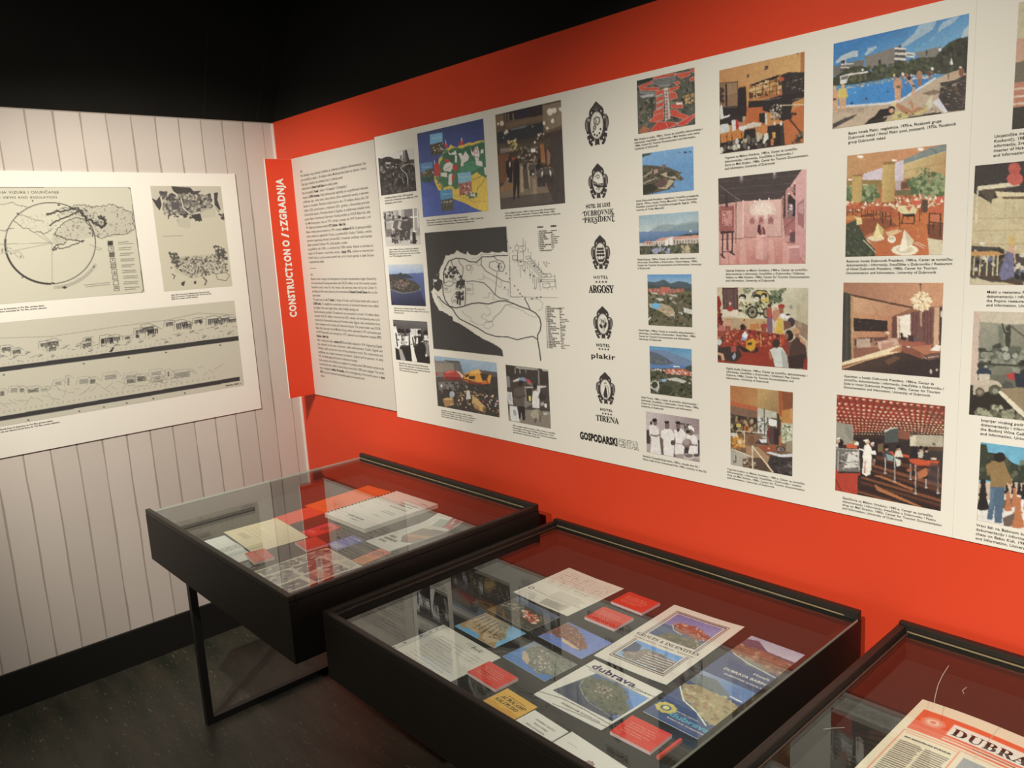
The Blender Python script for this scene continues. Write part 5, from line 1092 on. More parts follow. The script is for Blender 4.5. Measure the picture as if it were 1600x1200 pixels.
    c.P(Or, (480, 590), (580, 600), (590, 615), (485, 610)).P(Or, (560, 620), (620, 615), (750, 640), (755, 660), (590, 640)).P(Or, (725, 670), (800, 668), (900, 685), (1005, 690), (1000, 730), (800, 725), (740, 700)).P((150, 62, 44), (745, 705), (800, 725), (1000, 732), (1000, 742), (795, 738)).P((230, 190, 160), (925, 660), (985, 662), (983, 680), (928, 678))
    St = (190, 184, 170)
    for x, y0, y1 in ((510, 610, 800), (598, 645, 880), (792, 730, 995), (745, 720, 860), (1000, 740, 990), (890, 860, 940)):
        c.L(St, 11, (x, y0), (x, y1)).L((110, 104, 96), 4, (x + 4, y0), (x + 4, y1)).E(St, x, y1, 16, 6)
    for x, y, t in ((520, 590, (80, 70, 66)), (632, 590, (220, 206, 180)), (770, 600, (52, 46, 46)), (840, 600, (196, 184, 160)), (890, 610, (60, 54, 52))):
        c.P(t, (x - 40, y + 60), (x - 26, y), (x + 20, y - 5), (x + 42, y + 60)).E((196, 150, 118), x, y - 22, 16, 22).E((44, 36, 34), x - 3, y - 36, 20, 18)
    c.P((50, 44, 44), (745, 560), (800, 560), (815, 660), (760, 660)).P((130, 150, 146), (515, 620), (590, 640), (585, 690), (530, 680)).P((206, 200, 176), (600, 660), (655, 680), (650, 730), (615, 740)).P((186, 110, 70), (800, 800), (880, 755), (930, 765), (890, 830), (820, 860)).P((180, 100, 66), (700, 770), (750, 750), (760, 780), (720, 790)).P((80, 70, 66), (930, 700), (1020, 720), (1010, 960), (900, 880), (900, 760), a=.6)
    return c.grain(3)


def part_pic(k, src, dst, white, base, seed):
    x0, x1, z0, z1 = PH[k]
    return Cv(x1 - x0, z1 - z0, src, white, base, 0.0016, [(x - x0, z1 - z) for x, z in dst], seed)


def pic_bird():
    c = part_pic('bird', [(880, 222), (848, 917), (1162, 200), (1162, 915)], [(2.799, 1.726), (2.799, 1.503), (2.878, 1.724), (2.890, 1.504)], (233, 224, 204), (206, 186, 140), 24)
    c.P((70, 62, 58), (870, 200), (1700, 150), (1700, 470), (1162, 420), (975, 440), (900, 400), (870, 380))
    c.P((206, 186, 142), (865, 395), (970, 445), (980, 700), (1700, 650), (1700, 700), (860, 730)).P((212, 194, 150), (980, 420), (1040, 400), (1700, 330), (1700, 660), (980, 690), g=((196, 174, 126), (1000, 450), (1500, 620))).P((226, 210, 172), (895, 345), (1140, 315), (1145, 340), (905, 368)).P((96, 82, 66), (905, 370), (1140, 340), (1000, 380), (975, 445)).P((226, 206, 160), (1000, 375), (1160, 380), (1700, 340), (1700, 420), (1010, 405)).P((120, 98, 72), (1040, 405), (1165, 402), (1700, 395), (1700, 415), (1045, 418))
    for y in (530, 600, 680):
        c.L((184, 160, 112), 5, (870, y + 5), (1700, y - 15))
    for x in (1060, 1110, 1200, 1300):
        c.L((196, 174, 126), 5, (x, 420), (x - 5, 650))
    c.P((220, 204, 160), (895, 350), (905, 350), (895, 560), (880, 560)).E((206, 100, 84), 1115, 300, 48, 38).E((196, 90, 76), 1112, 240, 36, 38).E((206, 110, 92), 1100, 230, 16, 14, a=.6).E((200, 96, 82), 1300, 290, 60, 60)
    c.P((84, 76, 68), (860, 690), (1020, 700), (1060, 740), (1700, 700), (1700, 900), (860, 900)).N([(220, 206, 176), (110, 120, 140), (60, 54, 50), (150, 110, 80)], 90, (8, 24), (870, 700), (1650, 690), (1650, 880), (870, 880), asp=.6).E((230, 220, 190), 925, 678, 18, 9)
    c.P((206, 150, 88), (858, 725), (1000, 720), (1055, 740), (1000, 748), (858, 748)).P((90, 72, 60), (855, 835), (930, 840), (1120, 890), (1162, 905), (1162, 925), (900, 870), (850, 868)).P((206, 190, 150), (852, 880), (900, 878), (1050, 920), (850, 920))
    for x in (880, 915, 955, 990, 1015):
        c.L((214, 196, 150), 8, (x, 745), (x - 6, 860))
    c.E((214, 178, 110), 1095, 660, 22, 34).P((216, 170, 134), (1075, 690), (1110, 690), (1112, 740), (1080, 740)).P((120, 116, 140), (1065, 720), (1105, 735), (1110, 870), (1040, 890), (1020, 860)).L((216, 172, 136), 9, (1108, 700), (1115, 790)).N([(150, 146, 166), (90, 86, 110)], 20, (4, 12), (1060, 740), (1100, 750), (1090, 880), (1040, 870), asp=.3, rot=1.6)
    return c.grain(3)


def pic_wine():
    c = part_pic('wine', [(70, 48), (50, 545), (308, 62), (308, 578)], [(2.808, 1.452), (2.810, 1.247), (2.892, 1.449), (2.903, 1.245)], (234, 225, 205), (110, 104, 86), 25)
    c.P((206, 180, 156), (65, 40), (105, 48), (92, 380), (40, 480)).P((160, 154, 130), (105, 50), (700, 70), (700, 330), (95, 360), g=((120, 116, 96), (150, 80), (300, 320))).P((206, 190, 160), (105, 45), (700, 60), (700, 100), (240, 115), (105, 100)).L((96, 90, 76), 8, (240, 115), (320, 175))
    Dk = (72, 70, 58)
    c.P((112, 116, 98), (190, 120), (215, 120), (218, 240), (195, 240), a=.8)
    c.P(Dk, (225, 150), (248, 150), (250, 195), (240, 240), (232, 240), (222, 195)).E(Dk, 237, 135, 12, 14).L(Dk, 8, (222, 155), (210, 110)).L(Dk, 8, (248, 155), (245, 118)).P(Dk, (95, 225), (280, 235), (280, 248), (95, 245)).P(Dk, (150, 220), (200, 200), (210, 225), (160, 235))
    c.N([(62, 60, 50), (140, 140, 120), (96, 96, 80), (170, 168, 148)], 120, (7, 20), (100, 220), (600, 240), (600, 370), (100, 350)).L(Dk, 9, (95, 300), (308, 312)).L((150, 146, 124), 7, (300, 240), (600, 260))
    c.P((190, 70, 62), (225, 355), (270, 340), (300, 370), (250, 378)).P((56, 58, 66), (265, 345), (330, 350), (330, 420), (275, 410)).E((84, 84, 74), 235, 410, 28, 26)
    c.P((150, 130, 96), (200, 420), (700, 400), (700, 560), (280, 520)).P((58, 52, 44), (50, 400), (180, 430), (300, 530), (300, 580), (45, 560)).P((196, 178, 150), (70, 400), (110, 370), (190, 385), (210, 410), (120, 440), (70, 450)).E((60, 66, 76), 122, 342, 36, 22).P((200, 184, 158), (95, 350), (150, 350), (150, 375), (100, 380)).E((110, 90, 70), 102, 436, 22, 22).E((150, 140, 116), 102, 436, 12).E((96, 92, 70), 172, 425, 30, 24).E((150, 150, 130), 175, 432, 14)
    c.P((226, 210, 176), (185, 435), (205, 430), (330, 545), (330, 570), (290, 540)).N([(150, 148, 116), (120, 116, 90), (90, 88, 66), (176, 172, 140)], 90, (7, 16), (75, 520), (200, 500), (300, 550), (300, 590), (80, 570))
    return c.grain(3)


def pic_chess():
    c = part_pic('chess', [(100, 678), (85, 1052), (308, 712), (308, 1110)], [(2.832, 1.194), (2.833, 1.032), (2.906, 1.191), (2.914, 1.026)], (234, 225, 205), (120, 190, 200), 26)
    c.P((112, 176, 196), (90, 660), (700, 690), (700, 880), (90, 760)).P((64, 68, 52), (90, 690), (130, 690), (140, 730), (200, 735), (260, 780), (330, 800), (700, 810), (700, 900), (90, 860), n=7).N([(84, 88, 64), (58, 62, 48), (100, 100, 74)], 90, (7, 16), (95, 740), (220, 760), (600, 800), (600, 880), (95, 850))
    c.P((206, 180, 150), (85, 870), (700, 880), (700, 1200), (85, 1080)).P((226, 216, 200), (90, 960), (400, 920), (400, 1150), (90, 1050)).P((110, 92, 80), (200, 960), (270, 940), (260, 990), (180, 1000)).P((110, 92, 80), (210, 1040), (280, 1010), (300, 1060), (220, 1090))
    Bk, Bn = (50, 44, 42), (190, 116, 72)
    for x, y, h, col in ((115, 1000, 130, Bk), (230, 925, 50, Bk), (262, 925, 55, Bk), (290, 930, 60, Bk), (310, 950, 65, Bk), (236, 1005, 80, Bn), (268, 985, 80, Bn), (285, 1085, 130, Bn), (330, 1000, 90, Bn), (350, 1080, 120, Bn)):
        c.E(col, x, y - h, h * .11, h * .11).P(col, (x - h * .1, y - h * .9), (x + h * .1, y - h * .9), (x + h * .14, y - h * .4), (x + h * .24, y - h * .05), (x - h * .24, y - h * .05), (x - h * .14, y - h * .4)).E(col, x, y - h * .05, h * .25, h * .08).E(col, x, y - h * .55, h * .18, h * .05)
    c.P((150, 118, 74), (128, 790), (160, 770), (215, 770), (235, 820), (258, 860), (250, 890), (225, 880), (222, 895), (150, 892), (152, 830), (135, 840)).E((52, 44, 40), 195, 752, 28, 24).P((84, 104, 120), (150, 892), (222, 895), (215, 960), (205, 1065), (170, 1062), (172, 980), (160, 1050), (135, 1045), (148, 950)).P((110, 132, 146), (150, 900), (172, 900), (160, 1000), (145, 1000), a=.5).L((206, 160, 120), 9, (250, 885), (232, 880))
    return c.grain(3)


def pic_lobby():
    c = part_pic('lobby', [(1592, 4.7), (1583.8, 202), (1600, 2.5), (1600, 199)], [(2.856, 2.0), (2.858, 1.784), (2.864, 2.001), (2.875, 1.786)], (233, 224, 204), (150, 136, 110), 27)
    c.P((206, 190, 150), (1580, 0), (1700, 0), (1700, 60), (1585, 70)).P((206, 160, 130), (1586, 62), (1620, 60), (1640, 110), (1585, 110)).P((120, 110, 90), (1584, 100), (1660, 90), (1660, 130), (1584, 130)).P((196, 130, 100), (1584, 130), (1660, 125), (1660, 170), (1584, 170)).P((66, 62, 52), (1584, 168), (1700, 160), (1700, 210), (1580, 205))
    for y in (140, 152, 163):
        c.L((226, 200, 170), 3, (1584, y), (1660, y - 3))
    return c.grain(4)


def pic_blackmap():
    x0, x1, z0, z1 = 1.045, 1.69, 1.262, 1.69
    c = Cv(x1 - x0, z1 - z0, [(28, 102), (708, 50), (103, 1062), (998, 1160)], (200, 191, 173), (200, 191, 173), 0.0014, [(x - x0, z1 - z) for x, z in ((1.054, 1.677), (1.479, 1.678), (1.057, 1.270), (1.604, 1.267))], 28)
    K = (62, 58, 54)
    Wt = (200, 191, 173)
    c.P(K, (28, 102), (708, 50), (720, 262), (745, 640), (905, 738), (685, 1126), (103, 1062))
    coast = [(720, 265), (680, 258), (640, 268), (585, 260), (540, 272), (500, 262), (455, 285), (400, 280), (385, 250), (372, 282), (330, 262), (290, 245), (275, 275), (205, 290), (190, 330), (170, 370), (150, 430), (135, 440), (130, 490), (98, 485), (105, 560), (85, 590), (95, 640), (120, 690), (150, 745), (190, 760), (235, 790), (262, 800), (262, 830), (330, 860), (420, 920), (520, 985), (600, 1020), (650, 1050), (676, 1075), (684, 1130), (900, 1160), (1080, 1160), (1080, 640), (745, 640)]
    r = random.Random(3)
    rough = []
    for (ax, ay), (bx, by) in zip(coast[:-1], coast[1:]):
        n = max(1, int(math.hypot(bx - ax, by - ay) / 14))
        for i in range(n):
            t = i / n
            j = 4 if (ay < 800 and ax < 720) else 2 if ay < 1080 and ax < 690 else 0
            rough.append((ax + (bx - ax) * t + r.uniform(-j, j), ay + (by - ay) * t + r.uniform(-j, j)))
    c.P(Wt, *rough, coast[-1])
    c.P(Wt, (706, 40), (760, 40), (760, 1165), (1080, 1165), (1080, 40), (720, 40), (720, 260), (730, 300), (745, 640), (905, 740), (1080, 640), (1080, 30))
    c.P(K, (103, 510), (130, 505), (135, 430), (152, 435), (150, 480), (178, 500), (170, 560), (140, 590), (108, 560)).P(K, (222, 790), (262, 798), (262, 828), (232, 815))
    for w_, pts in ((9, [(235, 710), (290, 725), (350, 712), (420, 688), (480, 682), (560, 692), (640, 668), (700, 665), (760, 685), (830, 715), (900, 738), (950, 765), (985, 805), (997, 860), (990, 910), (968, 950), (968, 985), (985, 1080), (995, 1160)]), (8, [(135, 635), (150, 632), (165, 660), (200, 690), (260, 730), (290, 780), (320, 815), (400, 855), (470, 890), (540, 935), (620, 960), (720, 965), (800, 988), (880, 968), (930, 960), (968, 985)]), (8, [(235, 710), (200, 660), (182, 600), (180, 530), (190, 500), (185, 440), (200, 390), (230, 335), (290, 312), (360, 318), (400, 340), (460, 345), (510, 300), (580, 300), (640, 290), (720, 290)]), (7, [(860, 645), (890, 700), (905, 735)]), (6, [(378, 505), (430, 500), (520, 515), (570, 560), (610, 610), (650, 640), (730, 660)]), (5, [(500, 305), (500, 370), (540, 420), (620, 465), (680, 500), (735, 512)]), (5, [(605, 300), (630, 325), (680, 340), (698, 380), (680, 420), (645, 420), (640, 370), (670, 350)]), (4, [(632, 430), (625, 520), (615, 610)]), (5, [(250, 330), (260, 370), (300, 410), (340, 480), (370, 560), (370, 640), (362, 710)]), (4, [(310, 320), (320, 355), (350, 385), (345, 450), (335, 490)]), (4, [(195, 520), (230, 500), (300, 520), (330, 480)]), (4, [(190, 500), (200, 540), (240, 545), (280, 515)]), (4, [(640, 425), (600, 410), (565, 385), (570, 345), (620, 335), (645, 360)]), (3, [(775, 690), (700, 700), (660, 760), (610, 800), (590, 835), (540, 845)])):
        c.L(K, w_, *pts)
    for cx, cy, rr in ((240, 430, 45), (330, 530, 30), (320, 620, 32)):
        c.N([K], 22, (6, 13), (cx - rr, cy - rr), (cx + rr, cy - rr), (cx + rr, cy + rr), (cx - rr, cy + rr), boxy=True)
    c.L(K, 13, (305, 640), (302, 690)).L(K, 13, (325, 640), (322, 698)).N([K], 14, (4, 9), (280, 400), (300, 420), (360, 500), (340, 510), boxy=True)
    c.L(K, 3, (380, 370), (410, 370), (415, 400), (395, 415), (375, 395), (380, 370)).E(K, 660, 385, 12).E(Wt, 660, 385, 8).L(K, 4, (650, 350), (645, 400), (660, 420))
    g = (140, 132, 118)
    for pts in ([(330, 740), (360, 770), (400, 800), (430, 840), (470, 860), (520, 870)], [(520, 870), (540, 830), (500, 800), (510, 770), (545, 790), (580, 770), (550, 720), (530, 700)], [(525, 880), (560, 900), (600, 870), (580, 830), (540, 830)], [(520, 640), (560, 640), (560, 600), (600, 605), (590, 650), (625, 650)], [(410, 440), (430, 400), (420, 370), (460, 350), (480, 380), (500, 350)], [(470, 490), (520, 480), (510, 440)], [(520, 470), (560, 480), (600, 500), (640, 540), (660, 560), (672, 540), (665, 500)], [(680, 570), (725, 575), (728, 630)], [(710, 700), (760, 720), (800, 730), (850, 750), (900, 790), (950, 800), (995, 810)], [(890, 655), (930, 645), (980, 655), (1010, 690), (1000, 740), (960, 745)], [(260, 700), (250, 650), (270, 610), (340, 580)], [(120, 600), (140, 640), (170, 690), (190, 720)], [(190, 590), (240, 600), (255, 570)], [(380, 600), (430, 610), (430, 530), (380, 520)], [(420, 320), (470, 310), (500, 285), (560, 285), (620, 275)]):
        q = []
        for (ax, ay), (bx, by) in zip(pts[:-1], pts[1:]):
            for i in range(3):
                q.append((ax + (bx - ax) * i / 3 + r.uniform(-7, 7), ay + (by - ay) * i / 3 + r.uniform(-7, 7)))
        c.L(g, 3, *q, pts[-1])
    for x, y in ((190, 560), (285, 550), (380, 560), (262, 660), (255, 480)):
        for k in range(3):
            c.L(K, 2.5, (x, y + k * 9), (x + 34, y + k * 9))
    # key plan of the centre
    T = (84, 78, 72)
    c.P(Wt, (728, 300), (1170, 280), (1170, 640), (742, 632)).L(T, 3, (735, 300), (742, 632), (1160, 640)).L(g, 2, (708, 50), (735, 300))
    for q in ([(800, 262), (850, 258), (852, 325), (805, 330), (800, 262)], [(760, 290), (800, 288), (800, 325), (760, 326), (760, 290)], [(808, 340), (850, 338), (852, 372), (808, 376), (808, 340)], [(808, 215), (850, 212), (850, 255)], [(1010, 520), (1068, 518), (1070, 555), (1012, 558), (1010, 520)], [(1045, 440), (1080, 445), (1082, 470), (1048, 470), (1045, 440)], [(1015, 345), (1045, 342), (1040, 385), (1015, 345)], [(1000, 440), (1040, 440), (1040, 470), (1000, 470)], [(1110, 450), (1112, 550), (1070, 548)], [(980, 490), (1115, 488), (1115, 505), (985, 505), (980, 490)], [(970, 470), (1010, 505), (975, 515), (970, 470)]):
        c.L(T, 3, *q)
    c.E(T, 795, 228, 18, 26).E(Wt, 795, 228, 15, 22).E(T, 855, 230, 14, 26).E(Wt, 855, 230, 11, 22)
    c.L(T, 3, (858, 335), (880, 345), (1010, 490)).L(T, 3, (905, 290), (920, 340), (1010, 440))
    for k in range(9):
        x, y = 868 + k * 16, 300 + k * 19
        c.L(T, 2.5, (x, y), (x + 28, y - 8), (x + 40, y + 10), (x + 10, y + 20), (x, y))
    for a, b in (((780, 330), (782, 350)), ((822, 378), (826, 470)), ((842, 376), (842, 410)), ((862, 340), (866, 440)), ((880, 350), (884, 400)), ((900, 380), (906, 480)), ((922, 420), (928, 515)), ((940, 440), (944, 548)), ((955, 460), (962, 565)), ((985, 520), (992, 580)), ((1048, 558), (1050, 575)), ((1088, 550), (1088, 575)), ((1118, 500), (1122, 570)), ((846, 145), (848, 210)), ((866, 172), (866, 205)), ((795, 185), (797, 205)), ((888, 230), (890, 270)), ((912, 260), (914, 290)), ((945, 325), (945, 370)), ((975, 340), (977, 400)), ((1000, 395), (1000, 440)), ((1046, 355), (1070, 355)), ((1070, 430), (1070, 445)), ((1090, 460), (1120, 460))):
        c.L(T, 2.5, a, b)
    return c


LEFT = {}


def lquad(y0, y1, z0, z1, src, dst, white, base, pitch, seed):
    return Cv(y1 - y0, z1 - z0, src, white, base, pitch, [(y - y0, z1 - z) for y, z in dst], seed)


def pic_circle():
    y0, y1, z0, z1 = -1.78, -0.627, 1.512, 1.92
    LEFT['circle_plan'] = (y0, z1)
    Bg = (212, 198, 172)
    c = lquad(y0, y1, z0, z1, [(0, 125), (775, 125), (858, 755), (0, 815)], [(-1.063, 1.919), (-.625, 1.92), (-.628, 1.509), (-1.123, 1.515)], (246, 230, 212), Bg, .0022, 31)
    K = (74, 66, 60)
    c.L(K, 4, (-1400, 128), (755, 126), (772, 138), (850, 735), (838, 750), (-1600, 990))
    r = random.Random(5)

    def rugged(pts, wd, j, col=K, n=8):
        q = []
        for (ax, ay), (bx, by) in zip(pts[:-1], pts[1:]):
            for i in range(n):
                q.append((ax + (bx - ax) * i / n + r.uniform(-j, j), ay + (by - ay) * i / n + r.uniform(-j, j)))
        c.L(col, wd, *q, pts[-1])
    c.P((198, 184, 160), (340, 290), (460, 230), (600, 240), (700, 240), (790, 280), (780, 400), (650, 420), (560, 420), (420, 440), (330, 470), (300, 430), (420, 300))
    rugged([(270, 290), (340, 262), (400, 245), (460, 232), (520, 240), (600, 236), (660, 230), (720, 250), (780, 275), (795, 370), (740, 405), (680, 402), (600, 428), (560, 415)], 3, 7)
    rugged([(275, 290), (330, 275), (400, 262), (450, 250)], 9, 5)
    rugged([(450, 250), (500, 300), (550, 340), (600, 360), (625, 345), (610, 310), (580, 300)], 10, 10)
    rugged([(290, 355), (350, 320), (420, 290), (460, 275)], 8, 5)
    rugged([(320, 400), (370, 340), (440, 308), (490, 315), (530, 350), (550, 400), (545, 420)], 4, 4)
    rugged([(320, 405), (370, 430), (440, 440), (500, 445), (440, 470), (360, 485), (310, 500), (330, 470), (390, 455)], 5, 7)
    rugged([(100, 285), (150, 300), (200, 320), (260, 330)], 3, 6, (130, 118, 106))
    rugged([(80, 320), (130, 365), (200, 390), (270, 400), (310, 370)], 3, 7)
    rugged([(-160, 260), (-60, 240), (60, 215), (120, 235), (160, 245)], 3, 6, (120, 108, 98))
    rugged([(-200, 360), (-100, 380), (20, 385), (80, 370)], 4, 7, (110, 100, 90))
    c.N([K, (120, 108, 98), (150, 138, 124)], 220, (2, 6), (300, 300), (460, 235), (790, 270), (790, 400), (560, 420), (500, 340), (330, 470), asp=.5)
    c.N([(96, 86, 78)], 70, (3, 8), (440, 250), (500, 250), (625, 350), (560, 355), asp=.4, rot=.6)
    c.N([(130, 118, 104)], 60, (2, 6), (330, 390), (480, 320), (540, 400), (440, 440), asp=.4)
    c.N([(150, 138, 122)], 60, (2, 5), (100, 290), (280, 290), (300, 380), (130, 370), asp=.4)
    for k in range(72):
        a0, a1 = k * math.pi / 36, (k + 1) * math.pi / 36
        thick = 12 if 1.55 < a0 < 3.2 else 5
        c.L(K, thick, (296 + 268 * math.cos(a0), 458 + 240 * math.sin(a0)), (296 + 268 * math.cos(a1), 458 + 240 * math.sin(a1)))
    for x, y, s_ in ((345, 232, 7), (102, 283, 6), (530, 370, 6), (312, 695, 9), (530, 398, 5)):
        c.R(K, x - s_, y - s_ * .6, x + s_, y + s_ * .6)
    for k in range(14):
        a0, a1 = .55 + k * .07, .55 + (k + 1) * .07
        c.L((176, 162, 144), 20, (310 + 330 * math.cos(a0) * .9, 440 + 280 * math.sin(a0)), (310 + 330 * math.cos(a1) * .9, 440 + 280 * math.sin(a1)), a=.7)
    c.P(K, (365, 722), (380, 710), (398, 720), (382, 728))
    l_ = (150, 138, 122)
    c.L(l_, 3, (308, 690), (305, 455), (-40, 465)).L(l_, 3, (305, 455), (240, 395)).L(l_, 3, (320, 455), (-60, 530)).L(l_, 3, (200, 395), (310, 465)).E(K, 120, 535, 4).L((150, 138, 122), 3, (60, 520), (110, 505), (140, 540), (115, 548), (80, 520)).L(l_, 3, (530, 465), (560, 480), (600, 490), (590, 500), (560, 490))
    c.N([(170, 158, 140), (150, 138, 122)], 50, (5, 14), (-200, 480), (60, 470), (90, 520), (-200, 560), asp=.5)
    cols = [(70, 62, 56), Bg, (110, 100, 88), Bg, (170, 158, 138), Bg, (196, 182, 158), Bg, Bg]
    for i in range(9):
        x, y = 652 + i * 4.8, 458 + i * 33.5
        c.R(K, x - 16, y - 14, x + 16, y + 14).R(cols[i], x - 13, y - 11, x + 13, y + 11)
        for q in (0, 11):
            c.L((110, 100, 90), 3.5, (x + 46 + r.uniform(0, 4), y - 5 + q), (x + 46 + r.uniform(60, 90), y - 9 + q))
    c.P(K, (677, 725), (690, 718), (704, 728))
    for q in (0, 11):
        c.L((140, 128, 114), 3.5, (495 + q, 706 + q), (650, 690 + q))
    for x, y in ((190, 207), (130, 660), (555, 596), (660, 490), (667, 558), (678, 628)):
        c.E((90, 82, 74), x, y, 4, 6)
    return c


def pic_site():
    y0, y1, z0, z1 = -0.552, -0.266, 1.509, 1.925
    LEFT['site_plan'] = (y0, z1)
    c = Cv(y1 - y0, z1 - z0, [(892, 118), (1312, 118), (1380, 712), (972, 745)], (246, 230, 214), (212, 196, 170), .002, None, 32)
    K = (82, 74, 70)
    c.P((200, 184, 164), (892, 118), (1312, 118), (1325, 250), (905, 200), a=.6)
    c.P(K, (1018, 120), (1070, 125), (1130, 128), (1150, 150), (1195, 146), (1170, 170), (1110, 165), (1060, 170), (1030, 150)).P(K, (902, 190), (930, 205), (950, 180), (962, 230), (950, 265), (930, 240)).P(K, (1270, 160), (1295, 155), (1290, 200), (1310, 255), (1300, 275), (1275, 240)).P(K, (1135, 290), (1190, 280), (1200, 325), (1170, 325), (1140, 305)).P(K, (1210, 175), (1250, 160), (1255, 190), (1215, 210))
    c.P((128, 116, 108), (970, 205), (1060, 190), (1150, 185), (1250, 210), (1255, 255), (1190, 270), (1110, 285), (1010, 290), (965, 260))
    c.N([(84, 76, 70), (190, 176, 156), (110, 100, 92), (150, 138, 124)], 420, (3, 9), (965, 200), (1060, 170), (1160, 160), (1260, 190), (1260, 250), (1110, 290), (980, 290), boxy=True, rot=.15)
    c.N([K, (110, 100, 94)], 40, (4, 9), (950, 150), (1060, 170), (1000, 200), (960, 190), boxy=True)
    c.P((100, 92, 88), (1015, 215), (1065, 212), (1068, 255), (1022, 262)).P(K, (1085, 285), (1105, 280), (1110, 305), (1090, 308)).N([K], 14, (4, 9), (1000, 290), (1120, 280), (1200, 330), (1000, 330)).L((220, 206, 184), 6, (1075, 190), (1090, 250), (1130, 285)).L((220, 206, 184), 5, (1255, 160), (1270, 230), (1325, 290)).N([K], 10, (4, 9), (1300, 280), (1335, 290), (1330, 320), (1305, 315))
    c.P((196, 182, 160), (1045, 310), (1130, 310), (1130, 370), (1060, 360), a=.8).P((198, 184, 162), (1190, 250), (1280, 250), (1280, 300), (1200, 310), a=.8)
    c.L((140, 128, 114), 3, (968, 416), (1085, 412))
    c.P((188, 174, 152), (1010, 540), (1270, 520), (1340, 520), (1350, 620), (1150, 670), (1040, 630), a=.45)
    c.N([(120, 110, 100), (90, 82, 76), (160, 148, 132)], 330, (3, 7), (1020, 545), (1260, 525), (1345, 500), (1355, 620), (1260, 640), (1130, 660), (1050, 610))
    c.N([(96, 88, 80)], 60, (3, 8), (1000, 510), (1060, 520), (1060, 600), (1020, 570)).N([(90, 82, 76)], 60, (3, 8), (1265, 460), (1330, 490), (1350, 560), (1290, 540))
    c.L(K, 3, (1280, 640), (1340, 630), (1362, 650), (1340, 680), (1290, 670), (1280, 640)).P(K, (1075, 690), (1100, 680), (1090, 712), (1075, 705)).P(K, (1150, 682), (1165, 680), (1162, 700), (1150, 698)).L((120, 110, 100), 9, (1205, 660), (1225, 680), (1215, 705)).L(K, 5, (1020, 640), (1038, 650), (1030, 668)).E(K, 1017, 602, 6, 4)
    return c.grain(2.5)


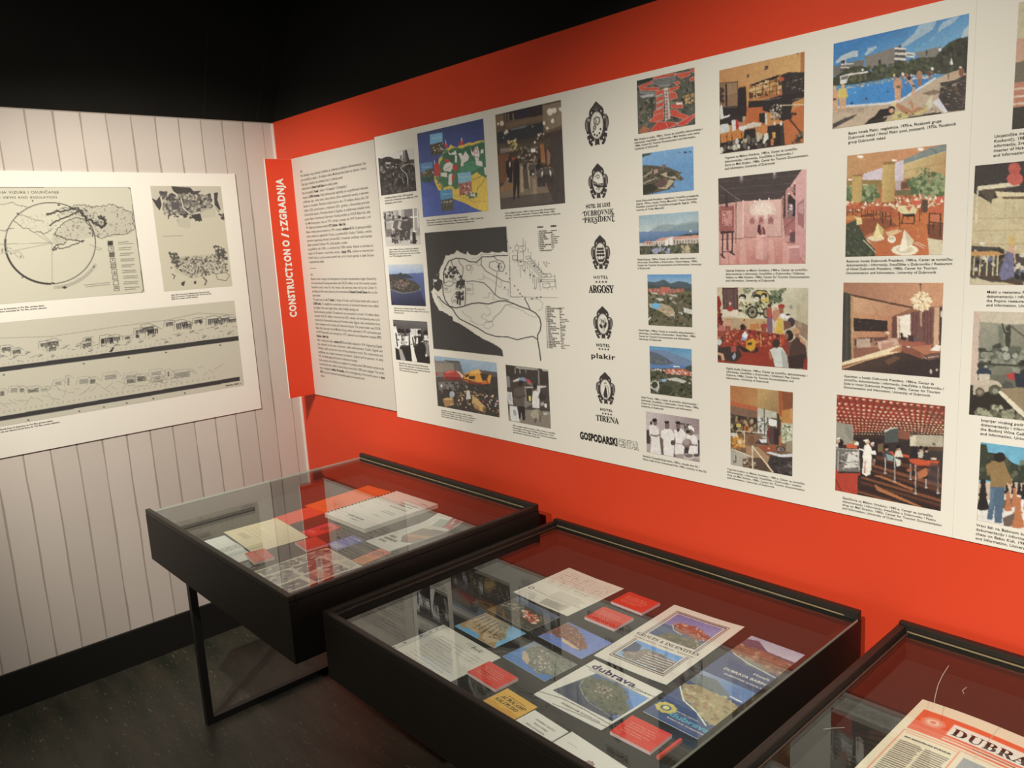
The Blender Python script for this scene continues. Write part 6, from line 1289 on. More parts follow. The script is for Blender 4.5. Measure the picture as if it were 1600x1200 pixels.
def pic_elev():
    y0, y1, z0, z1 = -1.80, -0.266, 1.076, 1.447
    LEFT['elevation_sheet'] = (y0, z1)
    Bg = (204, 188, 164)
    c = lquad(y0, y1, z0, z1, [(0, 208), (1392, 73), (1447, 578), (0, 822)], [(-1.133, 1.446), (-.266, 1.447), (-.266, 1.076), (-1.187, 1.077)], (240, 222, 204), Bg, .0022, 33)
    K = (66, 60, 58)
    c.P(K, (-1500, 676), (0, 472), (1416, 284), (1418, 312), (0, 500), (-1500, 706)).P(K, (-1500, 1020), (0, 762), (1420, 526), (1420, 550), (0, 790), (-1500, 1050))
    r = random.Random(9)
    for x, y, k in ((-200, 395, 1), (-90, 385, 1), (10, 360, 1), (75, 375, .9), (240, 335, 1), (290, 325, 1.1), (290, 358, .8), (490, 335, 1), (505, 305, .7), (600, 305, 1.3), (655, 300, 1.1), (740, 295, .6), (805, 255, .9), (845, 240, 1.3), (875, 252, 1.2), (985, 210, .8), (1045, 215, 1.3), (1085, 220, 1), (1155, 195, .9), (1235, 190, 1.2), (1270, 200, .9), (1310, 185, 1), (1360, 190, .8)):
        for i in range(6):
            bx, by = x + i * 9 * k, y - i * 1.6 * k
            c.P(K, (bx, by), (bx + 6 * k, by - k), (bx + 6 * k, by + r.uniform(14, 34) * k), (bx, by + r.uniform(14, 34) * k))
        c.L(K, 4, (x, y), (x + 50 * k, y - 8 * k)).L((110, 100, 92), 2.5, (x - 14, y + 30 * k), (x - 10, y - 14 * k), (x + 40, y - 22 * k), (x + 70 * k, y - 8))
    c.R(K, 598, 305, 618, 330).R(K, 1180, 196, 1195, 208).R(K, 805, 280, 825, 298)
    for k in range(70):
        x = -300 + k * 25
        y = 455 - x * .132 - r.uniform(10, 60)
        c.L((120, 110, 100), 2.5, (x, y), (x + r.uniform(10, 40), y - r.uniform(-6, 10)))
        if k % 3 == 0:
            c.L(K, 4, (x, y + 12), (x + 22, y + 4))
    for k in range(60):
        x = -300 + k * 29
        c.L((140, 128, 116), 2.5, (x, 462 - x * .132), (x + 3, 452 - x * .132))
    c.P(K, (645, 380), (668, 352), (678, 355), (662, 382)).L((150, 138, 122), 3, (0, 300), (300, 290), (700, 230), (1000, 190), (1180, 150), (1390, 160))
    g = (130, 120, 110)
    for x, y, w_, h_, d in ((-80, 625, 60, 22, 0), (0, 615, 24, 26, 1), (62, 598, 40, 24, 0), (115, 598, 26, 22, 1), (162, 602, 66, 22, 1), (240, 600, 40, 16, 0), (280, 600, 44, 8, 1), (326, 560, 38, 20, 0), (398, 535, 12, 44, 0), (468, 545, 54, 26, 0), (532, 545, 32, 24, 1), (620, 520, 70, 26, 0), (745, 520, 60, 20, 0), (750, 545, 56, 22, 1), (812, 528, 54, 28, 1), (895, 500, 60, 20, 0), (915, 528, 34, 14, 1), (905, 548, 60, 14, 1), (992, 496, 10, 28, 1), (1030, 505, 95, 32, 0), (915, 565, 130, 8, 1)):
        col = K if d else g
        c.P(col, (x, y), (x + w_, y - w_ * .13), (x + w_, y + h_ - w_ * .13), (x, y + h_), a=.85)
        for i in range(3):
            c.L(Bg, 2.2, (x, y + h_ * (i + .6) / 3.4), (x + w_, y + h_ * (i + .6) / 3.4 - w_ * .13))
        c.L((150, 138, 124), 2.5, (x - 20, y + h_ + 8), (x - 10, y - 12), (x + w_, y - 14 - w_ * .13), (x + w_ + 30, y + 4))
    for k in range(50):
        x = -300 + k * 32
        y = 745 - x * .165
        c.L((150, 138, 122), 2.5, (x, y - r.uniform(20, 90)), (x + r.uniform(20, 60), y - r.uniform(25, 90)))
        c.L((120, 110, 100), 2.5, (x, y), (x + 2, y - 12))
    for x, y in ((22, 517), (496, 451), (762, 414), (984, 384), (1306, 340), (166, 784), (468, 731), (614, 706), (750, 683), (907, 656), (1094, 623)):
        c.E((70, 64, 60), x, y, 6, 4)
    c.L((84, 76, 70), 6, (1338, 580), (1378, 574)).L((84, 76, 70), 6, (1388, 572), (1412, 568)).E(K, 1424, 567, 3)
    return c.grain(2)


def pic_emblem(kind):
    """black rococo cartouche, the oval filled differently for each hotel"""
    x0, x1, z0, z1 = EMB[kind]
    c = Cv(x1 - x0, z1 - z0, [(0, 0), (100, 0), (100, 160), (0, 160)], (210, 201, 182), (210, 201, 182), .00075, None, 40)
    K, Wt, Gr = (60, 53, 49), (210, 201, 182), (120, 112, 100)
    c.E(K, 50, 84, 33, 55)
    c.E(K, 50, 42, 31, 30).E(Wt, 36, 38, 9, 7, -.7).E(Wt, 64, 38, 9, 7, .7).E(K, 38, 42, 9, 7, -.7).E(K, 62, 42, 9, 7, .7)
    c.P(K, (50, 0), (66, 16), (62, 26), (70, 34), (50, 44), (30, 34), (38, 26), (34, 16)).E(K, 50, 22, 14, 16)
    if kind == 'e1':
        for t in (-.9, -.45, 0, .45, .9):
            c.L(Gr, 1.5, (50, 34), (50 + 26 * math.sin(t), 36 - 26 * math.cos(t)))
    for s_ in (-1, 1):
        X = lambda v: 50 + s_ * v
        c.E(K, X(34), 80, 16, 30).E(Wt, X(36), 72, 8, 20).E(Gr, X(41), 84, 5, 24).E(K, X(33), 84, 5, 26).E(K, X(33), 62, 9, 9).E(Wt, X(33), 62, 5, 5).E(K, X(33), 62, 2.5, 2.5)
        c.E(K, X(34), 110, 9, 9).E(Wt, X(38), 116, 6, 5).E(K, X(37), 106, 6, 6)
        c.E(K, X(31), 128, 10, 12).E(Wt, X(33), 136, 5, 5).E(K, X(36), 124, 6, 6).E(K, X(24), 140, 12, 14).E(Wt, X(18), 148, 7, 7).E(K, X(24), 152, 6, 6).E(K, X(20), 132, 9, 9).E(Wt, X(27), 134, 2.5, 4)
        c.E(K, X(8), 152, 5, 5)
    c.P(K, (40, 128), (60, 128), (58, 156), (42, 156)).E(Wt, 38, 150, 3, 6).E(Wt, 62, 150, 3, 6)
    c.E(Wt, 50, 86, 27, 49).E((150, 142, 128), 50, 86, 25.5, 47).E(Wt, 50, 86, 24, 45)
    if kind == 'e1':
        c.L(Gr, 6, (40, 60), (40, 78), (46, 92), (42, 100), (36, 96), (38, 88)).L(Gr, 6, (40, 62), (50, 56), (62, 62), (62, 76), (54, 84), (46, 82)).L(Gr, 4, (46, 62), (50, 74), (44, 78))
        for x, y in ((35, 106), (40, 118), (50, 123), (60, 116), (65, 102)):
            c.E(K, x, y, 3.6, 4.2)
    elif kind == 'e2':
        c.P(K, (25, 76), (50, 92), (75, 92), (75, 110), (50, 110), (26, 96))
        for i in range(6):
            c.E(Wt, 30 + i * 8, 88 + i * 2.6, 2, 3)
        c.L(K, 2.6, (46, 52), (46, 68)).L(K, 2.6, (46, 52), (55, 54), (58, 60), (54, 67), (44, 68)).L(K, 2, (44, 54), (36, 57), (38, 62)).L(K, 2.6, (50, 108), (50, 126)).L(K, 2.6, (50, 108), (58, 110), (58, 117), (50, 118)).L(K, 2, (48, 110), (40, 113), (42, 118))
    elif kind == 'e3':
        for y, w_ in ((64, 11), (78, 13), (93, 14)):
            for dx in (-1, 0, 1):
                c.P(K, (50 + dx * w_ - 6, y - 5), (50 + dx * w_ + 6, y - 5), (50 + dx * w_ + 7, y + 5), (50 + dx * w_ - 7, y + 5))
        for dx in (-12, 0, 12):
            c.L(K, 1.5, (50 + dx, 52), (50 + dx, 112))
        c.P(K, (32, 104), (38, 112), (62, 112), (70, 102), (72, 104), (64, 124), (38, 124)).L(K, 1.5, (30, 100), (38, 114))
    elif kind == 'e4':
        c.L(K, 2, (34, 70), (40, 62), (48, 66), (46, 80), (40, 90)).E(K, 40, 98, 7, 12, -.5).L(K, 2, (56, 58), (62, 64), (62, 84), (52, 100), (58, 120)).E(K, 62, 92, 6, 16, .3).E(K, 44, 72, 3.5, 4).L(K, 2.5, (46, 100), (54, 92), (60, 104)).L(K, 1.5, (44, 112), (52, 126)).E(Gr, 54, 76, 5, 10).L(K, 1.6, (36, 84), (44, 76))
    else:
        c.E(K, 50, 56, 6, 5).E(Wt, 50, 59, 3.5, 4.5).L(K, 2, (44, 66), (50, 72), (56, 66)).P(K, (48, 74), (54, 74), (60, 118), (58, 128), (42, 126), (38, 112)).L(Gr, 2, (62, 66), (66, 116)).L(Gr, 1.5, (66, 70), (68, 110))
    return c

# ------------------------------------------------------------------ the room
floor = box('floor', -0.1, 5.2, -3.8, 0.1, -0.1, 0.0, M['floor'])
tag(floor, kind='structure')
ceil = box('ceiling', -0.7, 5.2, -3.8, 0.7, 3.2, 3.3, M['ceiling'])
tag(ceil, kind='structure')


def prism(name, pts, mat, parent=None):
    """a board between two parallel outlines (first half of pts, second half)"""
    n = len(pts) // 2
    me = bpy.data.meshes.new(name)
    me.from_pydata(pts, [], [tuple(range(n))[::-1], tuple(range(n, 2 * n))] + [(i, (i + 1) % n, n + (i + 1) % n, n + i) for i in range(n)])
    return link(name, me, mat, parent)


# black upper walls lean back above the printed ones and meet in a hip over the corner
LEAN = 0.547
zt_, e_ = 3.2, 1.005 * LEAN
up_l = prism('wall_left_upper', [(0, -3.8, 2.195), (0, 0, 2.195), (-e_, e_, zt_), (-e_, -3.8, zt_), (-.08, -3.8, 2.195), (-.08, .08, 2.195), (-e_ - .08, e_ + .08, zt_), (-e_ - .08, -3.8, zt_)], M['ceiling'])
tag(up_l, kind='structure')
up_b = prism('wall_back_upper', [(0, 0, 2.195), (5.2, 0, 2.195), (5.2, e_, zt_), (-e_, e_, zt_), (-.08, .08, 2.195), (5.2, .08, 2.195), (5.2, e_ + .08, zt_), (-e_ - .08, e_ + .08, zt_)], M['ceiling'])
tag(up_b, kind='structure')
for par, y0, y1 in ((up_l, -0.07, 0.14), (up_l, -.30, -.14)):
    q = []
    for y, z in ((y0, 2.2), (y1, 2.62)):
        x = -LEAN * (z - 2.195) + .0012
        q += [(x, y - .0016, z), (x, y + .0016, z)]
    me = bpy.data.meshes.new('seam')
    me.from_pydata(q, [], [(0, 1, 3, 2)])
    link('seam', me, M['seam'], par)
q = []
for x, z in ((.335, 2.2), (.26, 2.5)):
    y = LEAN * (z - 2.195) - .0012
    q += [(x - .0016, y, z), (x + .0016, y, z)]
me = bpy.data.meshes.new('seam')
me.from_pydata(q, [], [(0, 2, 3, 1)])
link('seam', me, M['seam'], up_b)

wall_back = box('wall_back', -0.1, 5.2, 0.0, 0.1, 0.0, 2.195, M['red'])
tag(wall_back, kind='structure')
wall_left = box('wall_left', -0.1, -0.0014, -3.8, 0.0, 0.0, 2.195, M['groove'])
tag(wall_left, kind='structure')
wall_right = box('wall_right', 5.1, 5.2, -3.8, 0.0, 0.0, 3.2, M['black'])
tag(wall_right, kind='structure')
wall_front = box('wall_front', 0.0, 5.1, -3.8, -3.7, 0.0, 3.2, M['black'])
tag(wall_front, kind='structure')

# planks of the left wall: wavy edged boards, a dark joint between them
plank_meshes = []
PZ0, PZ1 = 0.151, 2.19
for k in range(4):
    r = random.Random(40 + k)
    n = 20
    zs = [PZ0 + (PZ1 - PZ0) * i / n for i in range(n + 1)]
    ea = [0.0046 + r.uniform(-0.0020, 0.0020) for _ in zs]
    eb = [0.0018 + r.uniform(-0.0014, 0.0014) for _ in zs]
    V, F = [], []
    for z, a, b_ in zip(zs, ea, eb):
        V += [(-0.0014, -0.0455 + a, z), (0.0, -0.0455 + a, z), (0.0, 0.0455 - b_, z), (-0.0014, 0.0455 - b_, z)]
    for i in range(n):
        o = i * 4
        F += [(o + 1, o + 2, o + 6, o + 5), (o, o + 1, o + 5, o + 4), (o + 2, o + 3, o + 7, o + 6)]
    F += [(0, 3, 2, 1), (n * 4, n * 4 + 1, n * 4 + 2, n * 4 + 3)]
    me = bpy.data.meshes.new('plank')
    me.from_pydata(V, [], F)
    me.materials.append(M['plank'] if k % 2 == 0 else M['plank2'])
    plank_meshes.append(me)
for k in range(41):
    pl = link('plank', plank_meshes[(k * 3 + (k // 2)) % 4], None, wall_left)
    pl.location = (0, -0.046 - 0.0905 * k - 0.0455, 0)
pl = box('plank', -0.0014, 0.0, -0.0445, -0.0005, PZ0, PZ1, M['plank'], wall_left)

tag(box('baseboard_left', 0.0, 0.012, -3.7, -0.012, 0.0, 0.151, M['black'], None, 0.002), kind='structure')
tag(box('baseboard_back', 0.012, 5.1, -0.012, 0.0, 0.0, 0.151, M['black'], None, 0.002), kind='structure')
tag(box('trim_1', 0.0, 0.007, -0.007, 0.0, 0.151, 2.19, M['white']), kind='structure')

# ------------------------------------------------------------------ the exhibition sheets on the red wall
UX, UD, UZ = (1, 0, 0), (0, 0, -1), (0, 0, 1)
sheet_a = box('photo_panel', 0.7885, 2.7889, -0.0042, -0.0012, 0.984, 2.034, M['white'])
tag(sheet_a, 'long white exhibition sheet of hotel photographs and crests on the red wall', 'exhibition panel')
sheet_b = box('photo_panel', 2.7891, 4.35, -0.0042, -0.0012, 0.984, 2.034, M['white'])
tag(sheet_b, 'white exhibition sheet at the right end with chess and restaurant photographs', 'exhibition panel')

PICS = [('bw1', pic_bw1, 'black and white photo of a building site', sheet_a), ('bw2', pic_bw2, 'black and white photo of people in a lane', sheet_a),
        ('aerial', pic_aerial, 'aerial photo of a dark peninsula in blue sea', sheet_a), ('people', pic_people, 'black and white photo of a folk group', sheet_a),
        ('cmap', pic_cmap, 'blue, green and yellow tourist map', sheet_a), ('arcade', pic_arcade, 'dark photo of a shopping arcade at night', sheet_a),
        ('umb', pic_umb, 'photo of a terrace with red and orange parasols', sheet_a), ('market', pic_market, 'photo of a souvenir stall under a small parasol', sheet_a),
        ('roofs', pic_roofs, 'aerial photo of red tiled roofs', sheet_a), ('bay', pic_bay, 'aerial photo of a headland in blue sea', sheet_a),
        ('argosy', pic_argosy, 'photo of a pink roofed hotel before the sea', sheet_a), ('plakir', pic_plakir, 'photo of a hotel among trees with a pool', sheet_a),
        ('tirena', pic_tirena, 'photo of a bay with red roofs and hills', sheet_a), ('chefs', pic_chefs, 'brownish photo of four cooks in white', sheet_a),
        ('store', pic_store, 'orange toned photo of a shop interior', sheet_a), ('pool', pic_pool, 'wide photo of bathers at a hotel pool', sheet_a),
        ('gallery', pic_gallery, 'pink toned photo of a gallery room', sheet_a), ('kids', pic_kids, 'photo of children in a playroom', sheet_a),
        ('leather', pic_leather, 'tall photo of a leather shop', sheet_a), ('rest', pic_rest, 'photo of a restaurant with laid tables', sheet_a),
        ('suite', pic_suite, 'warm photo of a hotel suite with a chandelier', sheet_a), ('pastry', pic_pastry, 'photo of a pastry shop with a red ceiling', sheet_a),
        ('bird', pic_bird, 'photo of a high hall with pink globes', sheet_b), ('wine', pic_wine, 'photo of sculptures in a wine cellar', sheet_b),
        ('chess', pic_chess, 'photo of a man at a garden chess board', sheet_b), ('lobby', pic_lobby, 'photo of a lobby, cut by the top right corner', sheet_b)]
YP, YI = -0.0048, -0.0055
for k, fn, lab, par in PICS:
    x0, x1, z0, z1 = PH[k]
    o = link('printed_photo', print_mesh('printed_photo', fn().photo(), (x0, YP, z1), UX, UD), M['print'], par)
    o['label'] = lab
o = link('printed_map', print_mesh('printed_map', pic_blackmap(), (1.045, YP, 1.69), UX, UD, cull=0.66), M['print'], sheet_a)
o['label'] = 'black and white plan of the peninsula with a key plan'
for k in ('e1', 'e2', 'e3', 'e4', 'e5'):
    x0, x1, z0, z1 = EMB[k]
    o = link('crest', print_mesh('crest', pic_emblem(k), (x0, YP, z1), UX, UD, cull=0.7), M['print'], sheet_a)
    o['label'] = {'e1': 'crest with a curled letter and five stars', 'e2': 'crest with the letters D and P', 'e3': 'crest with a sailing ship', 'e4': 'crest with two dancing figures', 'e5': 'crest with a lady in a long dress'}[k]

TD = 'Center for Tourism Documentation'
CT = {
    'bw1': ['Gradilište na Babinom kuku, 1974., fotografija,', 'privatni arhiv / Construction site at Babin kuk, 1974,', 'photograph, private archive'],
    'bw2': ['Šetači na Malom Stradunu, centralna ulica naselja na', 'Babinom kuku, 1976., privatni arhiv / Passers-by on', 'Mali Stradun, the central street of the resort on Babin', 'kuk, 1976, photograph, private archive'],
    'aerial': ['Pogled iz zraka na turističko naselje, 1976., privatni arhiv', 'Babin kuk, aerial view of the tourist complex, 1976, courtesy of', 'the private archive'],
    'people': ['Nastup folklorne skupine na otvaranju turističkog naselja', 'Babin kuk, 1976., privatni arhiv / A performance of the folk', 'group at the opening of the resort on Babin kuk, Dubrovnik', '1976, courtesy of the private archive'],
    'cmap': ['Karta naselja, 1970-e, Centar za turističku dokumentaciju i', 'informaciju, Sveučilište u Dubrovniku / Map of the complex, 1970s, Center for', 'Tourism Documentation and Information, University of Dubrovnik'],
    'arcade': ['Noću na Malom Stradunu, 1980-e, Centar za turističku dokumentaciju i', 'informaciju, Sveučilište u Dubrovniku / Evening on Mali Stradun, 1980s,', 'Center for Tourism Documentation and Information, University of Dubrovnik'],
    'umb': ['Ugostiteljska terasa na Malom Stradunu, 1980-e, Centar za', 'turističku dokumentaciju i informaciju, Sveučilište u Dubrovniku /', 'Hospitality area on Mali Stradun, 1980s, Center for Tourism', 'Documentation and Information, University of Dubrovnik'],
    'market': ['Ulični umjetnik na Malom Stradunu, 1980-e, Centar za turističku', 'dokumentaciju i informaciju, Sveučilište u Dubrovniku / Street', 'artist on Mali Stradun, 1980s, Center for Tourism Documentation', 'and Information, University of Dubrovnik'],
    'roofs': ['Mali Stradun iz zraka, 1980-e, Centar za turističku dokumentaciju i', 'informaciju, Sveučilište u Dubrovniku / Mali Stradun areal views,', '1980s, Center for Tourism Documentation and Information,', 'University of Dubrovnik'],
    'bay': ['Hotel Dubrovnik President, razglednica Turistička propaganda', 'Zagreb, 1970-e, ustupio Tonko Marunčić / Hotel Dubrovnik', 'President, postcard by Turistička propaganda Zagreb, 1970s,', 'courtesy of Tonko Marunčić'],
    'argosy': ['Hotel Argosy, 1980-e, Centar za turističku dokumentaciju i', 'informaciju, Sveučilište u Dubrovniku / Hotel Argosy, 1980s,', TD + ' and Information, University', 'of Dubrovnik'],
    'plakir': ['Hotel Plakir, 1980-e, Centar za turističku dokumentaciju i', 'informaciju, Sveučilište u Dubrovniku / Hotel Plakir, 1980s,', TD + ' and Information,', 'University of Dubrovnik'],
    'tirena': ['Hotel Tirena, 1980-e, Centar za turističku dokumentaciju i', 'informaciju, Sveučilište u Dubrovniku / Hotel Tirena, 1980s,', TD + ' and Information,', 'University of Dubrovnik'],
    'chefs': ['Slastičari Gospodarskog centra, 1980-e, ustupila Ana Sić /', 'Pastry chefs of the Commercial Hub, 1980s, courtesy of Ana Sić'],
    'store': ['Trgovina na Malom Stradunu, 1980-e, Centar za turističku', 'dokumentaciju i informaciju, Sveučilište u Dubrovniku /', 'Store on Mali Stradun, 1980s, ' + TD, 'and Information, University of Dubrovnik'],
    'gallery': ['Galerija Dubrava na Malom Stradunu, 1980-e, Centar za turističku', 'dokumentaciju i informaciju, Sveučilište u Dubrovniku / Dubrava', 'Gallery on Mali Stradun, 1980s, ' + TD, 'and Information, University of Dubrovnik'],
    'kids': ['Dječji studio Dubrava, 1980-e, Centar za turističku dokumentaciju i', "informaciju, Sveučilište u Dubrovniku / Children's Play Centre", 'Dubrava, 1980s, ' + TD + ' and', 'Information, University of Dubrovnik'],
    'leather': ['Trgovina kožom na Malom Stradunu, 1980-e, Centar za turističku', 'dokumentaciju i informaciju, Sveučilište u Dubrovniku / Leather', 'shop on Mali Stradun, 1980s, ' + TD, 'and Information, University of Dubrovnik'],
    'pool': ['Bazen hotela Plakir, razglednica, 1970-e, Facebook grupa', 'Dubrovnik nekad / Hotel Plakir pool, postcard, 1970s, Facebook', 'group Dubrovnik nekad'],
    'rest': ['Restoran hotela Dubrovnik President, 1980-e, Centar za turističku', 'dokumentaciju i informaciju, Sveučilište u Dubrovniku / Restaurant', 'of Hotel Dubrovnik President, 1980s, Center for Tourism', 'Documentation and Information, University of Dubrovnik'],
    'suite': ['Apartman u hotelu Dubrovnik President, 1980-e, Centar za', 'turističku dokumentaciju i informaciju, Sveučilište u Dubrovniku /', 'Suite in Hotel Dubrovnik President, 1980s, Center for Tourism', 'Documentation and Information, University of Dubrovnik'],
    'pastry': ['Slastičarna na Malom Stradunu, 1980-e, Centar za turističku', 'dokumentaciju i informaciju, Sveučilište u Dubrovniku / Pastry', 'shop on Mali Stradun, 1980s, ' + TD, 'and Information, University of Dubrovnik'],
    'lobby': ['Umjetničke instalacije', 'Kocković), 1980-e,', 'informaciju, Sveučilište', 'interior of Hotel', 'and Information,'],
    'bird': ['Mobil u restoranu Popivo,', 'dokumentaciju i informaciju,', 'the Popivo restaurant,', 'and Information, University'],
    'wine': ['Interijer vinskog podruma', 'dokumentaciju i informaciju,', 'the Bodonj Wine Cellar,', 'and Information, University'],
    'chess': ['Vrtni šah na Babinom kuku', 'dokumentaciju i informaciju,', 'chess on Babin Kuk, 1980s,', 'and Information, University'],
}
for k, lines in CT.items():
    x, z, wd, ls = CAP[k]
    size = ls * 0.86
    sq = 1.0
    if wd:
        v, _, _ = layout(lines[0], 0.004)
        sq = wd / (np.ptp(v[:, 0]) * size)
    else:
        sq = 1.07
    lettering('caption', [(t, x, z - i * ls, size, None, 0.004, 0.0, 'L', sq) for i, t in enumerate(lines)], sheet_b if k in ('lobby', 'bird', 'wine', 'chess') else sheet_a, M['ink'], (0, YI, 0), UX, UZ)

def name_line(kind, key, txt, k, bold, gap, raise_=1.0):
    x, z, wd, h = LOG[key]
    return lettering(kind, [(txt, x, z, h / k * raise_, wd, bold, gap, 'L', 1)], sheet_a, M['ink'], (0, YI, 0), UX, UZ)


for key, txt, bold in (('HOTEL DE LUXE', 'HOTEL DE LUXE', .03), ('HOTEL3', 'HOTEL', .015), ('HOTEL4', 'HOTEL', .03), ('HOTEL5', 'HOTEL', .03)):
    name_line('hotel_name', key, txt, .70, bold, .12)
for key in ('S3', 'S4', 'S5'):
    name_line('star_row', key, '★★★★', .80, 0, .12)['kind'] = 'stuff'
for key in ('DUBROVNIK', 'PRESIDENT'):
    name_line('hotel_name', key, serif(key), .69, 0, 0)
name_line('hotel_name', 'ARGOSY', serif('ARGOSY'), .69, .018, -.05)
name_line('hotel_name', 'plakir', 'plakir', .53, .015, .05, .8)
name_line('hotel_name', 'TIRENA', serif('TIRENA'), .69, .004, -.02)
name_line('hotel_name', 'GOSPODARSKI', 'GOSPODARSKI', .69, .05, .03)
# flourishes of the two-line serif name
for pts in ([(1.799, 1.699), (1.803, 1.702), (1.808, 1.701)], [(1.799, 1.681), (1.803, 1.684), (1.808, 1.683)], [(1.906, 1.690), (1.911, 1.689), (1.915, 1.693)], [(1.838, 1.674), (1.842, 1.6695), (1.849, 1.669), (1.853, 1.672)], [(1.858, 1.692), (1.861, 1.6875), (1.867, 1.688)], [(1.906, 1.673), (1.912, 1.6705), (1.916, 1.6735)]):
    V, F = [], []
    for (ax, az), (bx, bz) in zip(pts[:-1], pts[1:]):
        l = math.hypot(bx - ax, bz - az)
        ox, oz = -(bz - az) / l * .0008, (bx - ax) / l * .0008
        n = len(V)
        V += [(ax + ox, YI, az + oz), (bx + ox, YI, bz + oz), (bx - ox, YI, bz - oz), (ax - ox, YI, az - oz)]
        F.append((n, n + 3, n + 2, n + 1))
    fl = bpy.data.meshes.new('flourish')
    fl.from_pydata(V, [], F)
    link('flourish', fl, M['ink'], sheet_a)
# CENTAR is drawn in outline: black letters with white ones laid inside
x, z, wd, h = LOG['CENTAR']
cen = name_line('outlined_name', 'CENTAR', 'CENTAR', .69, .055, .06)
v_, _, _ = layout('CENTAR', .055, .06)
v2, _, a2 = layout('CENTAR', .018, .06)
sx = wd / np.ptp(v_[:, 0])
dx = (v2[:, 0].min() - v_[:, 0].min()) * sx
lettering('outline_filling', [('CENTAR', x + dx, z, h / .69, np.ptp(v2[:, 0]) * sx, .018, .06, 'L', 1)], cen, M['white'], (0, YI - .0004, 0), UX, UZ)

# lists of numbers and names beside the plan
r = random.Random(12)
WORDS = 'hotel argosy plakir tirena restoran kavana trgovina banka pošta galerija slastičarna frizer parking recepcija bazen plaža tenis boćanje ambulanta ljekarna knjižara putnička agencija dječji vrtić kino'.split()


def legend(x, z, n, step, wd, size, num=True):
    out = []
    for i in range(n):
        t = ' '.join(r.choice(WORDS) for _ in range(r.choice((1, 1, 2, 2, 3))))
        if num:
            t = '%d  %s' % (i + 1, t)
        out.append((t.upper() if num else t, x, z - i * step, size, None, .03, .02, 'L', wd))
    return out


lg = [('KAZALO', 1.617, 1.668, .0062, None, .05, .02, 'L', 1), ('LEGEND', 1.672, 1.668, .0062, None, .05, .02, 'L', 1)]
lg += legend(1.618, 1.656, 11, .0057, .85, .0046) + legend(1.672, 1.656, 10, .0059, .85, .0042, False)
lg += legend(1.634, 1.4325, 26, .0050, .9, .0044) + legend(1.693, 1.4300, 26, .0048, .85, .0040, False)
o = lettering('map_legend', lg, sheet_a, M['ink'], (0, YI, 0), UX, UZ)
o['label'] = 'small numbered lists beside the plan'
o['kind'] = 'stuff'
nums = []
for px, pz, t in ((1.467, 1.643, '14'), (1.478, 1.63, '11'), (1.490, 1.611, '12'), (1.501, 1.600, '11'), (1.518, 1.571, '30'), (1.534, 1.567, '29'), (1.547, 1.540, '27'), (1.592, 1.553, '26'), (1.572, 1.527, '28'), (1.588, 1.523, '25'), (1.617, 1.508, '24'), (1.425, 1.554, '17'), (1.453, 1.488, '10'), (1.463, 1.532, '13'), (1.478, 1.515, '15'), (1.499, 1.493, '16'), (1.514, 1.481, '17'), (1.522, 1.469, '18'), (1.531, 1.461, '19'), (1.545, 1.457, '21'), (1.575, 1.454, '20'), (1.597, 1.458, '23'), (1.614, 1.460, '22'), (1.590, 1.486, '32')):
    nums.append((t, px, pz, .0068, None, .03, .02, 'L', .9))
lettering('map_numbers', nums, sheet_a, M['ink'], (0, YI, 0), UX, UZ)['kind'] = 'stuff'

# ------------------------------------------------------------------ the angled text panel in the corner
info = empty('text_panel', (0.48, -0.01, 1.01))
tag(info, 'folded white text panel with a red fin lettered CONSTRUCTION in the corner', 'text panel')


def under(o, root):
    """keep the part where it stands and hang it under its thing"""
    o.parent = root
    o.matrix_parent_inverse = Matrix.Translation(-Vector(root.location))
    return o


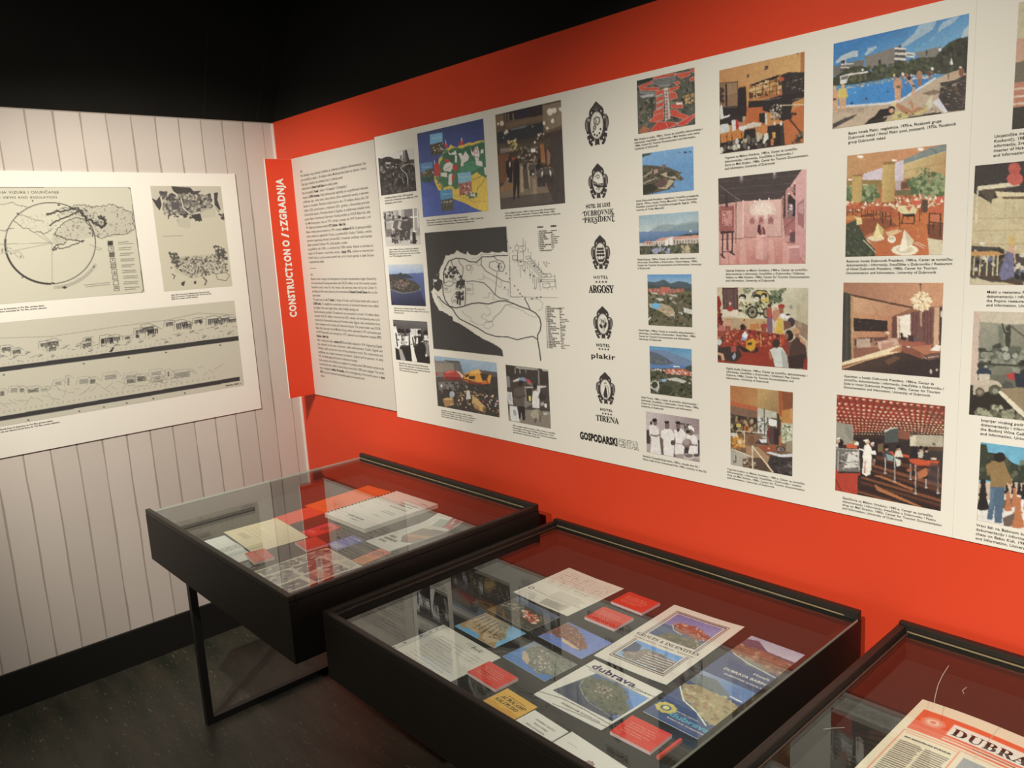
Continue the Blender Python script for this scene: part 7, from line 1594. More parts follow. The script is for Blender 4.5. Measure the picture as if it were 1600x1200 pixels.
IF = -0.0085
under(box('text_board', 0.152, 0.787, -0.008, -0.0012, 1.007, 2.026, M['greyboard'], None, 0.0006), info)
fin = under(box('fin', 0.1455, 0.152, -0.130, -0.0012, 1.0085, 2.0245, M['white'], None, 0.0005), info)
fin['label'] = 'red fin with upright white lettering and a pale edge'
link('red_face', box_mesh('red_face', 0.152, 0.1528, -0.1288, -0.0082, 1.009, 2.024), M['red_board'], fin)
for t, x, wd in (('CONSTRUCT𝙸ON', 1.360, .291), ('O', 1.661, .028), ('/', 1.699, .021), ('𝙸ZGRADNJA', 1.727, .218)):
    lettering('title_word', [(t, x, .0575, .0445, wd, .044, .08, 'L', 1)], fin, M['ink_white'], (0.1533, 0, 0), (0, 0, 1), (0, -1, 0))
HR = ['Na temelju ovog rješenja izrađena je cjelovita projektna dokumentacija, kao', 'prvi turistički projekt, s 20 milijuna dolara Međunarodne banke za obnovu i razvoj.', 'Zbog toga se domaćem timu arhitekata Centra 51 pridružuje poznati', 'međunarodni tim *Edward Durell Stone* kao voditelj projekta.',
      'Plan je bio izgraditi *7 hotela* (1 deluxe + 4 A kategorije + 2 B kategorije) s', 'ukupno *5.000 kreveta.* Radi jednostavnije izgradnje svi se građevinski elementi', 'unificiraju (npr. visine soba, visine katova, širine svjetlosnih otvora), a elementi',
      'fasade su montažni. Planirani troškovi iznose oko 110 milijuna dinara (oko 201', 'milijun USD, preračunato u vrijednosti 2021. godine), a financiranje provode', 'Dubrovačka banka i Privredna banka iz Zagreba, uz sudjelovanje lokalnih tvrtki', 'poput Atlasa i Aerodroma Dubrovnik. Nositelj projekta je OOUR Babin kuk, tada',
      'dio Minčeta grupe, koja se 1973. odvaja i postaje dio HTP Dubrovnik, a od', '1977. djeluje kao samostalno poduzeće *HTC Dubrava – Babin Kuk.*', 'Nakon revizije planova konačno je 1974. usvojena *varijanta A5 D.* Za glavnog izvođača', 'radova izabran je zagrebački Vranica, uz podizvođače Gradis i Tehnika, a većinu',
      'opreme osiguravaju domaći proizvođači. Unutarnje uređenje vodi Interijer', 'Zagreb s partnerima. Početkom 1975. počinje izgradnja: u prosjeku', 'na gradilištu radi 1.000, a u završnoj fazi 7.000 radnika. Radovi su dovršeni za', 'manje od 18 mjeseci, i na početku sezone, u *lipnju 1976.*, svečano su otvoreni prvi', 'hoteli, koji su u prvoj sezoni primili više od tri tisuće gostiju iz cijele Europe', 'te zaposlili stotine radnika.']
EN = ['Based on this concept, the development of project documentation begins, financed by', 'the International Development Bank with US$ 20 million, as the first touristic project', 'funded in such a way. For this reason, the domestic team led by the Center 51', 'architecture firm was joined by the international *Edward Durell Stone* firm as the', 'project leader.',
      'The plan was to build *7 hotels* (1 deluxe, 4 A-class, and 2 B-class hotels) with a total of', '*5,000 beds.* To simplify the construction process, all structural elements were unified', '(eg. heights of the rooms, height of floors, width of daylight openings), and', 'facade elements possible. The planned costs amounted to around 110 million dinars',
      '(around US$ 201 million, converted into 2021 values), and the financing was to be', 'executed by Dubrovačka banka and Privredna banka Zagreb, with contributions from', 'local companies such as Atlas and Dubrovnik Airport. The project leader was OOUR', 'Babin Kuk, then part of the Minčeta Group, which separated in 1973 and became part', 'of HTP Dubrovnik, and, starting from 1977, operated as an independent company *HTC*',
      '*Dubrava - Babin Kuk.*', 'After revising the plans, *variant A5 D* was finally adopted in 1974. Engineering Zagreb', 'was selected as the main contractor, while subcontractors Gradis, Zagreb and', 'Tehnika, Split carried out most of the preparatory work. The construction and', 'outfitting was largely overseen by Interior, Zagreb and its partners. In early', '1975, the building began and less than 18 months later the largest',
      'tourist project on the Adriatic was completed. On average, around 1000 workers worked on the', 'construction site, while in some phases more than 7,000 were engaged. The works', 'were completed *within 18 months*, and at the beginning of the tourist season, in *June*', '*1976*, the resort’s hotels were ceremonially opened and welcomed its first', 'visitors.']


def para(lines, x, z, step, size, sq):
    thin, fat = [], []
    for i, t in enumerate(lines):
        cx, bold = x, False
        full_ = sum(layout(q, .03 if j % 2 else .004)[2] for j, q in enumerate(t.split('*'))) * size
        sq = .508 / full_ if full_ * .80 > .36 else .80
        for seg in t.split('*'):
            if seg:
                b_ = .03 if bold else .004
                _, _, adv = layout(seg, b_)
                (fat if bold else thin).append((seg, cx, z - i * step, size, None, b_, 0, 'L', sq))
                cx += adv * size * sq
            bold = not bold
    return thin, fat


t1, f1 = para(HR, 0.218, 1.945, .0179, .0146, .80)
t2, f2 = para(EN, 0.220, 1.515, .01755, .0146, .80)
heads = [('(HR)', .218, 1.963, .0125, None, 0, 0, 'L', .8), ('(EN)', .220, 1.534, .0125, None, 0, 0, 'L', .8), ('—', .220, 1.557, .03, .055, 0, 0, 'L', 1)]
under(lettering('body_text', t1 + t2 + heads, None, M['ink_grey'], (0, IF, 0), UX, UZ), info)['kind'] = 'stuff'
under(lettering('bold_text', f1 + f2, None, M['ink'], (0, IF, 0), UX, UZ), info)['kind'] = 'stuff'

# ------------------------------------------------------------------ the plan board on the left wall
board = empty('plan_board', (0.0, -1.05, 0.96))
tag(board, 'white board with site plans and a long elevation on the planked wall', 'exhibition panel')
under(box('board', 0.0005, 0.006, -1.92, -0.198, 0.960, 1.976, M['white'], None, 0.0006), board)
UY = (0, 1, 0)
for key, fn, lab in (('circle_plan', pic_circle, 'buff plan sheet with a large circle'), ('site_plan', pic_site, 'buff sheet with two grey settlement plans'), ('elevation_sheet', pic_elev, 'long buff sheet with two drawn elevations')):
    cv = fn()
    y0, z1 = LEFT[key]
    o = under(link('plan_sheet', print_mesh('plan_sheet', cv, (0.0066, y0, z1), UY, UD), M['print'], None), board)
    o['label'] = lab
lt = []
for i, (t, y, z, s, wd) in enumerate((
        ('ANALIZA RELJEFA U ODNOSU NA VIZURE I OSUNČANJE', -1.30, 1.897, .0125, .42), ('RELIEF ANALYSIS IN REGARD TO VIEWS AND INSOLATION', -1.29, 1.8795, .0115, .40))):
    lt.append((t, y, z, s, wd, .0, .03, 'L', 1))
under(lettering('sheet_title', lt, None, M['ink_grey'], (0.0073, 0, 0), UY, UZ), board)
rows = [(t, -1.33, 1.492 - i * .0088, .0076, None, .01, 0, 'L', 1.0) for i, t in enumerate((
    'Analiza reljefa u odnosu na vizure i osunčanje, Edward Durell Stone & Associates za The Plan, privatna zbirka', 'Relief analysis in regard to views and insolation, Edward Durell Stone Associates for The Plan, private collection'))]
rows += [(t, -0.527, 1.4905 - i * .0082, .0072, None, .01, 0, 'L', .96) for i, t in enumerate((
    'Usporedba Starog grada i Babinog kuka, Edward Durell', 'Stone & Associates / Comparison of the Old City and the', 'Babin Kuk complex, private collection'))]
rows += [(t, -1.33, 1.0625 - i * .0092, .0076, None, .01, 0, 'L', 1.0) for i, t in enumerate((
    'Pogled s mora na turističko naselje, Edward Durell Stone & Associates za The Plan, privatna zbirka', 'Elevations of the tourist complex, view from the sea, Edward Durell Stone for The Plan, private collection'))]
under(lettering('plan_lettering', rows, None, M['ink'], (0.0073, 0, 0), UY, UZ), board)['kind'] = 'stuff'

# ------------------------------------------------------------------ the three glazed cases
ZB, ZT, ZG, ZR = 0.600, 0.7585, 0.7650, 0.7760
BED = 0.700


def rail_mesh(p0, p1, w_, z0, z1, round_):
    """rail between two points (axis aligned) with softly rounded upper edges"""
    x0, x1 = min(p0[0], p1[0]), max(p0[0], p1[0])
    y0, y1 = min(p0[1], p1[1]), max(p0[1], p1[1])
    if x1 - x0 > y1 - y0:
        y0, y1 = y0 - w_ / 2, y1 + w_ / 2
    else:
        x0, x1 = x0 - w_ / 2, x1 + w_ / 2
    return box_mesh('rail', x0, x1, y0, y1, z0, z1, round_)


def make_case(x0, x1, y0, y1, open_side, legs, label, dz=0.0):
    cx, cy = (x0 + x1) / 2, (y0 + y1) / 2
    zb, zt, zg, zr, bed = ZB + dz, ZT + dz, ZG + dz, ZR + dz, BED + dz
    t = empty('display_case', (cx, cy, 0))
    tag(t, label, 'display case', 'glazed black display cases along the red wall')
    th = 0.018
    add = lambda name, me, mat: under(link(name, me, mat, None), t)
    bx = lambda name, a, b_, c, d, e, f, mat, bv=0.0: add(name, box_mesh(name, a, b_, c, d, e, f, bv), mat)
    bx('front_panel', x0, x1, y0, y0 + th, zb, zt, M['case'], .001)
    bx('back_panel', x0, x1, y1 - th, y1, zb, zt, M['case'], .001)
    bx('side_panel', x0, x0 + th, y0 + th, y1 - th, zb, zt, M['case'], .001)
    bx('side_panel', x1 - th, x1, y0 + th, y1 - th, zb, zt, M['case'], .001)
    bx('case_floor', x0 + th, x1 - th, y0 + th, y1 - th, zb, zb + .012, M['case'])
    bx('lining', x0 + th, x1 - th, y0 + th, y1 - th, bed - .006, bed, M['bed'])
    rw = .016
    rails = [('front_rail', (x0, y0 + rw / 2), (x1, y0 + rw / 2)), ('back_rail', (x0, y1 - rw / 2), (x1, y1 - rw / 2))]
    if open_side == 'left':
        rails.append(('side_rail', (x1 - rw / 2, y0 + rw), (x1 - rw / 2, y1 - rw)))
        gx0, gx1 = x0 + .001, x1 - rw - .001
    else:
        rails.append(('side_rail', (x0 + rw / 2, y0 + rw), (x0 + rw / 2, y1 - rw)))
        gx0, gx1 = x0 + rw + .001, x1 - .001
    for nm, a, b_ in rails:
        add(nm, rail_mesh(a, b_, rw, zt, zr + (.005 if nm == 'back_rail' else 0), .0035), M['rail'])
    # groove lips and the pale sealing strips along the rails
    bx('seal_strip', gx0 + .004, gx1 - .03, y1 - rw - .006, y1 - rw - .0035, zg, zg + .002, M['brass'])
    if open_side == 'right':
        sx = x0 + rw + .0035
        bx('groove_strip', sx + .004, sx + .006, y0 + rw + .004, y1 - rw - .004, zg, zg + .0015, M['ink_brown'])
    g = bx('glass', gx0, gx1, y0 + rw + .001, y1 - rw - .001, zt + .0003, zg, M['glass'])
    g.data.materials.append(M['glass_edge'])
    for p in g.data.polygons:
        if abs(p.normal.z) < .5 and ((open_side == 'left' and p.normal.x < -.5) or (open_side == 'right' and p.normal.x > .5)):
            p.material_index = 1
    # black steel hoops carry the box: two posts, a runner on the floor, a runner under the box
    s = .025
    for lx, ly in legs:
        fr = bx('leg_frame', lx, lx + s, ly, y1 - .030, zb - s, zb, M['steel'], .001)
        for ya in (ly, y1 - .030 - s):
            link('leg', box_mesh('leg', lx, lx + s, ya, ya + s, s, zb - s, .001), M['steel'], fr)
        link('floor_runner', box_mesh('floor_runner', lx, lx + s, ly, y1 - .030, 0, s, .001), M['steel'], fr)
    return t, g


DZ1 = 0.047
case1, glass1 = make_case(0.618, 1.632, -0.918, -0.073, 'left', [(.641, -.827), (1.585, -.31)], 'glazed black display case nearest the corner, with orange and red booklets', DZ1)
case2, glass2 = make_case(1.668, 2.620, -0.852, -0.034, 'right', [(1.72, -.31), (2.560, -.31)], 'middle glazed black display case holding postcards and hotel brochures')
case3, glass3 = make_case(2.700, 3.760, -0.852, -0.020, 'right', [(2.75, -.31), (3.690, -.31)], 'glazed black display case at bottom right holding a newspaper')


def scratch(case, pts, wd):
    V, F = [], []
    for (ax, ay), (bx_, by) in zip(pts[:-1], pts[1:]):
        l = math.hypot(bx_ - ax, by - ay)
        ox, oy = -(by - ay) / l * wd, (bx_ - ax) / l * wd
        n = len(V)
        V += [(ax + ox, ay + oy, ZG + .0002), (bx_ + ox, by + oy, ZG + .0002), (bx_ - ox, by - oy, ZG + .0002), (ax - ox, ay - oy, ZG + .0002)]
        F.append((n, n + 3, n + 2, n + 1))
    me = bpy.data.meshes.new('scratch')
    me.from_pydata(V, [], F)
    under(link('scratch', me, M['scratch'], None), case)


scratch(case3, [(2.832, -.124), (2.836, -.167), (2.842, -.207), (2.852, -.249), (2.861, -.281), (2.863, -.297)], .0005)
scratch(case3, [(2.883, -.181), (2.881, -.197), (2.887, -.208)], .0005)
scratch(case3, [(2.751, -.479), (2.76, -.466), (2.775, -.45)], .0005)


# ------------------------------------------------------------------ papers in the cases


FIRST = 'white_doc cream_letter red_a red_b pink_brochure orange_folder spiral red_emblem blue_leaflet orange_emblem magazine newspaper dark_photo'.split()


class Item:
    def __init__(s, key, name, label, cat, draw, t=.0008, lift=0.0, side=(200, 195, 180), grow=(0, 0, 0, 0), curl=None, white=(200, 192, 172), base=(200, 192, 172), group=None, photo=False, pitch=.0015, mat='gloss', turn=None):
        cx, cy, w_, h_, a, b_ = ITM[key]
        ang = math.radians((a + b_) / 2 if turn is None else turn)
        gl, gr, gt, gb = grow
        ca, sa = math.cos(ang), math.sin(ang)
        dx, dy = (gr - gl) / 2, (gt - gb) / 2
        cx, cy = cx + dx * ca - dy * sa, cy + dx * sa + dy * ca
        s.w, s.h, s.t = w_ + gl + gr, h_ + gt + gb, t
        s.curl = curl or (lambda u, v: 0 * u)
        cv = Cv(s.w, s.h, [(0, 0), (100, 0), (100, 100), (0, 100)], white, base, pitch, None, abs(hash_(key)) % 1000)
        draw(cv)
        if photo:
            cv.photo()
        rgb = cv.colours()
        ny, nx = rgb.shape[:2]
        u = np.linspace(0, 1, nx)
        v = np.linspace(0, 1, ny)
        U_, V_ = np.meshgrid(u, v)
        X, Y = (U_ - .5) * s.w, (.5 - V_) * s.h
        Zc = s.curl(U_, V_)
        top = np.stack([X, Y, t + Zc], -1).reshape(-1, 3)
        idx = np.arange(nx * ny).reshape(ny, nx)
        f = np.stack([idx[:-1, :-1], idx[1:, :-1], idx[1:, 1:], idx[:-1, 1:]], -1).reshape(-1, 4)
        ring = np.r_[idx[0, :], idx[1:, -1], idx[-1, -2::-1], idx[-2:0:-1, 0]]
        n = len(ring)
        up, lo = top[ring].copy(), top[ring].copy()
        lo[:, 2] -= t
        b0 = len(top)
        i = np.arange(n)
        j = (i + 1) % n
        sf = np.stack([b0 + i, b0 + j, b0 + n + j, b0 + n + i], -1)
        me = bpy.data.meshes.new(name)
        me.from_pydata(np.concatenate([top, up, lo]), [], np.concatenate([f, sf]))
        sc = np.clip(srgb(np.array(side)) / srgb(white) * .8, .01, .9)
        paint(me, np.concatenate([rgb.reshape(-1, 3), np.tile(sc, (2 * n, 1))]))
        s.o = link(name, me, M[mat])
        s.o.location = (cx, cy, BED + (DZ1 if key in FIRST else 0) + .0004 + lift)
        s.o.rotation_euler = (0, 0, ang)
        tag(s.o, label, cat, group)

    def text(s, rows, mat='ink', name='lettering', tilt=0.0):
        """rows in percent of the item: (text, x, y_baseline, size_mm, width_percent or None, bold, gap, align, squeeze)"""
        if 1 < len(rows) <= 3:
            return [s.text([r_], mat, name, tilt) for r_ in rows][0]
        out = []
        for r_ in rows:
            q = list(r_) + [None, .01, 0, 'L', 1][len(r_) - 4:]
            out.append((q[0], q[1] / 100 * s.w - s.w / 2, s.h / 2 - q[2] / 100 * s.h, q[3] / 1000, q[4] / 100 * s.w if q[4] else None, q[5], q[6], q[7], q[8]))
        ob = lettering(name, out, s.o, M[mat], (0, 0, s.t + .0003), (1, 0, 0), (0, 1, 0))
        if len(rows) > 2:
            ob['kind'] = 'stuff'
        n = len(ob.data.vertices)
        co = np.zeros(n * 3)
        ob.data.vertices.foreach_get('co', co)
        co = co.reshape(-1, 3)
        if tilt:
            x_, y_ = co[:, 0].copy(), co[:, 1].copy()
            co[:, 1] = y_ + tilt * x_
        co[:, 2] += s.curl(np.clip(co[:, 0] / s.w + .5, 0, 1), np.clip(.5 - co[:, 1] / s.h, 0, 1))
        ob.data.vertices.foreach_set('co', co.ravel())
        return ob


def hash_(t):
    h = 7
    for ch in t:
        h = (h * 31 + ord(ch)) % 100003
    return h


def lines(c, x0, x1, y0, y1, n, col, wd=.8, ragged=.3, a=.9):
    for i in range(n):
        y = y0 + (y1 - y0) * i / max(1, n - 1)
        c.L(col, wd, (x0, y), (x0 + (x1 - x0) * (1 - c.r.rand() * ragged), y), a=a)


def scrawl(c, x0, x1, y0, y1, n, col, wd=.6):
    for i in range(n):
        y = y0 + (y1 - y0) * i / max(1, n - 1)
        x = x0
        e = x0 + (x1 - x0) * (1 - c.r.rand() * .3)
        while x < e:
            q = [(x, y)]
            for k in range(4):
                x += .7
                q.append((x, y + (-1) ** k * c.r.uniform(.4, 1.4)))
            c.L(col, wd, *q)
            x += c.r.uniform(.4, 1.6)


PW = (205, 192, 172)
RED, REDL = (196, 52, 38), (222, 150, 132)


def d_red(c):
    c.P(RED, (0, 0), (100, 0), (100, 100), (0, 100), n=3)


def d_white_doc(c):
    c.P((208, 200, 184), (0, 0), (100, 0), (100, 100), (0, 100), n=2)
    c.P((172, 166, 150), (44, 0), (60, 0), (62, 100), (46, 100), a=.8).N([(120, 114, 104), (140, 132, 120)], 60, (1, 3), (46, 10), (58, 10), (60, 80), (48, 80), asp=.4, rot=1.4)
    lines(c, 8, 36, 20, 60, 5, (178, 172, 160), 1.4)
    lines(c, 66, 96, 20, 70, 5, (186, 180, 168), 1.4)


def d_cream(c):
    c.P((206, 184, 142), (0, 0), (100, 0), (100, 100), (0, 100), n=2)
    scrawl(c, 10, 60, 20, 34, 3, (170, 146, 108), .5)
    lines(c, 52, 92, 16, 28, 3, (170, 150, 112), .7)
    scrawl(c, 14, 84, 50, 66, 3, (166, 142, 104), .5)
    c.P((176, 158, 120), (20, 76), (48, 72), (50, 84), (22, 88), a=.6)
    lines(c, 24, 48, 77, 84, 3, (140, 122, 92), .8)


def d_pink(c):
    c.P((204, 62, 40), (0, 0), (100, 0), (100, 100), (0, 100), n=2)
    lines(c, 20, 60, 40, 56, 5, (170, 46, 34), 1.2)


def d_orange(c):
    c.P((214, 84, 28), (0, 0), (100, 0), (100, 100), (0, 100), n=2)
    for k in range(3):
        c.L((150, 52, 26), 1, (24 + k * 14, 62 + k * 5), (60 + k * 8, 62 + k * 5 + 1))
        lines(c, 30, 70, 70 + k * 8, 72 + k * 8, 2, (160, 58, 28), .7)


def d_spiral(c):
    c.P((214, 204, 188), (0, 0), (100, 0), (100, 100), (0, 100), n=2)


def d_red_emblem(c):
    c.P((206, 40, 36), (0, 0), (100, 0), (100, 100), (0, 100)).P((196, 34, 66), (0, 0), (18, 0), (40, 100), (0, 100), a=.7)
    for a_, b_ in ((30, 13), (18, 8)):
        c.E((90, 24, 26), 56, 34, a_, b_ * 1.4).E((206, 40, 36), 56, 34, a_ - 6, b_ * 1.4 - 4)
    c.E((90, 24, 26), 56, 34, 10, 8)
    lines(c, 14, 76, 72, 82, 3, (226, 130, 110), 2)


def d_blue(c):
    c.P((76, 84, 156), (0, 0), (100, 0), (100, 100), (0, 100)).P((104, 130, 190), (0, 70), (100, 70), (100, 100), (0, 100)).L((190, 196, 214), 2, (0, 69), (100, 69))
    lines(c, 12, 80, 30, 60, 4, (120, 130, 186), 3)
    lines(c, 20, 90, 76, 92, 3, (196, 202, 220), 3)
    c.L((200, 204, 220), 3, (60, 12), (92, 12))


def d_orange_emblem(c):
    c.P((204, 82, 42), (0, 0), (100, 0), (100, 100), (0, 100)).P((206, 110, 44), (0, 55), (100, 50), (100, 100), (0, 100))
    c.E((110, 50, 34), 52, 28, 34, 17).E((204, 82, 42), 52, 28, 24, 11).E((110, 50, 34), 52, 28, 13, 7)
    lines(c, 20, 80, 66, 84, 4, (120, 60, 34), 2.2)


def d_magazine(c):
    c.P((206, 198, 178), (0, 0), (100, 0), (100, 100), (0, 100), n=2)
    c.P((112, 100, 88), (34, 34), (100, 26), (100, 70), (70, 76), (40, 64), n=5).P((170, 126, 84), (40, 56), (100, 44), (100, 52), (44, 64)).P((150, 90, 76), (55, 62), (90, 56), (92, 68), (60, 70), a=.8).P((92, 84, 76), (60, 30), (100, 24), (100, 34), (62, 40)).P((138, 144, 130), (30, 8), (92, 2), (100, 18), (40, 26), n=5).P((190, 180, 160), (30, 26), (100, 18), (100, 25), (32, 33))
    c.N([(170, 60, 50), (206, 190, 180), (120, 40, 40)], 60, (2, 5), (62, 0), (100, 0), (100, 22), (70, 16))
    lines(c, 8, 30, 10, 60, 14, (170, 162, 146), .8)


def d_newspaper(c):
    c.P((204, 188, 160), (0, 0), (100, 0), (100, 100), (0, 100), n=2)
    ph = [((4, 44), (26, 44), (26, 84), (4, 84)), ((30, 20), (62, 18), (62, 52), (30, 54)), ((30, 60), (64, 58), (66, 90), (32, 92)), ((66, 16), (96, 14), (97, 54), (67, 56)), ((70, 62), (96, 60), (97, 92), (72, 94)), ((4, 6), (26, 4), (26, 40), (4, 42))]
    for i, q in enumerate(ph):
        c.P(((126, 116, 108), (96, 90, 86), (150, 138, 124), (116, 104, 96), (86, 80, 78), (134, 126, 112))[i], *q, n=8)
        c.N([(70, 64, 62), (180, 168, 150), (110, 100, 92)], 26, (1.5, 5), *q)
    lines(c, 30, 62, 4, 14, 5, (120, 108, 96), 1.2)
    lines(c, 66, 96, 4, 10, 3, (120, 108, 96), 1.2)
    c.R((206, 150, 120), 66, 36, 97, 48, a=.6)


def d_dark(c):
    c.P((70, 66, 68), (0, 0), (100, 0), (100, 100), (0, 100), n=5).P((110, 106, 104), (10, 10), (50, 5), (60, 60), (20, 70)).E((150, 146, 140), 62, 40, 14, 24)


def d_letter(c):
    c.P((192, 184, 158), (0, 0), (100, 0), (100, 100), (0, 100), n=2)
    c.P((172, 166, 146), (0, 0), (7, 0), (7, 100), (0, 100)).L((120, 114, 100), .8, (8, 0), (8, 100))
    for y in (14, 24, 38, 62, 78):
        c.E((60, 55, 52), 4, y, 1.4, 2)
    lines(c, 52, 84, 6, 9, 2, (120, 116, 104), .8)
    scrawl(c, 58, 92, 20, 32, 3, (140, 132, 120), .45)
    scrawl(c, 20, 58, 20, 42, 5, (140, 132, 120), .5)
    scrawl(c, 22, 92, 46, 80, 7, (140, 132, 120), .45)
    lines(c, 20, 92, 82, 96, 6, (140, 132, 116), .6)


def land(c, poly, cols, n, size=(2, 5)):
    q = []
    for (ax, ay), (bx_, by) in zip(poly, poly[1:] + poly[:1]):
        m = max(2, int(math.hypot(bx_ - ax, by - ay) / 3))
        q += [(ax + (bx_ - ax) * i / m + c.r.normal(0, .9), ay + (by - ay) * i / m + c.r.normal(0, .9)) for i in range(m)]
    poly = q
    c.P(cols[0], *poly, n=8)
    c.N(cols, n, size, *poly, asp=.5, rot=.2)


def d_parking(c):
    c.P((150, 122, 80), (0, 0), (100, 0), (100, 100), (0, 100), n=5).P((86, 140, 170), (62, 0), (100, 0), (100, 100), (80, 60), g=((110, 166, 190), (70, 0), (100, 80))).P((96, 146, 172), (0, 84), (30, 100), (0, 100)).P((92, 150, 178), (26, 74), (52, 84), (60, 100), (10, 100))
    for i in range(7):
        c.L((76, 66, 54), 2.4, (6 + i * 9, 6 + i * 2), (2 + i * 12, 60 + i * 4))
        c.L((190, 166, 120), 1.2, (9 + i * 9, 8 + i * 2), (6 + i * 12, 60 + i * 4))
    c.P((170, 140, 98), (0, 50), (40, 70), (50, 84), (10, 80))
    land(c, [(40, 4), (64, 4), (88, 50), (90, 70), (70, 50)], [(120, 108, 74), (90, 84, 60), (160, 144, 104)], 30)
    c.P((176, 150, 110), (50, 60), (90, 72), (80, 96), (60, 88)).N([(70, 62, 52), (150, 128, 90)], 40, (1, 3), (10, 10), (70, 40), (80, 80), (20, 70))


def d_roofs_pc(c):
    c.P((66, 64, 56), (0, 0), (100, 0), (100, 100), (0, 100), n=5).P((84, 96, 108), (0, 0), (100, 0), (100, 26), (0, 22), g=((66, 76, 84), (0, 0), (0, 30)))
    land(c, [(0, 22), (100, 26), (100, 100), (0, 100)], [(68, 66, 52), (50, 54, 44), (100, 88, 66), (84, 76, 58)], 150)
    c.N([(176, 70, 48), (196, 96, 66), (206, 190, 160)], 60, (1.5, 4), (38, 34), (80, 40), (96, 70), (60, 62), boxy=True)
    c.N([(150, 140, 120), (120, 110, 84)], 24, (1.5, 4), (4, 36), (34, 32), (30, 60), (6, 60))


def d_peninsula(c):
    c.P((84, 104, 158), (0, 0), (100, 0), (100, 100), (0, 100), g=((106, 124, 172), (0, 0), (100, 100)))
    land(c, [(0, 4), (16, 10), (24, 6), (40, 22), (48, 20), (66, 40), (74, 44), (86, 62), (78, 66), (80, 78), (62, 70), (52, 76), (36, 64), (22, 72), (10, 66), (0, 84)], [(120, 74, 56), (150, 112, 84), (84, 66, 48), (176, 144, 112)], 70, (1.5, 4))
    c.P((190, 160, 124), (30, 64), (56, 68), (80, 74), (66, 80), (40, 76)).N([(200, 170, 136), (90, 60, 46), (170, 90, 66)], 40, (1, 3), (6, 20), (30, 18), (66, 50), (70, 64), (20, 58), asp=.3, rot=.6).L((70, 84, 130), 1.4, (84, 26), (92, 28))
    c.P((96, 110, 150), (0, 84), (30, 68), (20, 100), (0, 100), a=.6)


def d_coast(c):
    c.P((76, 118, 164), (0, 0), (100, 0), (100, 100), (0, 100), g=((60, 104, 156), (0, 0), (100, 100)))
    land(c, [(14, 0), (100, 0), (100, 72), (88, 76), (72, 94), (64, 82), (52, 84), (40, 72), (26, 66), (22, 52), (8, 40)], [(112, 112, 96), (92, 98, 80), (134, 124, 104), (76, 84, 68)], 130)
    c.P((176, 152, 120), (14, 44), (40, 64), (46, 82), (28, 74), (12, 52)).N([(190, 176, 150), (150, 110, 96), (206, 196, 176)], 46, (.9, 2.4), (26, 10), (50, 14), (84, 60), (66, 86), (50, 66), boxy=True).N([(80, 92, 74), (140, 134, 112)], 50, (1.5, 4), (40, 4), (98, 6), (98, 66), (70, 60), asp=.4, rot=.5)
    c.P((150, 140, 128), (0, 0), (20, 0), (10, 30), (0, 40), a=.6)


def d_form(c):
    c.P((206, 196, 172), (0, 0), (100, 0), (100, 100), (0, 100), n=2)
    for i in range(9):
        c.L((150, 136, 122), .5, (10, 10 + i * 5), (94, 9 + i * 5))
    for x in (10, 30, 46, 60, 78, 94):
        c.L((150, 136, 122), .5, (x, 10), (x, 50))
    c.N([(110, 96, 88), (150, 110, 100)], 60, (.8, 2), (12, 12), (92, 12), (92, 48), (12, 48), asp=.3, rot=0)
    lines(c, 42, 96, 58, 78, 8, (130, 122, 106), .8)
    c.P((150, 144, 126), (44, 82), (84, 80), (84, 96), (46, 98), a=.5)
    lines(c, 46, 82, 84, 95, 5, (110, 104, 92), .8)
    c.E((84, 78, 72), 8, 76, 4, 4).E((206, 196, 172), 8, 76, 2.4, 2.6)
    lines(c, 4, 34, 84, 98, 6, (120, 112, 98), .7)
    c.L((186, 176, 152), .8, (50, 0), (50, 100)).L((190, 180, 156), .8, (0, 52), (100, 52))


def d_autocamp(c):
    c.P((196, 150, 58), (0, 0), (100, 0), (100, 100), (0, 100), n=2).P((186, 132, 46), (0, 66), (20, 58), (44, 66), (66, 56), (100, 62), (100, 100), (0, 100)).P((150, 140, 76), (0, 78), (24, 72), (52, 86), (100, 84), (100, 100), (0, 100), a=.7).P((120, 166, 172), (0, 90), (60, 94), (100, 92), (100, 100), (0, 100))


def d_plain(c):
    c.P((204, 196, 174), (0, 0), (100, 0), (100, 100), (0, 100), n=2)


def d_embcard(c):
    d_plain(c)
    lines(c, 12, 46, 60, 96, 7, (150, 142, 126), .7)
    c.L((110, 104, 94), 1, (12, 34), (30, 34))
    for a_, col in ((7, (110, 74, 74)), (5.5, (190, 160, 146)), (4, (110, 74, 74)), (2.5, (200, 180, 160))):
        c.E(col, 62, 52, a_ * .8, a_ * 1.4)
    for k in range(8):
        c.E((110, 74, 74), 62 + 6 * math.cos(k * .785), 52 + 10 * math.sin(k * .785), 1.3, 2)


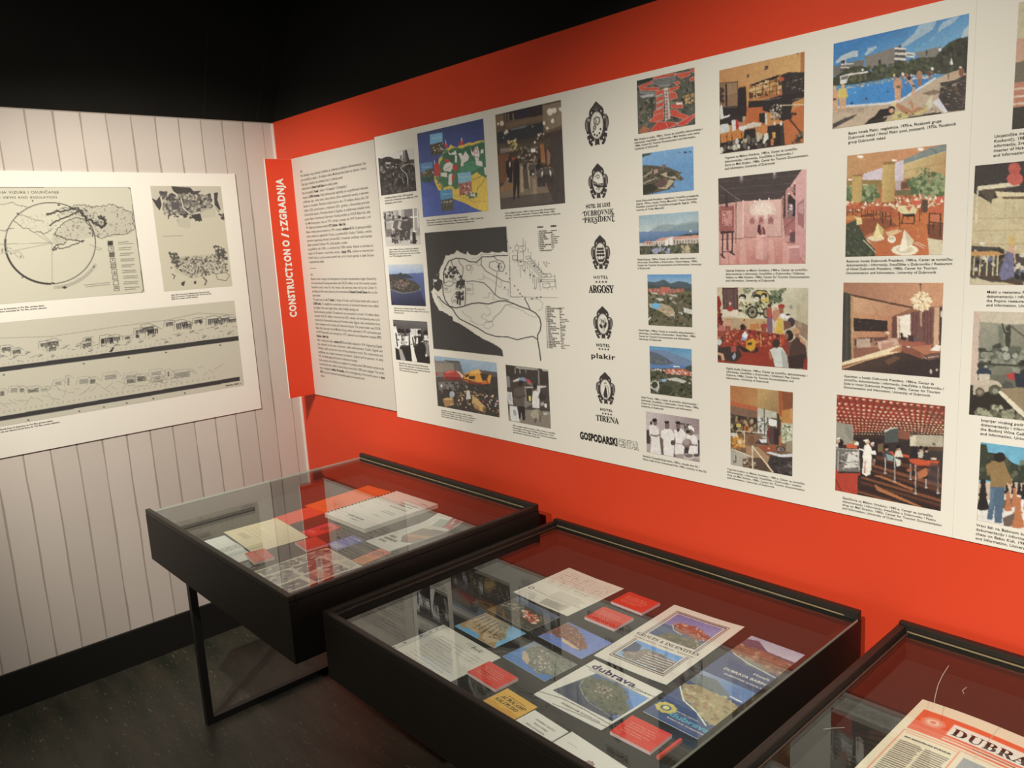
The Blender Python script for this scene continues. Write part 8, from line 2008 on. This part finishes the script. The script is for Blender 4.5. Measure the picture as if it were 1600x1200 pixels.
def d_dubrava(c):
    c.P((206, 196, 174), (0, 0), (100, 0), (100, 100), (0, 100), n=2)
    c.P((82, 118, 168), (22, 22), (97, 22), (97, 80), (10, 80), (14, 60), g=((66, 72, 84), (90, 25), (30, 80)))
    c.P((60, 66, 78), (10, 80), (14, 55), (40, 30), (97, 78), (97, 80), n=3)
    c.P((96, 140, 184), (70, 22), (97, 22), (97, 46), (84, 36))
    land(c, [(16, 38), (20, 30), (32, 30), (36, 24), (54, 23), (70, 28), (78, 32), (86, 44), (94, 48), (97, 62), (90, 72), (82, 68), (74, 73), (60, 66), (52, 68), (40, 60), (34, 62), (26, 50), (20, 48)], [(92, 94, 72), (76, 82, 62), (112, 106, 82), (66, 72, 56)], 130, (1.4, 4))
    c.N([(170, 150, 124), (150, 120, 96)], 26, (.8, 2), (34, 36), (60, 34), (72, 50), (50, 54))
    c.L((176, 170, 150), .6, (20, 40), (26, 54), (42, 64), (56, 70), (76, 72), (92, 74), (97, 62))
    c.photo((5, 18, 98, 84))
    c.P((206, 196, 174), (97, 0), (100, 0), (100, 100), (97, 100)).P((206, 196, 174), (0, 80), (100, 80), (100, 100), (0, 100)).P((206, 196, 174), (0, 0), (22, 22), (10, 80), (0, 100))
    K = (56, 50, 50)
    c.L(K, .8, (0, 17), (30, 19), (60, 20), (100, 14)).L(K, .8, (10, 21), (97, 21)).L(K, 1, (0, 92), (30, 84), (60, 83), (100, 86)).L(K, .8, (28, 98), (60, 94), (100, 92))


def d_groups(c):
    c.P((206, 192, 168), (0, 0), (100, 0), (100, 100), (0, 100), n=2)
    K = (60, 52, 52)
    c.P((98, 108, 150), (18, 11.5), (82, 11.5), (82, 50), (18, 50), g=((128, 134, 164), (40, 11), (50, 30)))
    c.P((66, 86, 112), (18, 30), (82, 30), (82, 50), (18, 50))
    land(c, [(30, 24), (44, 21), (60, 22), (82, 28), (82, 36), (60, 36), (40, 34), (32, 30)], [(150, 84, 62), (170, 120, 84), (120, 76, 56), (190, 160, 130)], 70, (1, 2.6))
    land(c, [(36, 40), (60, 37), (82, 40), (82, 50), (30, 50)], [(92, 92, 66), (120, 104, 80), (160, 140, 110), (76, 80, 58)], 60, (1, 2.6))
    c.L((190, 176, 150), 1, (28, 28), (36, 34), (50, 37))
    c.P((86, 136, 186), (18, 63.5), (82, 63.5), (82, 88.5), (18, 88.5), g=((126, 166, 196), (50, 63), (50, 74)))
    land(c, [(18, 76), (36, 70), (60, 69), (82, 72), (82, 88.5), (26, 88.5)], [(134, 118, 100), (110, 96, 84), (160, 146, 128), (90, 92, 76)], 80, (1, 2.6))
    c.P((70, 84, 100), (18, 66), (30, 68), (34, 76), (18, 84))
    for i in range(5):
        c.L((206, 194, 176), .8, (44, 74 + i * 3), (80, 73 + i * 3))
        c.L((96, 84, 74), .8, (44, 75.4 + i * 3), (80, 74.4 + i * 3))
    c.photo((17, 11, 83, 89))
    for q in ((17, 50, 83, 63.5), (17, 10.5, 18, 89), (82, 10.5, 83, 89), (17, 88.5, 83, 89.2)):
        c.R((206, 192, 168), *q)
    for x0, y0, x1, y1, wd in ((13, 8, 87, 52, .9), (13, 62, 87, 92, .9), (15.5, 9.8, 84.5, 52, 1.4), (15.5, 62, 84.5, 90, 1.4)):
        if y0 < 30:
            c.L(K, wd, (x0, y1), (x0, y0), (x1, y0), (x1, y1))
        else:
            c.L(K, wd, (x0, y0), (x0, y1), (x1, y1), (x1, y0))


def d_hotels(c):
    c.P((66, 78, 104), (0, 0), (100, 0), (100, 100), (0, 100), n=3)
    c.P((148, 148, 160), (0, 0), (100, 0), (100, 22), (0, 22), g=((170, 166, 168), (0, 0), (0, 22)))
    c.P((84, 74, 88), (0, 10), (18, 6), (44, 20), (100, 22), (100, 30), (0, 30))
    land(c, [(0, 24), (40, 22), (100, 28), (100, 56), (60, 54), (0, 44)], [(132, 92, 72), (112, 84, 66), (90, 84, 62), (160, 132, 104)], 90, (2, 5))
    c.P((110, 120, 104), (20, 46), (60, 50), (80, 58), (40, 58), a=.8).L((190, 176, 146), 1.6, (10, 47), (40, 54), (100, 62))


def d_bluedub(c):
    c.P((58, 74, 108), (0, 0), (100, 0), (100, 100), (0, 100), n=3)
    c.P((140, 146, 156), (0, 0), (100, 0), (100, 26), (0, 24), n=3, g=((84, 116, 156), (0, 0), (40, 28))).P((96, 104, 100), (0, 8), (30, 6), (70, 24), (0, 26))
    land(c, [(0, 34), (20, 26), (60, 26), (100, 34), (100, 70), (80, 74), (50, 62), (20, 56)], [(150, 132, 90), (170, 152, 108), (120, 112, 80), (140, 100, 72)], 110, (2, 5))
    c.L((206, 196, 160), 1.8, (0, 40), (24, 58), (54, 66), (80, 78)).L((214, 220, 226), 1.6, (66, 22), (84, 23))
    for k in range(9):
        c.E((190, 170, 80), 18 + 11 * math.cos(k * .7), 80 + 6 * math.sin(k * .7), 5, 3)
    c.E((190, 170, 80), 18, 80, 12, 6.5).E((70, 84, 116), 18, 80, 8, 4.6).E((196, 186, 110), 18, 80, 5, 3)


def d_np3(c):
    c.P((226, 204, 160), (0, 0), (100, 0), (100, 100), (0, 100), n=2)
    O_ = (222, 92, 52)
    c.P(O_, (6, 9), (100, 9), (100, 30), (6, 30)).P((230, 214, 184), (28, 13), (100, 13), (100, 24), (28, 24))
    for r_, col in ((8, (228, 120, 84)), (6, (232, 150, 116)), (4, (236, 190, 150)), (2, (226, 120, 84))):
        c.E(col, 17, 18, r_, r_ * .6)
    c.L((240, 200, 160), .7, (28, 26), (100, 26)).L((240, 190, 150), 1.2, (28, 28), (100, 28))
    c.L((226, 120, 84), .7, (6, 32), (100, 32)).L((226, 130, 92), 1, (6, 32), (6, 100)).L((226, 120, 84), 1, (41, 33), (41, 100)).L((226, 140, 100), .6, (8, 34), (40, 34))
    c.P((150, 146, 134), (45, 36), (100, 36), (100, 60), (45, 60), n=6).P((110, 108, 102), (45, 46), (70, 42), (100, 48), (100, 60), (45, 60), n=8).P((84, 82, 80), (50, 52), (80, 50), (95, 60), (50, 60))
    c.L((190, 172, 138), .8, (50, 0), (50, 34))
    for k in range(2):
        for i in range(34):
            y = 42 + i * 1.7
            c.L((104, 92, 76), .9, (9 + k * 16, y), (23.5 + k * 16 - c.r.rand() * 2, y), a=.85)
    for i in range(22):
        c.L((110, 98, 80), .9, (45, 64 + i * 1.7), (98, 64 + i * 1.7), a=.8)


# the first case
Item('white_doc', 'letter', 'white folded typed letter at the front left edge of the first case', 'letter', d_white_doc, grow=(0, 0, 0, .022), turn=-3, curl=lambda u, v: .004 * np.exp(-((u - .5) / .12) ** 2), white=PW)
Item('cream_letter', 'letter', 'cream handwritten letter in the first case behind the small red cards', 'letter', d_cream, t=.001, lift=.0062, turn=-4, white=PW, curl=lambda u, v: .002 * np.sin(u * 3.1))
GR = 'red caption cards in the display cases'


def red_card(key, label, lift=0.0, n=5, t=.007):
    i = Item(key, 'caption_card', label, 'caption card', d_red, t=t, lift=lift, side=(206, 170, 160), group=GR, mat='print', white=(205, 195, 175))
    if n:
        i.text([('Brošura HTC Dubrava – Babin kuk,', 14, 30, 4.2, 60, .01), ('1976., privatna zbirka, Dubrovnik', 14, 40, 4.2, 66, .01), ('ustupio Državni arhiv u Dubrovniku', 14, 50, 4.2, 70, .01), ('Brochure, 1976, private collection', 14, 64, 4.2, 64, .01), ('courtesy of State Archives', 14, 74, 4.2, 50, .01)][:n], 'ink_pale')
    return i


red_card('red_a', 'pale lit red caption card between the white and cream letters', .0085, 3)
red_card('red_b', 'red caption card beside the right corner of the cream letter', .0085, 0)
Item('pink_brochure', 'brochure', 'plain red brochure tucked under the orange folder in the first case', 'brochure', d_pink, t=.002, white=PW, side=(190, 70, 50), turn=3)
Item('orange_folder', 'folder', 'large orange folder lying under the spiral bound document', 'folder', d_orange, t=.003, lift=.0026, white=PW, side=(200, 80, 36), turn=4.4)
sp = Item('spiral', 'spiral_document', 'thick white spiral bound document with typed black title in the first case', 'document', d_spiral, t=.014, lift=.006, white=PW, side=(196, 186, 164), turn=1.2)
sp.text([('INVESTICIJA', 94, 12, 6.5, None, .03, .02, 'R'), ('NOVOIZGRAĐENI HOTELSKI', 90, 24, 7, None, .05, .02, 'R'), ('KOMPLEKS, TURIZAM', 86, 29.5, 7, None, .05, .02, 'R'), ('HTC BABIN KUK PROJEKT', 90, 39, 8, None, .06, .02, 'R'), ('UTICAJ NA OKOLINU', 84, 52, 5.5, None, .03, .02, 'R'), ('I ZAŠTITA PRIRODE, KNJIGA 2', 90, 56, 5.5, None, .03, .02, 'R'), ('DUBROVNIK, 1972', 80, 68, 5.5, None, .03, .02, 'R'), ('PROGRAM PRODUKCIJE', 70, 86, 8, None, .06, .02, 'R'), ('Tehnički opis', 66, 91.5, 7, None, .03, .02, 'R'), ('predmet i opseg rada', 16, 42, 4.5, None, .01), ('nositelj zadatka', 12, 60, 4.5, None, .01)], 'ink')
# black plastic comb binding down the left edge
hw, hh = sp.w, sp.h
for k in range(21):
    y = hh / 2 - .012 - k * (hh - .024) / 20
    me = bpy.data.meshes.new('binding_ring')
    V, F = [], []
    for q in range(9):
        a = math.pi * 2 * q / 8 - .4
        for r_ in (.0085, .0072):
            for dy in (-.0035, .0035):
                V.append((-hw / 2 + .003 + math.cos(a) * r_ * .75, y + dy, .0085 + math.sin(a) * r_))
    for q in range(8):
        o_ = q * 4
        F += [(o_, o_ + 4, o_ + 5, o_ + 1), (o_ + 2, o_ + 3, o_ + 7, o_ + 6), (o_, o_ + 2, o_ + 6, o_ + 4), (o_ + 1, o_ + 5, o_ + 7, o_ + 3)]
    me.from_pydata(V, [], F)
    link('binding_ring', me, M['steel'], sp.o)
Item('red_emblem', 'leaflet', 'small bright red leaflet with dark crest beside the spiral document', 'leaflet', d_red_emblem, t=.004, white=PW, side=(190, 60, 60))
Item('blue_leaflet', 'leaflet', 'small blue leaflet in front of the spiral document', 'leaflet', d_blue, t=.004, white=PW, side=(110, 120, 170)).text([('TURISTIČKI CENTAR', 18, 84, 4, 70, .04), ('BABIN KUK', 40, 14, 4, 50, .04)], 'ink_white')
Item('orange_emblem', 'leaflet', 'narrow orange leaflet with dark crest by the front right rail', 'leaflet', d_orange_emblem, t=.003, white=PW, side=(180, 100, 60), turn=6)
mg = Item('magazine', 'magazine', 'open magazine with photographs and black headline at the first case right rail', 'magazine', d_magazine, t=.003, lift=.0, white=PW, turn=-2, curl=lambda u, v: .016 * np.clip(1 - v * 3, 0, 1) ** 2 + .004 * u)
mg.text([('DIKA', 14, 74, 15, None, .06), ('BABINOG', 14, 81, 15, None, .06), ('KUKA', 14, 88, 15, None, .06)], 'ink')
Item('newspaper', 'newspaper', 'newspaper page full of grey photographs at the front of the first case', 'newspaper', d_newspaper, t=.0012, grow=(0, 0, 0, .02), white=PW, lift=.001, turn=-1.5, curl=lambda u, v: .0015 + .0015 * np.sin(v * 6))
Item('dark_photo', 'photograph', 'small dark photograph at the front rail of the first case', 'photograph', d_dark, t=.0006, lift=.0022, white=PW, turn=-4, photo=True)

# the middle case
PC = 'colour postcards in the middle case'
Item('letter', 'letter', 'handwritten letter in a punched plastic sleeve in the middle case', 'letter', d_letter, grow=(0, 0, 0, .03), turn=-2.6, white=(200, 192, 168)).text([(serif('Ivek', True), 62, 12, 16, 16, .0)], 'ink_grey')
Item('pc_parking', 'postcard', 'postcard of sandy rows of parked cars above turquoise water', 'postcard', d_parking, t=.0006, lift=.0, group=PC, turn=-3, curl=lambda u, v: .002 * u, photo=True)
Item('pc_roofs', 'postcard', 'dark green postcard of red roofs among trees', 'postcard', d_roofs_pc, t=.0006, group=PC, turn=-4.2, photo=True)
Item('pc_peninsula', 'postcard', 'postcard of a brown peninsula in violet blue sea', 'postcard', d_peninsula, t=.0006, group=PC, photo=True)
Item('pc_coast', 'postcard', 'postcard of a grey green coast with hotels above blue sea', 'postcard', d_coast, t=.0006, group=PC, photo=True)
Item('form_doc', 'form', 'creased white printed form with ruled table at the back of the middle case', 'form', d_form, turn=-1.5, curl=lambda u, v: .004 * np.abs(u - .5) + .002 * np.abs(v - .5)).text([('HOTEL DUBROVNIK', 14, 78, 3.6, 26, .04)], 'ink')
red_card('red1', 'red caption card nearest the back rail of the middle case')
red_card('red2', 'red caption card between the white form and the groups brochure')
red_card('red3', 'red caption card between the handwritten letter and the yellow camp leaflet')
ac = Item('autocamp', 'leaflet', 'yellow leaflet titled AUTOCAMP SOLITUDO at the front of the middle case', 'leaflet', d_autocamp, t=.0015, white=(196, 188, 166), side=(170, 130, 60), turn=-3)
ac.text([('INTERNATIONAL', 26, 22, 5, 56, .0), (serif('AUTOCAMP', True), 14, 37, 14, 78, .008), (serif('SOLITUDO', True), 10, 53, 14, 72, .008)], 'ink')
wc = Item('welcome', 'welcome_card', 'white card with a greeting in five languages at the front rail', 'card', d_plain, t=.002, turn=-3.4, grow=(0, 0, 0, .01), white=(200, 192, 170))
wc.text([(serif('DOBRO DOŠLI'), 26, 26, 7, 56, .0, .02), (serif('WELCOME'), 32, 40, 7, 40, .0, .02), (serif('WILLKOMMEN'), 22, 54, 7, 54, .0, .02), (serif('BIENVENUS'), 28, 68, 7, 44, .0, .02), (serif('BENVENUTI'), 26, 82, 7, 46, .0, .02)], 'ink_grey')
ec = Item('emblem_card', 'card', 'white card with small red crest beside the greeting card', 'card', d_embcard, t=.002, turn=-4.3, grow=(0, .02, 0, .01), white=(200, 192, 170))
db = Item('dubrava', 'brochure', 'square white brochure titled dubrava with island photograph', 'brochure', d_dubrava, t=.0015, lift=.0, turn=-.8, white=(206, 196, 174), curl=lambda u, v: .008 * np.clip((u + v - 1.3), 0, 1) ** 1.5)
db.text([('dubrava', 8, 16, 27, 64, .03, .02)], 'ink_purple')
db.text([(serif('BABIN KUK'), 72, 15.5, 5, 24, .01), (serif('DUBROVNIK YUGOSLAVIA'), 34, 92, 7, 56, .01, .04)], 'ink')
gp = Item('groups', 'brochure', 'tall white brochure titled GROUPS & INCENTIVES with two framed photographs', 'brochure', d_groups, t=.0015, lift=.0, turn=2, white=(206, 194, 172), curl=lambda u, v: .012 * np.clip(u - .45, 0, 1) ** 2 + .004 * np.clip(.3 - v, 0, 1))
gp.text([(serif('GROUPS & INCENTIVES'), 7, 56.5, 17, 86, .006), (serif('DUBRAVA HOTELS – DUBROVNIK – YUGOSLAVIA'), 9, 60.5, 7, 82, .0)], 'ink')
ht = Item('hotels', 'brochure', 'blue brochure reading Hotels DUBRAVA BABIN KUK by the right edge', 'brochure', d_hotels, t=.0012, turn=0, grow=(0, .022, 0, 0), white=(200, 190, 172), photo=True)
ht.text([('Hotels', 62, 71, 14, None, .01), ('DUBRAVA BABIN KUK', 22, 81, 13, 100 * .9, .02), ('DUBROVNIK JUGOSLAVIJA', 30, 89, 8.5, 72, .02)], 'ink_white')
bd = Item('blue_dubrava', 'brochure', 'dark blue brochure with yellow crest and light blue word dubrava', 'brochure', d_bluedub, t=.0012, turn=-.5, grow=(0, .036, 0, 0), lift=.002, white=(200, 190, 172), photo=True)
bd.text([('TURISTIČKI CENTAR', 28, 79, 5, 40, .01), ('BABIN KUK DUBROVNIK', 32, 93, 6, 60, .01)], 'ink_white')
bd.text([('dubrava', 30, 88, 20, 62, .03, .0)], 'ink_cyan', tilt=0.0)
red_card('red4', 'red caption card in front of the dark blue brochure')
Item('red5', 'caption_strip', 'thin red strip standing beside the front right caption card', 'caption card', d_red, t=.006, side=(196, 90, 70), mat='print', turn=0, white=(205, 195, 175))

# the right hand case
n3 = Item('newspaper3', 'newspaper', 'yellowed newspaper titled DUBRAVA with orange masthead in the right hand case', 'newspaper', d_np3, t=.002, turn=-1, grow=(0, .10, 0, .10), white=(215, 200, 170), curl=lambda u, v: .003 + .003 * np.sin(u * 5))
n3.text([(serif('DUBRAVA'), 30, 22.5, 36, 62, .008, .02)], 'ink')
n3.text([('PRVI SAMOUPRAVNI SPORAZUM', 9, 38.5, 6.5, 29, .06), ('GLASILO RADNIKA HTC DUBRAVA – BABIN KUK', 46, 27.2, 4, 40, .02)], 'ink')
